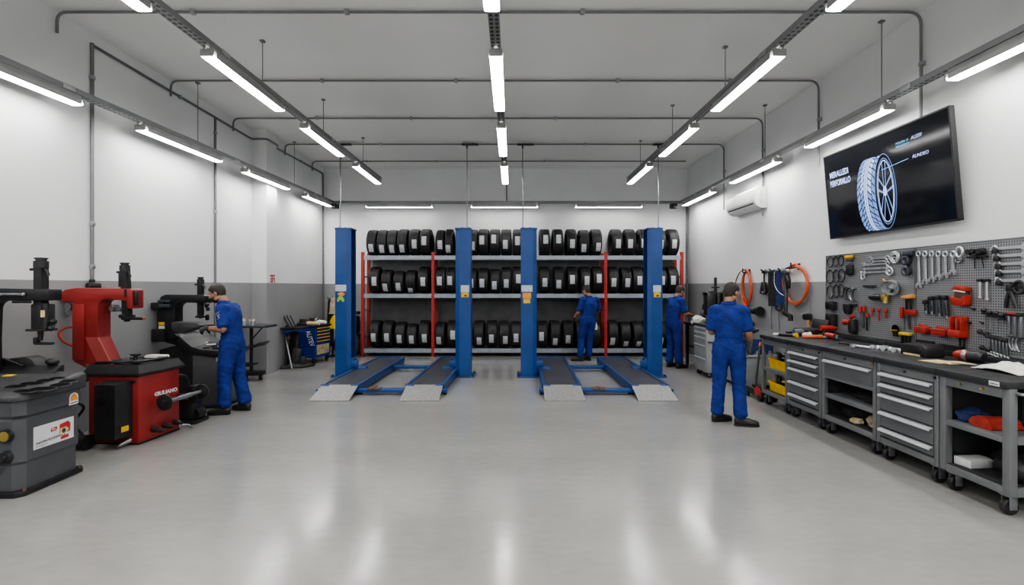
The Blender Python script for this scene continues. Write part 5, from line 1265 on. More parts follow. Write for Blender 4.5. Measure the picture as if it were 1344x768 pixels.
# low grey bin with blue crate
t = thing('low_cabinet', 'low light grey cabinet beside the trolley jack', 'cabinet', (4.05, 8.5, 0))
wobj('cabinet_body', B().span(3.74, 4.36, 8.14, 8.95, .05, .52, .008), M['cartlight'], t)
wobj('lid', B().span(3.72, 4.37, 8.12, 8.97, .52, .55, .006), M['galvlight'], t)
wobj('plinth', B().span(3.78, 4.34, 8.18, 8.92, 0, .05), M['black'], t)
wobj('door_seam', B().span(3.735, 3.745, 8.53, 8.54, .07, .50), M['dark'], t)
bin_('blue_crate', 'blue plastic crate standing on the low grey cabinet', (4.10, 8.38, .55), (.36, .30), 'cloth_blue', .22, cat='crate')
t = thing('orange_trigger_gun', 'orange handled gun lying in front of the blue crate', 'gun', (3.90, 8.28, .55))
obj('barrel', B().cyl((-.12, 0, .10), (.12, .03, .10), .018).box((-.1, 0, .04), (.05, .05, .08), .01).box((.09, .02, .04), (.05, .05, .08), .01), M['orange'], t)
obj('grip', B().cyl((-.06, 0, .1), (-.09, .07, .06), .016), M['wood'], t)
random.seed(8)
for k in range(5):
    x, y = 3.80+.10*k, 8.22+random.uniform(-.03, .03)
    single('hub_part', f'dark hub part on the low grey cabinet, {ORD[k]} from its front', 'hub part', B().lathe([(0, 0), (.05, 0), (.05, .02), (.028, .03), (.025, .07), (0, .072)], (x, y, .55), 'Z', 16), M['darksteel' if k % 2 else 'steel'], group='hub parts on the low grey cabinet')
# trolley jack
t = thing('trolley_jack', 'red wheeled trolley jack with long black handle beside the bin cart', 'jack', (3.65, 7.5, 0))
wobj('frame', B().box((3.62, 7.50, .10), (.05, .5, .10), .015).box((3.80, 7.50, .10), (.05, .5, .10), .015).box((3.71, 7.70, .10), (.2, .08, .08), .01), M['black'], t)
wobj('lift_arm', B().prism([(7.30, .09), (7.68, .12), (7.68, .18), (7.42, .20), (7.30, .15)], 'X', 3.66, 3.76, .008), M['blackmetal'], t)
wobj('side_plate', B().prism([(7.25, .06), (7.42, .06), (7.45, .14), (7.40, .20), (7.30, .20), (7.25, .14)], 'X', 3.585, 3.60, .004), M['redtool'], t)
wobj('saddle', B().cyl((3.71, 7.36, .19), (3.71, 7.36, .23), .055), M['blackmetal'], t)
for x in (3.60, 3.82):
    for y in (7.30, 7.68): wobj('wheel', B().cyl((x-.015, y, .05), (x+.015, y, .05), .05), M['black'], t)
wobj('handle', B().cyl((3.71, 7.66, .15), (3.90, 7.9, .78), .016), M['black'], t)
wobj('handle_grip', B().cyl((3.886, 7.885, .73), (3.902, 7.902, .79), .019), M['orange'], t)

# ------------------------------------------------------------------ perforated tool boards on the right wall
PX = 4.372                      # front face of the boards
def panel(y0, y1, label):
    t = thing('tool_board', label, 'tool board', (PX, (y0+y1)/2, 1.57), 0, 'perforated tool boards')
    wobj('board_sheet', B().span(PX, PX+.02, y0, y1, 1.045, 2.095), M['peg'], t, smooth=False)
    b = B()
    for z0, z1 in ((1.045, 1.057), (2.083, 2.095)): wobj('board_rim', B().span(PX-.006, XR-.0003, y0, y1, z0, z1), M['cart'], t)
    for a, c in ((y0, y0+.012), (y1-.012, y1)): wobj('board_rim', B().span(PX-.006, XR-.0003, a, c, 1.057, 2.083), M['cart'], t)
panel(5.452, 7.00, 'perforated grey tool board with black rings, beside the hose hooks')
panel(3.90, 5.448, 'perforated grey tool board with silver spanners and red bins, nearest the camera')

PR = basis((0, -1, 0), (0, 0, 1), (0, 0, 0)).to_euler()
def pk(px, py): Y = F*PX/(px-672.0); return Y, EYE-(py-HOR)*Y/F
def bx4(x0, x1, y0, y1):
    c = pk((x0+x1)/2, (y0+y1)/2); A = abs(pk(x0, 400)[0]-pk(x1, 400)[0]); H = (y1-y0)*c[0]/F
    return c, A, H
def hung(name, label, cat, px, py, group=None, roll=0.0):
    """tool on the board: local x right, y up, z toward the room"""
    Y, z = pk(px, py)
    t = thing(name, label, cat, (PX-.007, Y, z), 0, group)
    t.rotation_euler = (basis((0, -1, 0), (0, 0, 1), (0, 0, 0)) @ Matrix.Rotation(roll, 4, 'Z')).to_euler()
    return t
def hung1(name, label, cat, px, py, b, mat, group=None, roll=0.0):
    Y, z = pk(px, py)
    o = single(name, label, cat, b, M[mat], loc=(PX-.007, Y, z), group=group)
    o.rotation_euler = (basis((0, -1, 0), (0, 0, 1), (0, 0, 0)) @ Matrix.Rotation(roll, 4, 'Z')).to_euler()
    return o

def spanner(name, label, px, py, L, w, mat, group, roll=0.0, both_open=False):
    """combination spanner lying along local y: ring end up, open jaw down"""
    t = hung(name, label, 'spanner', px, py, group, roll)
    obj('shaft', B().rings([[(-w*.5, -L/2+w*1.6, .004), (w*.5, -L/2+w*1.6, .004), (w*.35, -L/2+w*1.6, .016), (-w*.35, -L/2+w*1.6, .016)], [(-w*.42, L/2-w*1.8, .006), (w*.42, L/2-w*1.8, .006), (w*.3, L/2-w*1.8, .018), (-w*.3, L/2-w*1.8, .018)]]), M[mat], t)
    obj('ring_end', B().ring((0, L/2-w, .012), w*.85, w*.30, 'Z', 18, tseg=6), M[mat], t)
    y = -L/2+w
    obj('open_jaw', B().prism([(-w*.55, y+w*.9), (-w*1.25, y+w*.1), (-w*1.2, y-w*.9), (-w*.6, y-w*1.15), (-w*.5, y-w*.25), (0, y), (w*.5, y-w*.25), (w*.6, y-w*1.15), (w*1.2, y-w*.9), (w*1.25, y+w*.1), (w*.55, y+w*.9)], 'Z', .003, .02), M[mat], t)
    return t

# black rings, three rows
rr = [[(1091.5, 344, 5.2, 6.4), (1098.6, 343.4, 5.0, 6.2), (1105.4, 342.4, 5.0, 6.2)],
      [(1091, 363.5, 6.6, 8.6), (1099.2, 362.8, 6.0, 8.2), (1106.2, 361.8, 6.0, 8.0)],
      [(1091.5, 383, 6.0, 8.2), (1099.2, 382.4, 5.6, 7.8), (1105.6, 381.6, 5.4, 7.6)]]
for r_, row in enumerate(rr):
    for k, (px, py, w, h) in enumerate(row):
        s = pk(px, py)[0]
        A = w*.72*s/(px-672); H = h*s/F
        hung1('clamp_ring', f'black oval clamp ring, {ORD[k]} from the left in the {("top","middle","bottom")[r_]} row on the board', 'clamp ring', px, py, B().ring((0, 0, .012), A, .0075, 'Z', 24, H).box((0, H, .012), (.03, .022, .024), .004), 'black', 'black clamp rings on the board')
# yellow capped brush, dark brush
t = hung('wire_brush', 'small brush with yellow back at the top left of the board', 'brush', 1118, 339.5)
obj('brush_back', B().box((0, .022, .03), (.115, .035, .05), .01), M['yellow'], t)
obj('bristles', B().box((0, -.012, .028), (.10, .035, .04), .006), M['brown'], t)
t = hung('scrub_pad', 'dark ribbed scrubbing pad below the yellow brush', 'pad', 1118, 354)
b = B()
for q in range(5): b.box((-.044+.022*q, 0, .02), (.02, .15-.012*abs(q-2), .04), .008)
b.box((0, 0, .01), (.1, .12, .014), .004)
obj('pad_body', b, M['black'], t)
# horizontal spanners
hs = [(1143, 1169, 339, 'first', 1.0), (1145, 1167, 343, 'second', .8), (1133, 1169, 347, 'third', 1.0), (1133, 1169, 352.5, 'fourth', 1.0), (1134, 1168, 357.5, 'fifth', 1.0)]
for x0, x1, y, n_, s_ in hs:
    (c, A, H) = bx4(x0, x1, y-2, y+2)
    spanner('horizontal_spanner', f'chrome spanner hung level on the far board, {n_} from the top', (x0+x1)/2, y, A, .026*s_, 'chrome', 'level spanners on the far board', roll=-PI/2)
hung1('chain_wrench_ring', 'large chrome toothed ring right of the level spanners', 'ring', 1177.5, 338, B().ring((0, 0, .02), .062, .012, 'Z', 24).ring((0, 0, .02), .040, .010, 'Z', 12).box((0, 0, .012), (.085, .02, .014)), 'chrome')
hung1('ratchet_ring', 'chrome ratchet ring below the toothed ring', 'ring', 1170, 356, B().ring((0, 0, .015), .045, .012, 'Z', 20).ball((0, 0, .015), .018), 'chrome')
hung1('shackle', 'small chrome shackle under the lowest level spanner', 'shackle', 1134.5, 362.5, B().tube(rnd([(-.028, .05, .012), (-.028, -.04, .012), (.028, -.04, .012), (.028, .05, .012)], .04), .009, 8).tube([(-.035, .05, .012), (.035, .05, .012)], .009), 'chrome')
# dark blue hangers near the seam
t = hung('hole_saw_strip', 'dark blue hanging strip with two round cutters near the board seam', 'hole saw', 1194, 343)
obj('bracket', B().box((.03, .085, .03), (.12, .055, .05), .008), M['darksteel'], t)
obj('strap', B().box((0, 0, .008), (.02, .20, .012)), M['black'], t)
for z in (.01, -.105): obj('cutter', B().lathe([(.0, .0), (.05, 0), (.055, .02), (.055, .04), (.035, .045), (.02, .03), (0, .03)], (-.005, z, .005), 'Z', 22), M['darksteel'], t)
# pipe clamps, bar, funnel, grinder
for k in range(4):
    hung1('pipe_clamp', f'curved black and steel pipe clamp, {ORD[k]} from the left of the cluster', 'pipe clamp', 1113+4.6*k, 385+.8*k, B().tube([(p[0], p[1], .015+.004*k) for p in arc(0, 0, .06, .078, 60+8*k, 300-6*k, 18)], .009, 8), 'steel' if k == 2 else 'black', 'curved pipe clamps')
hung1('flat_file', 'flat dark file hung level under the spanners', 'file', 1143, 375.5, B().box((0, 0, .012), (.21, .026, .018), .004).box((0, -.014, .012), (.14, .006, .012)), 'darksteel')
t = hung('steel_funnel', 'round silver funnel with short wooden handle on the far board', 'funnel', 1174, 372)
obj('cup', B().lathe([(.02, .0), (.06, .02), (.088, .10), (.094, .115), (.086, .115), (.056, .03), (.0, .012)], (0, 0, 0), 'Z', 28), M['chrome'], t, rot=(.5, .5, 0))
obj('handle', B().cyl((-.06, -.02, .02), (-.14, .05, .02), .014), M['wood'], t)
t = hung('angle_grinder', 'black angle grinder with brass head hung level on the board', 'grinder', 1160, 390)
obj('grinder_body', B().lathe([(0, -.13), (.032, -.125), (.042, -.08), (.038, 0), (.030, .05), (0, .06)], (-.02, 0, .045), 'X', 20), M['black'], t)
obj('gear_head', B().box((.075, .0, .04), (.07, .07, .06), .015).cyl((.09, 0, .04), (.09, -.07, .04), .03).box((.12, .02, .03), (.06, .03, .02), .006, RZ(.6)), M['brass'], t)
obj('side_handle', B().cyl((.14, .02, .03), (.19, .09, .03), .016), M['black'], t)
# orange pruning saw with two blades
t = hung('orange_grip_saw', 'orange topped grip with two dark blades by the board seam', 'saw', 1195, 397)
obj('grip', B().prism([(-.075, .04), (-.07, .065), (.05, .09), (.085, .085), (.08, .045), (.04, .04)], 'Z', .0, .05, .008), M['wood'], t)
for s in (-1, 1): obj('blade', B().box((.01+.03*s, -.03, .02), (.03, .14, .012), .003), M['blackmetal'], t)
t = hung('red_strip_holder', 'red strip holder with red handled knife at the board seam', 'holder', 1196, 410)
obj('strip', B().box((.02, .0, .02), (.15, .06, .03), .004), M['redtool'], t)
obj('knife_handle', B().box((-.10, -.01, .02), (.04, .13, .03), .012), M['redtool'], t)
obj('knife_blade', B().box((-.075, -.12, .012), (.012, .16, .006)), M['steel'], t)
obj('spike', B().box((-.01, -.11, .012), (.025, .15, .01), .003, RZ(.15)), M['darksteel'], t)
# black boxes at the far edge
for px, py, w, h, n_ in ((1094.5, 401, .155, .115, 'upper'), (1095, 420.5, .165, .175, 'lower')):
    t = hung('meter_case', f'black {n_} meter case at the far edge of the board', 'case', px, py, 'black meter cases')
    obj('case_body', B().box((0, 0, .035), (w, h, .07), .012), M['black'], t)
    obj('case_face', B().box((-.012, .005, .071), (w*.7, h*.62, .006), .003), M['blackmetal'], t)
hung1('magnetic_holder', 'black tapered tool holder between meter cases and chisels', 'holder', 1116, 405, B().prism([(-.07, .06), (.06, .06), (.05, -.05), (.02, -.075), (-.03, -.07), (-.065, -.02)], 'Z', 0, .05, .008).box((.10, .05, .02), (.10, .03, .03), .006), 'black')
# red handled screwdrivers and chisels
def driver(name, label, cat, px, py, hl, bl, hmat, bmat, w=.026, roll=0.0, group=None):
    t = hung(name, label, cat, px, py, group, roll)
    obj('handle', B().cyl((0, hl, .02), (0, .015, .02), w*.5, w*.58, seg=12).cyl((0, .015, .02), (0, 0, .02), w*.45, w*.3, seg=12), M[hmat], t)
    obj('blade', B().box((0, -bl/2, .02), (w*.62, bl, .010), .002), M[bmat], t)
for px, py, hl, bl, n_, bm_ in ((1131.8, 411, .085, .17, 'first', 'steel'), (1137, 410.5, .085, .19, 'second', 'darksteel'), (1140.8, 417, .05, .16, 'third', 'blackmetal')):
    driver('red_screwdriver', f'red handled screwdriver hanging on the far board, {n_} from the left', 'screwdriver', px, py, hl, bl, 'redtool', bm_, .034, 0, 'red handled screwdrivers')
for px, py, hl, bl, n_, bm_ in ((1148, 410, .05, .05, 'first', 'redtool'), (1156.5, 409, .04, .11, 'second', 'redtool'), (1165.5, 411, .05, .06, 'third', 'redtool')):
    driver('red_chisel', f'short red chisel on the far board, {n_} of three', 'chisel', px, py, hl, bl, 'redtool', bm_, .034, .05, 'short red chisels')
t = hung('red_black_drill', 'red and black pistol drill low on the far board', 'drill', 1123, 426)
obj('drill_body', B().cyl((-.13, .02, .05), (.0, .03, .05), .036), M['redtool'], t)
obj('grip', B().prism([(-.02, .06), (.06, .07), (.07, -.08), (.05, -.12), (-.01, -.11), (-.03, -.04)], 'Z', .01, .08, .012), M['black'], t)
obj('trigger', B().box((.02, .10, .05), (.07, .04, .04), .008, RZ(.5)), M['redtool'], t)
driver('yellow_stubby_driver', 'yellow stubby screwdriver low near the board seam', 'screwdriver', 1178, 434.5, .015, .06, 'yellow', 'blackmetal', .10)
t = hung('yellow_driver_rack', 'yellow rack holding three black bits near the board seam', 'rack', 1192.5, 442)
obj('rack_bar', B().box((0, .03, .03), (.155, .035, .05), .012), M['yellow'], t)
for k in range(3): obj('bit', B().box((-.05+.05*k, -.03, .025), (.026, .09, .02), .004), M['blackmetal'], t)

# ---------------- nearest board
for k, (x, yb) in enumerate(((1208, 378), (1216.5, 373), (1225.2, 370), (1233.8, 367), (1242.8, 365), (1253, 361))):
    yt = 329.5; L = (yb-yt)*pk(x, 350)[0]/F
    spanner('hanging_spanner', f'silver combination spanner hanging upright, {ORD[k]} from the left on the near board', x, (yt+yb)/2, L, .030, 'chrome', 'upright silver spanners', roll=.02*(2-k)*.5)
hung1('spanner_ring', 'loose chrome ring right of the upright spanners', 'ring', 1262.5, 331, B().ring((0, 0, .018), .035, .012, 'Z', 18, .048), 'chrome')
hung1('gear_puller', 'small grey gear puller below the loose chrome ring', 'puller', 1260.5, 340.5, B().ring((0, 0, .014), .032, .009, 'Z', 14).box((0, 0, .012), (.09, .016, .014), .003).box((0, 0, .012), (.016, .07, .014), .003), 'steel')
t = hung('bit_holder', 'black holder with knobs and two thin rods on the near board', 'holder', 1286, 333)
obj('rail', B().box((0, -.03, .02), (.20, .022, .03), .004), M['black'], t)
for a, c, r_ in ((-.06, .02, .032), (-.02, .025, .024), (.05, .018, .034), (.0, -.02, .03)): obj('knob', B().cyl((a, c, .01), (a, c, .055), r_, r_*.8, seg=16), M['black'], t)
for a, c in ((-.03, .0), (.04, .02)): obj('rod', B().cyl((a, -.04, .012), (a+c, -.14, .012), .0045, seg=8), M['blackmetal'], t)
for k, (y, x0) in enumerate(((325.5, 1303), (335.5, 1305), (346.5, 1307), (356.5, 1308), (368.5, 1308))):
    x1 = 1352; (c, A, H) = bx4(x0, x1, y-2, y+2)
    t = spanner('long_spanner', f'long chrome spanner with dark head, {ORD[k]} from the top at the near board edge', (x0+x1)/2, y, A, .030, 'chrome', 'long level spanners at the near edge', roll=PI/2)
    obj('dark_grip', B().box((-.018, A/2-.045, .022), (.05, .04, .035), .008), M['black'], t)
for k, (x, y1, y0) in enumerate(((1289.5, 392, 368), (1298.5, 394.5, 368))):
    L = (y1-y0)*pk(x, 380)[0]/F
    t = hung('tee_wrench', f'short chrome tee wrench on the near board, {ORD[k]} of two', 'wrench', x, (y0+y1)/2, 'short tee wrenches')
    obj('shaft', B().cyl((0, L/2, .015), (0, -L/2+.01, .015), .010, seg=10).box((0, -L/2+.01, .015), (.035, .022, .02), .004), M['chrome'], t)
    obj('tee', B().box((0, L/2, .018), (.055, .028, .03), .008), M['blackmetal'], t)
# red bins
def redbin(name, label, x0, x1, y0, y1, depth, style):
    (c, A, H) = bx4(x0, x1, y0, y1)
    t = hung(name, label, 'bin', (x0+x1)/2, (y0+y1)/2, 'red bins on the board')
    A *= .86; depth *= .7; a, h = A/2, H/2
    if style == 'step':
        obj('upper_tray', B().prism([(-a, h*.65), (-a*.2, h), (a*.9, h*.8), (a, h*.45), (a*.2, h*.5), (-a*.7, h*.62)], 'Z', .0, depth, .004), M['redtool'], t)
        obj('front_lip', B().box((.02, h*.42, depth*.95), (A*.7, .012, .012), 0, RZ(-.12)), M['paper'], t)
        obj('parts_inside', B().box((0, h*.12, depth*.4), (A*.75, H*.32, depth*.6), .01), M['brown'], t)
        obj('lower_tray', B().prism([(-a, -h*.1), (-a*.85, -h*.9), (a*.6, -h), (a*.95, -h*.85), (a, h*.1), (a*.4, -h*.25)], 'Z', 0, depth*1.05, .004), M['redtool'], t)
    elif style == 'tall':
        obj('back_plate', B().box((0, .0, .01), (A, H, .018), .004), M['redtool'], t)
        for xx in (-a*.85, a*.85): obj('side_wall', B().box((xx, H*.12, .04), (A*.1, H*.7, .07), .004), M['redtool'], t)
        obj('centre_bar', B().box((0, H*.1, .04), (A*.12, H*.62, .05), .004), M['redlight'], t)
        obj('cup', B().box((0, -h*.62, .05), (A*.98, H*.34, .09), .012), M['redtool'], t)
    else:
        obj('tray_body', B().prism([(-a, h*.3), (-a*.9, -h*.8), (-a*.7, -h), (a*.75, -h), (a*.95, -h*.7), (a, h*.2)], 'Z', 0, depth, .006), M['redtool'], t)
        obj('tray_rim', B().box((0, h*.28, depth*.55), (A*1.02, .012, depth*1.1), .003), M['redlight'], t)
        obj('tray_hood', B().prism([(-a*.8, h*.35), (-a*.4, h), (a*.3, h*.75), (a*.8, h*.4)], 'Z', 0, depth*.6, .004), M['redtool'], t)
redbin('red_step_bin', 'red two level parts bin in the middle of the near board', 1255, 1278.5, 374.5, 402, .10, 'step')
redbin('red_tray_bin', 'shallow red tray on the near board, left of two', 1205.5, 1225, 425, 437.5, .09, 'tray')
redbin('red_tray_bin', 'shallow red tray on the near board, right of two', 1227.5, 1251.5, 428, 441, .09, 'tray')
redbin('red_cup_holder', 'tall red holder with a cup base on the near board', 1254.5, 1273.5, 415, 443.5, .08, 'tall')
for k, (x, y0, y1) in enumerate(((1219.5, 394, 411.5), (1227, 389, 412.5), (1236.5, 388, 415), (1246, 388, 418))):
    H = (y1-y0)*pk(x, 400)[0]/F
    t = hung('socket_key', f'dark blue grey socket key on the near board, {ORD[k]} from the left', 'socket key', x, (y0+y1)/2, 'dark socket keys', roll=.10)
    obj('shaft', B().box((0, -.02, .022), (.040, H*.8, .022), .006), M['darksteel'], t)
    obj('head', B().box((0, H/2-.02, .028), (.05, .045, .045), .012), M['blackmetal'], t)
    obj('foot', B().cyl((0, -H/2, .02), (0, -H/2+.03, .02), .018, seg=12), M['steel'], t)
t = None
for k, (x, y0, y1) in enumerate(((1296, 405, 432), (1303, 408, 433), (1312, 409, 436), (1319, 411.5, 425))):
    H = (y1-y0)*pk(x, 420)[0]/F
    t = hung('knob_driver', f'slim driver with black knob on the near board, {ORD[k]} from the left', 'driver', x, (y0+y1)/2, 'black knob drivers')
    obj('knob', B().ball((0, H/2-.015, .025), (.026, .022, .024)).box((0, H/2-.045, .02), (.055, .02, .02), .006), M['black'], t)
    obj('rod', B().cyl((0, H/2-.05, .015), (0, -H/2, .015), .0065, seg=8), M['steel'], t)
for k, (x, y) in enumerate(((1280.5, 406), (1275.5, 424), (1293, 424.5))):
    hung1('board_hook', f'small empty black hook on the near board, {ORD[k]} from the top', 'hook', x, y, B().box((0, 0, .01), (.022, .022, .02), .004).cyl((0, 0, .015), (0, .015, .05), .005, seg=8), 'black', 'empty board hooks')
t = hung('locking_pliers', 'black locking pliers at the right of the near board', 'pliers', 1331, 391)
obj('handle', B().tube(rnd([(-.045, -.09, .02), (-.03, .0, .025), (.0, .08, .025)], .05), .016, 8), M['black'], t)
obj('handle', B().tube(rnd([(.045, -.09, .02), (.025, .0, .028), (-.01, .08, .028)], .05), .016, 8), M['black'], t)
obj('jaw', B().prism([(-.03, .06), (.02, .06), (.025, .11), (.0, .135), (-.025, .11)], 'Z', .008, .045, .006), M['blackmetal'], t)
hung1('cutting_disc', 'black cutting disc at the very edge of the near board', 'disc', 1341, 377, B().ring((0, 0, .015), .05, .014, 'Z', 22).box((0, 0, .012), (.09, .022, .012)), 'black')
# lower right spanners
t = hung('stand_rack', 'dark rack with bright upright bars low on the near board', 'rack', 1338, 425)
obj('top_bar', B().box((0, .08, .03), (.14, .03, .05), .006), M['black'], t)
obj('red_line', B().box((-.01, .09, .056), (.08, .012, .004)), M['signred'], t)
for k in range(3): obj('bar', B().box((-.055+.05*k, -.02, .025), (.022, .18, .018), .004), M['steel'], t)
obj('bottom_bar', B().box((0, -.115, .02), (.14, .014, .03), .004), M['darksteel'], t)
for k in range(6):
    x = 1302+4.6*k; y0, y1 = 441.5+1.1*k, 463+2.1*k*.8; H = (y1-y0)*pk(x, 450)[0]/F
    t = hung('stubby_spanner', f'stubby spanner with black head low on the near board, {ORD[k]} from the left', 'spanner', x, (y0+y1)/2, 'stubby black headed spanners')
    obj('head', B().box((0, H/2, .025), (.036, .035, .045), .01), M['black'], t)
    obj('shaft', B().box((0, 0, .016), (.018, H*.85, .012), .003), M['steel'], t)
    obj('ring_end', B().ring((0, -H/2+.004, .016), .016, .007, 'Z', 12, tseg=6), M['chrome'], t)
for k in range(3):
    hung1('curved_spanner', f'curved steel spanner at the lower right of the board, {ORD[k]} of three', 'spanner', 1329+4.2*k, 449+1.2*k, B().tube([(p[0], p[1], .02) for p in arc(.06, 0, .06, .075, 115, 245, 10)], .010, 8), 'steel', 'curved steel spanners')
for x, y, w, n_ in ((1293.5, 436.5, .10, 'upper'), (1296.5, 457.5, .10, 'lower')):
    hung1('spring_clip', f'{n_} black spring clip on the lower near board', 'clip', x, y, B().ball((-.03, .005, .02), (.026, .02, .02)).ball((.03, -.005, .02), (.03, .022, .02)).box((0, 0, .018), (.07, .018, .02), .005), 'black', 'black spring clips')
for x0, x1, y, n_ in ((1206, 1228, 448.5, 'left'), (1236.5, 1266, 455), ) if False else ((1206, 1228, 448.5, 'far'), (1236.5, 1266, 454.5, 'near')):
    (c, A, H) = bx4(x0, x1, y-2, y+2)
    hung1('magnetic_bar', f'{n_} black magnetic bar along the bottom of the near board', 'magnetic bar', (x0+x1)/2, y, B().box((0, 0, .018), (A, .026, .03), .004), 'black', 'black magnetic bars')
hung1('bar_hook', 'pair of thin black rods hanging under the tall red holder', 'rods', 1265.5, 450.5, B().box((-.02, 0, .015), (.014, .08, .014), .003).box((.025, -.01, .015), (.014, .11, .014), .003).box((0, .04, .015), (.06, .012, .014)), 'blackmetal')

# ------------------------------------------------------------------ hoses and tools hanging on the right wall
WX = 4.405
def wk(px, py): Y = F*WX/(px-672.0); return Y, EYE-(py-HOR)*Y/F
def coil(name, label, x0, x1, y0, y1, turns, r, mat, hookmat='blackmetal', sway=.02):
    yc, zc_ = wk((x0+x1)/2, (y0+y1)/2); A = abs(wk(x0, 380)[0]-wk(x1, 380)[0])/2; H = (y1-y0)*yc/F/2
    t = thing(name, label, 'hose', (WX, yc, zc_), 0, 'orange air hoses')
    pts = []; n = 30*turns
    for k in range(n+1):
        a = PI/2 + 2*PI*k/30; f = 1 - .035*math.sin(k*.21)
        pts.append((-.04-.03*k/n - .008*math.sin(k*.5), A*f*math.cos(a), H*f*math.sin(a) + sway*math.sin(k*.13)))
    obj('hose_coil', B().tube(pts, r, 8), M[mat], t)
    obj('wall_hook', B().tube(rnd([(0, 0, H-.02), (-.13, 0, H-.03), (-.13, 0, H+.05)], .03), .012, 8).box((-.006, 0, H-.01), (.012, .06, .10), .003), M[hookmat], t)
    return t
coil('air_hose', 'round coil of orange air hose hanging nearest the tool board', 1034, 1064, 349, 399, 2, .018, 'orange')
h1 = coil('air_hose', 'narrow loop of orange air hose behind the near mechanic', 978.5, 989.5, 356, 402, 3, .017, 'orange')
obj('hose_end', B().tube(rnd([(-.05, .16, -.22), (-.06, .42, -.10), (-.05, .50, .12), (-.05, .30, .33), (-.06, .02, .36)], .15), .009, 6), M['black'], h1)
obj('orange_tail', B().prism([(.02, -.30), (.20, -.12), (.17, -.10), (.0, -.24)], 'X', -.06, -.04, .004), M['orange'], h1)
# rail with aprons and tools
yr0, yr1 = wk(1038, 350)[0], wk(1003, 350)[0]
zr_ = wk(1020, 357)[1]
t = thing('wall_rail', 'black wall rail with clips carrying aprons and straps beside the hose coil', 'rail', (WX, (yr0+yr1)/2, zr_))
wobj('rail_bar', B().span(WX-.05, WX-.02, yr0, yr1, zr_-.015, zr_+.015, .004), M['blackmetal'], t)
for k in range(6):
    yy = yr0 + (yr1-yr0)*(k+.5)/6
    wobj('clip', B().box((WX-.04, yy, zr_+.01), (.06, .05, .05), .01).cyl((WX-.07, yy, zr_+.03), (WX-.07, yy+.04, zr_+.05), .014), M['blackmetal' if k % 2 else 'steel'], t)
for yy in (yr0+.05, yr1-.05): wobj('bracket', B().span(WX-.03, XR, yy-.02, yy+.02, zr_-.03, zr_+.03), M['galv'], t)
def strip(name, label, cat, x0, x1, y0, y1, mat, d=.03, off=.05, wav=.006):
    Y0, Y1 = wk(x1, 380)[0], wk(x0, 380)[0]; z1, z0 = wk((x0+x1)/2, y0)[1], wk((x0+x1)/2, y1)[1]
    n = 12; rg = []
    for q in range(9):
        f = q/8; z = z1+(z0-z1)*f
        top_ = [(WX-off-d/2+wav*math.sin(k*1.9+f*2), Y0+(Y1-Y0)*k/n, z) for k in range(n+1)]
        bot = [(WX-off+d/2, Y0+(Y1-Y0)*k/n, z) for k in range(n, -1, -1)]
        rg.append(top_+bot)
    return single(name, label, cat, B().rings(rg), M[mat])
strip('black_apron', 'black folded apron hanging from the wall rail', 'apron', 1013.5, 1022.5, 356, 402, 'cloth_black')
strip('blue_strap', 'wide blue strap hanging from the wall rail, beside the black apron', 'strap', 1023.5, 1028.5, 355.5, 402, 'cloth_blue', .025)
strip('blue_strap', 'narrow blue strap hanging from the wall rail, next to the orange coil', 'strap', 1029.5, 1033.5, 355.5, 399, 'cloth_blue', .022)
single('strap_buckle', 'black buckle hanging at the foot of the blue straps', 'buckle', B().ring((WX-.05, wk(1026, 404)[0], wk(1026, 404)[1]), .085, .016, 'X', 20, .045), M['black'])
yy, zz = wk(1027, 375)
single('thin_blue_cord', 'thin pale blue cord looped in front of the blue straps', 'cord', B().tube(rnd([(WX-.08, yy+.1, zz+.22), (WX-.085, yy+.1, zz+.0), (WX-.085, yy-.06, zz-.12), (WX-.08, yy-.2, zz-.16)], .1), .006, 6), M['notice'])
Y_, Z_ = wk(1006, 372)
t = thing('air_ratchet', 'black air ratchet hanging at the far end of the wall rail', 'air ratchet', (WX-.04, Y_, Z_))
obj('ratchet_shaft', B().cyl((0, 0, .17), (0, 0, -.02), .014), M['blackmetal'], t)
obj('ratchet_body', B().prism([(-.03, .02), (.04, .03), (.09, -.10), (.10, -.18), (-.02, -.19), (-.08, -.13)], 'X', -.035, .03, .012), M['black'], t)
obj('trigger', B().tube(rnd([(-.04, .0, -.15), (-.045, -.09, -.17), (-.04, -.1, -.10)], .03), .010), M['steel'], t)
# pneumatic tool hanging inside the orange coil
Y_, Z_ = wk(1045, 385)
t = thing('air_hammer', 'long black air hammer hanging in front of the orange coil', 'air hammer', (WX-.16, Y_, Z_))
obj('hammer_barrel', B().cyl((0, .03, .28), (0, 0, -.05), .028).cyl((0, 0, -.05), (0, 0, -.30), .034, .026), M['darksteel'], t)
obj('grip', B().prism([(-.03, .33), (-.10, .20), (-.09, .08), (-.05, .07), (-.02, .18), (.04, .30)], 'X', -.03, .03, .01), M['black'], t)
obj('foot', B().box((0, -.04, -.33), (.06, .22, .06), .015, RX(.25)).cyl((0, -.13, -.34), (0, -.13, -.42), .035), M['black'], t)
obj('connector', B().box((0, .03, .34), (.06, .16, .06), .014).ball((0, -.06, .34), .035), M['steel'], t)
obj('hanger', B().tube(rnd([(.0, .03, .36), (.03, .03, .40), (.14, .05, .39)], .03), .012, 8), M['blackmetal'], t)
Y_, Z_ = wk(1064, 420)
t = thing('tyre_gauge', 'small black tyre gauge with orange handle hanging near the board', 'gauge', (WX-.04, Y_, Z_))
obj('gauge_body', B().cyl((-.03, .05, .04), (.02, .05, .04), .045).box((0, -.02, .05), (.05, .10, .09), .015), M['black'], t)
obj('orange_handle', B().cyl((0, -.01, .0), (0, -.02, -.14), .022, .016), M['wood'], t)
obj('cord', B().cyl((.02, .0, .08), (.03, .03, .55), .004, seg=6), M['conduit'], t)
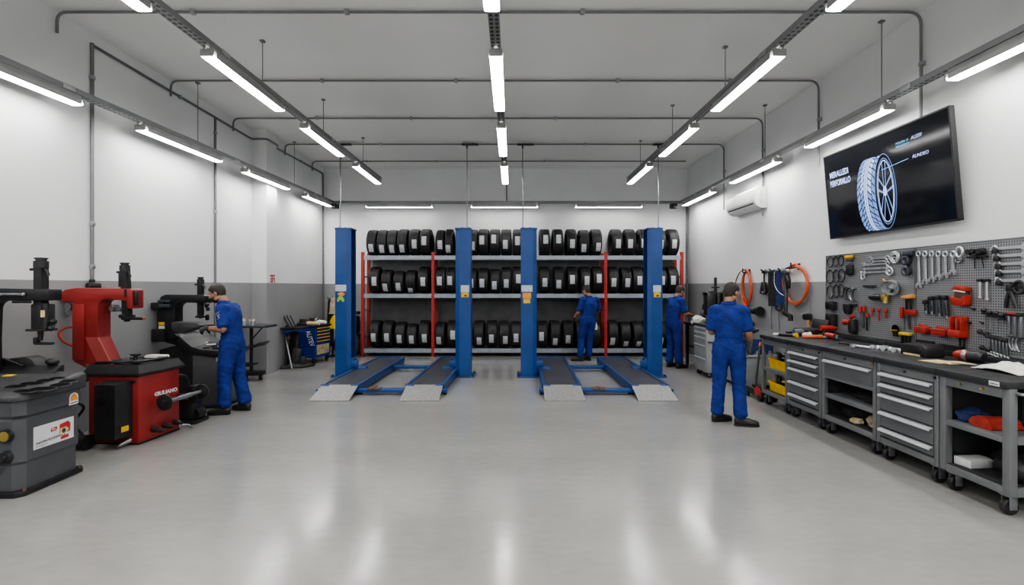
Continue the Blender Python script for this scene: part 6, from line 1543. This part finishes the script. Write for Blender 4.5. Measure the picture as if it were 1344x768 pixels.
# grinder and tray on the wall behind the mechanic
Y_, Z_ = wk(998, 408)
t = thing('bench_grinder', 'dark grey grinder fixed to the wall beneath the rail', 'grinder', (WX, Y_, Z_))
obj('mount', B().box((-.03, .03, 0), (.06, .18, .10), .01), M['steel'], t)
obj('motor', B().cyl((-.10, .12, 0), (-.10, -.06, 0), .06), M['darksteel'], t)
obj('guard', B().lathe([(.04, -.02), (.06, -.08), (.085, -.18), (.08, -.20), (.0, -.19)], (-.10, 0, 0), 'Y', 22), M['blackmetal'], t)
Y_, Z_ = wk(985, 424)
single('cable_loop', 'black cable loop on the wall behind the near mechanic', 'cable', B().ring((WX-.018, Y_, Z_), .15, .022, 'X', 22, .045), M['black'])
Y_, Z_ = wk(981, 410)
t = thing('valve_unit', 'small silver and black valve unit under the narrow orange hose', 'valve', (WX, Y_, Z_))
obj('valve_body', B().box((-.05, 0, 0), (.08, .12, .10), .012).cyl((-.05, -.06, 0), (-.05, -.11, 0), .03), M['steel'], t)
obj('valve_knob', B().cyl((-.05, .02, .05), (-.05, .02, .09), .025).box((-.06, .10, .02), (.05, .06, .05), .01), M['black'], t)
for px, y1, n_ in ((1014.5, 402, 'far'), (1024.5, 405, 'near')):
    Y_, z1_ = wk(px, y1)
    single('wall_cable', f'thin dark cable running down the wall to the bench, {n_} of two', 'cable', B().tube([(WX-.02, Y_, z1_), (WX-.03, Y_+.01, 1.2), (WX-.02, Y_, .95)], .008, 6), M['conduit'], group='thin wall cables')

# ------------------------------------------------------------------ people
def cr(pts, n):
    """Catmull-Rom through tuples"""
    P = [Vector(p) for p in pts]; P = [P[0]*2-P[1]] + P + [P[-1]*2-P[-2]]; out = []
    for i in range(1, len(P)-2):
        for k in range(n):
            t = k/n; a, b, c, d = P[i-1], P[i], P[i+1], P[i+2]
            out.append(.5*((2*b)+(c-a)*t+(2*a-5*b+4*c-d)*t*t+(3*b-a-3*c+d)*t**3))
    out.append(P[-2]); return out

def limb(b, pts, rad, ref=(0, 1, 0), n=4, seg=18, grow=0.0):
    """tapering tube with elliptical sections; rad = (side, along ref)"""
    pts = [Vector(p) for p in pts]
    Q = cr([tuple(p) for p in pts], n); R = cr([(r[0], r[1], 0) if hasattr(r, '__len__') else (r, r, 0) for r in rad], n)
    rings = []; ref = Vector(ref)
    m = len(Q)
    for i, p in enumerate(Q):
        d = (Q[min(i+1, m-1)] - Q[max(i-1, 0)]).normalized()
        a = (ref - ref.dot(d)*d)
        a = a.normalized() if a.length > 1e-4 else d.orthogonal().normalized()
        s = d.cross(a)
        rs, ra = max(.003, R[i].x+grow), max(.003, R[i].y+grow)
        ring = lambda f, off: [p + d*off + s*(rs*f*math.cos(2*PI*k/seg)) + a*(ra*f*math.sin(2*PI*k/seg)) for k in range(seg)]
        if i == 0:
            for f, o_ in ((.35, -.55), (.75, -.38)): rings.append(ring(f, o_*min(rs, ra)))
        rings.append(ring(1.0, 0))
        if i == m-1:
            for f, o_ in ((.75, .38), (.35, .55)): rings.append(ring(f, o_*min(rs, ra)))
    b.rings(rings)

def remesh(b, voxel, smooth=3, fac=.5):
    bm = b.bm; bmesh.ops.recalc_face_normals(bm, faces=bm.faces)
    me = bpy.data.meshes.new('tmp'); bm.to_mesh(me); bm.free()
    o = bpy.data.objects.new('tmp', me); COL.objects.link(o)
    r = o.modifiers.new('r', 'REMESH'); r.mode = 'VOXEL'; r.voxel_size = voxel
    s = o.modifiers.new('s', 'SMOOTH'); s.iterations = smooth; s.factor = fac
    dg = bpy.context.evaluated_depsgraph_get()
    out = bpy.data.meshes.new_from_object(o.evaluated_get(dg))
    bpy.data.objects.remove(o); bpy.data.meshes.remove(me)
    nb = bmesh.new(); nb.from_mesh(out); bpy.data.meshes.remove(out)
    return nb

def hand_into(b, w, d, up, side, curl, grow=0.0, spread=.018):
    """palm, four unequal fingers and a thumb. w wrist, d pointing direction, up = back of the hand, side = direction to the thumb"""
    w, d, up, side = Vector(w), Vector(d).normalized(), Vector(up).normalized(), Vector(side).normalized()
    limb(b, [w-d*.02, w+d*.02, w+d*.055, w+d*.088], [(.024, .018), (.033, .018), (.041, .016), (.038, .013)], up, 3, 14, grow)
    for k, (o, L) in enumerate(((.028, .072), (.0095, .082), (-.0095, .076), (-.027, .060))):
        base = w + d*.078 + side*o
        p = [base]; ang = 0
        for f, s in ((.42, 1.0), (.32, 1.2), (.26, .8)):
            ang += curl*s
            p.append(p[-1] + (d*math.cos(ang) - up*math.sin(ang))*L*f + side*(o*.10))
        limb(b, p, [.0095, .009, .0082, .0068], up, 2, 8, grow*.7)
    tb = w + d*.022 + side*.026
    dirt = (side*.75 + d*.65 - up*.25).normalized()
    p = [tb, tb+dirt*.032, tb+dirt*.052+d*.016-up*.004, tb+dirt*.058+d*.040-up*.012]
    limb(b, p, [.013, .0125, .0105, .008], up, 2, 8, grow*.7)

def head_into(b, c, Rm):
    """head shaped from overlapping volumes, local +y is the face; c = centre at eye height"""
    def W(p): return c + Rm @ Vector(p)
    def E(p, r, extra=None): b.ball(W(p), r, 24, Rm if extra is None else Rm @ extra)
    E((0, -.012, .035), (.074, .096, .082)); E((0, .025, -.015), (.066, .072, .085))
    E((0, .032, -.060), (.052, .062, .058)); E((0, .066, -.098), (.026, .024, .022))
    E((0, .084, .020), (.050, .016, .013))                                  # brow
    limb(b, [W((0, .090, .008)), W((0, .100, -.012)), W((0, .112, -.034))], [.008, .011, .015], tuple(Rm @ Vector((0, 1, 0))), 3, 10)   # nose
    E((.012, .102, -.038), (.009, .011, .008)); E((-.012, .102, -.038), (.009, .011, .008))
    E((0, .092, -.064), (.024, .010, .006)); E((0, .090, -.074), (.021, .011, .007))   # lips
    for s in (-1, 1):
        E((.040*s, .066, -.030), (.022, .022, .020)); E((.076*s, -.008, -.012), (.010, .020, .031), RZ(-.35*s))
        E((.055*s, .012, -.075), (.018, .034, .025))

def hair_mesh(c, Rm, seed):
    bm = bmesh.new(); bmesh.ops.create_uvsphere(bm, u_segments=40, v_segments=28, radius=1)
    dead = []
    for v in bm.verts:
        p = Vector((v.co.x*.080, v.co.y*.102-.012, v.co.z*(.088 if v.co.z > 0 else .150)+.037))
        front = p.y > .050; low = p.z
        line = .050 if p.y > .055 else (.030 if p.y > .035 and abs(p.x) > .04 else (-.012 if p.y > .012 else (-.055 if p.y > -.04 else -.092)))
        if low < line: dead.append(v)
        v.co = p * (1 + .02*noise.noise(p*60 + Vector((seed, 0, 0))))
    bmesh.ops.delete(bm, geom=dead, context='VERTS')
    bmesh.ops.recalc_face_normals(bm, faces=bm.faces)
    bmesh.ops.solidify(bm, geom=bm.faces[:], thickness=.012)
    for v in bm.verts: v.co = c + Rm @ v.co
    return bm

def person(label, loc, rz, J, gloves=(None, None), beard=False, emblem=False):
    """J: joints in metres, local +y is where the pelvis faces, x to the right, z up from the floor"""
    V = {k: Vector(v) for k, v in J.items() if k not in ('head_rot', 'toe_l', 'toe_r', 'hand')}
    Rm = J['head_rot']
    c = V['head']
    body = B()
    head_into(body, c, Rm)
    nb = V['neck']
    limb(body, [nb-Vector((0, 0, .06)), nb, nb.lerp(c, .5)+Rm @ Vector((0, -.012, -.02)), c+Rm @ Vector((0, -.015, -.045))], [(.07, .065), .060, .056, .057], (0, 1, 0), 4)
    # trunk core and limbs under the clothes
    limb(body, [V['pelvis']-Vector((0, 0, .06)), V['pelvis'], V['waist'], V['chest'], nb-Vector((0, 0, .05))], [(.13, .09), (.155, .105), (.135, .095), (.155, .105), (.09, .07)], (0, 1, 0), 4)
    for s in 'lr':
        sh, el, wr = V['sh_'+s], V['el_'+s], V['wr_'+s]
        limb(body, [sh, sh.lerp(el, .5), el, el.lerp(wr, .3), wr], [.052, .047, .040, .043, .028], (0, 1, .3), 5)
        hp, kn, an = V['hip_'+s], V['kn_'+s], V['an_'+s]
        limb(body, [hp, hp.lerp(kn, .5), kn, kn.lerp(an, .35), an], [.085, .075, .055, .055, .04], (0, 1, 0), 4)
        d, up, side, curl = J['hand'][s]
        hand_into(body, wr, d, up, side, curl)
    bb = remesh(body, .0058, 2)
    o = obj('person', bb, M['skin'], ang=180)
    o.location = loc; o.rotation_euler = (0, 0, rz)
    tag(o, label, 'person')
    obj('hair', hair_mesh(c, Rm, loc[0]), M['hair'], o, ang=180)
    if beard:
        bd = bmesh.new(); bmesh.ops.create_uvsphere(bd, u_segments=30, v_segments=20, radius=1); dead = []
        for v in bd.verts:
            p = Vector((v.co.x*.062, v.co.y*.072+.031, v.co.z*.066-.062)); v.co = p
            if p.z > -.035 - (.02 if abs(p.x) < .03 else 0) or p.y < .0: dead.append(v)
        bmesh.ops.delete(bd, geom=dead, context='VERTS'); bmesh.ops.solidify(bd, geom=bd.faces[:], thickness=.008)
        for v in bd.verts: v.co = c + Rm @ v.co
        obj('beard', bd, M['hair'], o, ang=180)
    for s in (-1, 1):
        e = B().ball(c + Rm @ Vector((.031*s, .084, .002)), .0115, 14)
        eo = obj('eye', e, M['eye'], o)
        obj('pupil', B().ball(c + Rm @ Vector((.031*s, .0935, .002)), .0045, 10), M['dark'], eo)
    # coverall: one garment
    g_ = B()
    pel, wa, che = V['pelvis'], V['waist'], V['chest']
    limb(g_, [pel-Vector((0, 0, .10)), pel-Vector((0, 0, .02)), pel.lerp(wa, .55), wa, wa.lerp(che, .5), che, nb-Vector((0, 0, .055)), nb-Vector((0, 0, .0))],
         [(.125, .110), (.170, .130), (.166, .124), (.156, .116), (.166, .122), (.168, .124), (.118, .092), (.070, .070)], (0, 1, 0), 4, 28)
    for s, sx in (('l', -1), ('r', 1)):
        sh, el, wr = V['sh_'+s], V['el_'+s], V['wr_'+s]
        end = sh.lerp(el, .84)
        limb(g_, [che.lerp(sh, .55)+Vector((0, 0, .025)), sh+Vector((0, 0, .004)), sh.lerp(el, .45), end], [(.075, .080), (.066, .070), (.064, .068), (.070, .072)], (0, 1, .2), 4, 20)
        hp, kn, an = V['hip_'+s], V['kn_'+s], V['an_'+s]
        hem = kn.lerp(an, .93)
        limb(g_, [hp+Vector((0, 0, .06)), hp-Vector((0, 0, .04)), hp.lerp(kn, .5), kn, kn.lerp(an, .5), hem], [(.098, .108), (.102, .116), (.094, .102), (.080, .086), (.076, .082), (.078, .090)], (0, 1, 0), 4, 22)
    gm = remesh(g_, .0095, 5)
    gm.normal_update()
    for v in gm.verts:                         # creases: strongest at waist, knees, elbows and ankles
        z = v.co.z
        k = .45 + .9*math.exp(-((z-.50)/.12)**2) + 1.1*math.exp(-((z-.14)/.10)**2) + .7*math.exp(-((z-1.02)/.07)**2) + .5*math.exp(-((z-.86)/.08)**2)
        q = Vector((v.co.x*9, v.co.y*9, z*22 + 3*v.co.x*4))
        n_ = noise.noise(q + Vector((loc[0]*7, 0, 0))) + .5*noise.noise(q*2.1)
        v.co += v.normal * (.0075*k*n_)
    cv = obj('coverall', gm, M['navy'], o, ang=180)
    # collar, waist seam, pocket edges
    obj('collar', B().tube([nb + Vector((.074*math.cos(a), .074*math.sin(a), .012*math.sin(a)-.01)) for a in [2*PI*k/26 for k in range(26)]], .013, 8, True), M['navy'], cv)
    obj('waist_seam', B().tube([wa + Vector((.160*math.cos(a), .1195*math.sin(a), -.01+.006*math.sin(3*a))) for a in [2*PI*k/40 for k in range(40)]], .006, 6, True), M['navydark'], cv)
    obj('back_seam', B().tube(cr([tuple(wa+Vector((0, -.118, -.02))), tuple(pel+Vector((0, -.130, .02))), tuple(pel+Vector((0, -.120, -.08)))], 5), .003, 6), M['navydark'], cv)
    for sx in (-1, 1):
        obj('pocket_edge', B().tube(cr([tuple(wa+Vector((.142*sx, .06, -.05))), tuple(wa+Vector((.162*sx, .045, -.13))), tuple(wa+Vector((.170*sx, .02, -.20)))], 4), .004, 6), M['navydark'], cv)
    if emblem:                                  # pale printed mark on the left sleeve
        p0 = V['sh_l'].lerp(V['el_l'], .30) + Vector((-.070, .006, 0)); em = B()
        for pts in ([(-.02, .05), (.005, .035), (-.01, .01), (.012, -.01)], [(.0, .045), (.022, .03), (.008, .0), (-.008, -.03), (.006, -.05)], [(-.018, .02), (-.006, -.012), (-.02, -.035)]):
            em.tube([p0 + Vector((-.002, a, c_)) for a, c_ in pts], .0038, 6)
        obj('sleeve_emblem', em, M['galvlight'], cv)
    for s in 'lr':
        an = V['an_'+s]; td = Vector(J['toe_'+s]).normalized(); sd = Vector((td.y, -td.x, 0))
        zz = an.z - .095
        P = lambda f, z: Vector((an.x, an.y, 0)) + td*f + Vector((0, 0, z + zz))
        sb = B()
        limb(sb, [P(-.055, .055), P(0, .058), P(.07, .050), P(.14, .040), P(.19, .034)], [(.034, .050), (.040, .054), (.043, .047), (.046, .037), (.038, .028)], (0, 0, 1), 4, 18)
        limb(sb, [P(-.01, .06), P(-.005, .12)], [(.042, .050), (.044, .050)], tuple(td), 3, 16)
        sm = remesh(sb, .008, 3)
        for v in sm.verts: v.co.z = max(v.co.z, zz + .012)
        sh_o = obj('shoe', sm, M['shoe'], o, ang=180)
        out = [P(-.075, 0)+sd*.0, P(-.055, 0)+sd*.036, P(.02, 0)+sd*.040, P(.11, 0)+sd*.049, P(.17, 0)+sd*.042, P(.208, 0)+sd*.012, P(.208, 0)-sd*.012, P(.17, 0)-sd*.042, P(.11, 0)-sd*.047, P(.02, 0)-sd*.038, P(-.055, 0)-sd*.036]
        obj('sole', B().rings([[p+Vector((0, 0, .001)) for p in out], [p+Vector((0, 0, .022)) for p in out]]), M['black'], sh_o, ang=40)
    for s, gl in zip('lr', gloves):
        if not gl: continue
        mat_, cuff = gl
        hb = B(); d, up, side, curl = J['hand'][s]; wr, el = V['wr_'+s], V['el_'+s]
        hand_into(hb, wr, d, up, side, curl, grow=.0035)
        a = wr.lerp(el, cuff); limb(hb, [a, wr.lerp(el, cuff*.5), wr], [.046 if cuff > .4 else .038, .042 if cuff > .4 else .035, .032], (0, 1, .3), 4, 16)
        gm2 = remesh(hb, .0052, 1)
        gm2.normal_update()
        for v in gm2.verts: v.co += v.normal*.003*noise.noise(v.co*70)
        obj('glove', gm2, M[mat_], o, ang=180)
    return o

def base_joints():
    return dict(pelvis=(0, 0, .93), waist=(0, 0, 1.07), chest=(0, .0, 1.30), neck=(0, -.005, 1.485), head=(0, .03, 1.625),
                sh_l=(-.166, -.005, 1.385), sh_r=(.166, -.005, 1.385), el_l=(-.205, -.02, 1.12), el_r=(.205, -.02, 1.12),
                wr_l=(-.20, .20, 1.05), wr_r=(.20, .20, 1.05), hip_l=(-.092, 0, .90), hip_r=(.092, 0, .90),
                kn_l=(-.105, .02, .50), kn_r=(.105, .02, .50), an_l=(-.11, -.01, .095), an_r=(.11, -.01, .095),
                toe_l=(-.15, 1, 0), toe_r=(.15, 1, 0), head_rot=RX(0),
                hand={'l': ((.1, 1, -.1), (0, .1, 1), (1, 0, 0), .45), 'r': ((-.1, 1, -.1), (0, .1, 1), (-1, 0, 0), .45)})

# first mechanic: in profile, facing the black machine, holding a dark cover
J = base_joints()
J.update(pelvis=(0, -.03, .93), waist=(0, -.02, 1.07), chest=(0, .0, 1.30), neck=(0, .075, 1.465), head=(0, .175, 1.585),
         sh_l=(-.168, .03, 1.375), sh_r=(.168, .03, 1.375), el_l=(-.225, -.03, 1.12), el_r=(.215, .02, 1.12),
         wr_l=(-.13, .235, 1.125), wr_r=(.13, .25, 1.12), kn_l=(-.10, .02, .50), kn_r=(.11, -.05, .50), an_l=(-.105, .02, .095), an_r=(.12, -.14, .095),
         hip_l=(-.09, -.02, .90), hip_r=(.09, -.03, .90), head_rot=RZ(.12) @ RX(-.38), toe_l=(-.15, 1, 0), toe_r=(.2, 1, 0))
J['hand'] = {'l': ((.25, 1, -.15), (-.6, .1, .75), (.5, .1, .8), .75), 'r': ((-.25, 1, -.15), (.6, .1, .75), (-.5, .1, .8), .75)}
P1 = person('bearded mechanic in blue coveralls standing in profile holding a dark cover', (-3.73, 6.66, 0), PI/2+.02, J, gloves=(('glove', .18), ('glove', .18)), beard=True, emblem=True)
# dark cover held in both hands
bm = B().prism([(-4.44, 1.115), (-4.445, 1.185), (-4.43, 1.205), (-4.12, 1.195), (-4.06, 1.165), (-4.06, 1.135), (-4.16, 1.115), (-4.30, 1.055), (-4.40, 1.07)], 'Y', 6.55, 6.76, .012)
single('plastic_cover', 'black plastic cover held in both gloved hands of the bearded mechanic', 'cover', bm, M['plastic'])

# second mechanic: at the racks, back to the camera
J = base_joints()
J.update(pelvis=(0, 0, .92), waist=(.03, .01, 1.05), chest=(.06, .02, 1.27), neck=(.055, .06, 1.445), head=(.01, .115, 1.575),
         sh_l=(-.12, .03, 1.37), sh_r=(.24, .04, 1.36), el_l=(-.205, .03, 1.09), el_r=(.30, .10, 1.11),
         wr_l=(-.245, .19, .95), wr_r=(.22, .33, 1.18), hip_l=(-.09, 0, .89), hip_r=(.09, 0, .89),
         kn_l=(-.13, .04, .49), kn_r=(.06, .04, .49), an_l=(-.185, -.02, .095), an_r=(.03, .03, .095), toe_l=(-1, .35, 0), toe_r=(-.1, 1, 0),
         head_rot=RZ(.55) @ RX(-.35))
J['hand'] = {'l': ((-.2, .8, -.6), (-.7, -.1, .5), (.5, .4, .7), .6), 'r': ((-.3, 1, .2), (.4, 0, .9), (-.9, 0, .3), .5)}
P2 = person('mechanic in blue coveralls facing the tyre racks with back turned', (1.70, 11.30, 0), .22, J, gloves=(('glove', .15), None))

# third mechanic: at the far right bench
J = base_joints()
J.update(pelvis=(0, -.02, .93), waist=(0, -.02, 1.07), chest=(0, .02, 1.29), neck=(0, .075, 1.455), head=(0, .16, 1.565),
         sh_l=(-.17, .05, 1.375), sh_r=(.17, .05, 1.375), el_l=(-.215, .10, 1.12), el_r=(.215, .10, 1.12),
         wr_l=(-.10, .34, 1.10), wr_r=(.11, .34, 1.09), an_l=(-.10, -.03, .095), an_r=(.12, .03, .095), head_rot=RX(-.5))
J['hand'] = {'l': ((.25, 1, -.15), (-.3, .1, .9), (.9, -.1, .2), .5), 'r': ((-.25, 1, -.15), (.3, .1, .9), (-.9, -.1, .2), .5)}
P3 = person('mechanic in blue coveralls leaning over the far right work bench', (3.33, 10.35, 0), -1.15, J)

# fourth mechanic: nearest on the right, back three quarters to the camera
J = base_joints()
J.update(neck=(.0, .02, 1.475), chest=(0, .0, 1.30), head=(.03, .065, 1.60), sh_l=(-.168, .0, 1.375), sh_r=(.168, .0, 1.375),
         el_l=(-.205, .03, 1.115), el_r=(.215, .0, 1.115), wr_l=(-.14, .24, 1.09), wr_r=(.225, .18, .93),
         kn_l=(-.11, .02, .50), kn_r=(.11, .03, .50), an_l=(-.135, .05, .095), an_r=(.13, -.05, .095), toe_l=(.75, .6, 0), toe_r=(.97, .25, 0),
         head_rot=RZ(-.65) @ RX(-.30))
J['hand'] = {'l': ((.5, 1, 0), (-.3, 0, .9), (.8, -.3, .2), .6), 'r': ((-.05, .55, -.85), (.9, .3, .2), (-.2, .8, .5), .55)}
P4 = person('mechanic in blue coveralls with grey glove standing nearest the drawer carts', (2.64, 6.12, 0), -.42, J, gloves=(None, ('gloveg', .62)))
t = thing('impact_gun', 'small dark air tool held up by the mechanic near the carts', 'air tool', (2.96, 6.38, 1.10))
obj('tool_body', B().cyl((-.02, 0, .0), (.14, .03, .01), .032).cyl((.14, .03, .01), (.18, .038, .012), .02), M['black'], t)
obj('tool_grip', B().cyl((-.01, 0, .0), (-.06, -.05, -.07), .02), M['blackmetal'], t)

# ------------------------------------------------------------------ colour management and world
scene.view_settings.view_transform = 'AgX'
scene.view_settings.look = 'AgX - Medium High Contrast'
scene.view_settings.exposure = 0.45
w = bpy.data.worlds.new('world'); scene.world = w; w.use_nodes = True
w.node_tree.nodes['Background'].inputs[0].default_value = (.05, .05, .05, 1)
scene.cycles.use_denoising = True
scene.cycles.max_bounces = 8
scene.cycles.diffuse_bounces = 5
scene.cycles.sample_clamp_indirect = 6.0
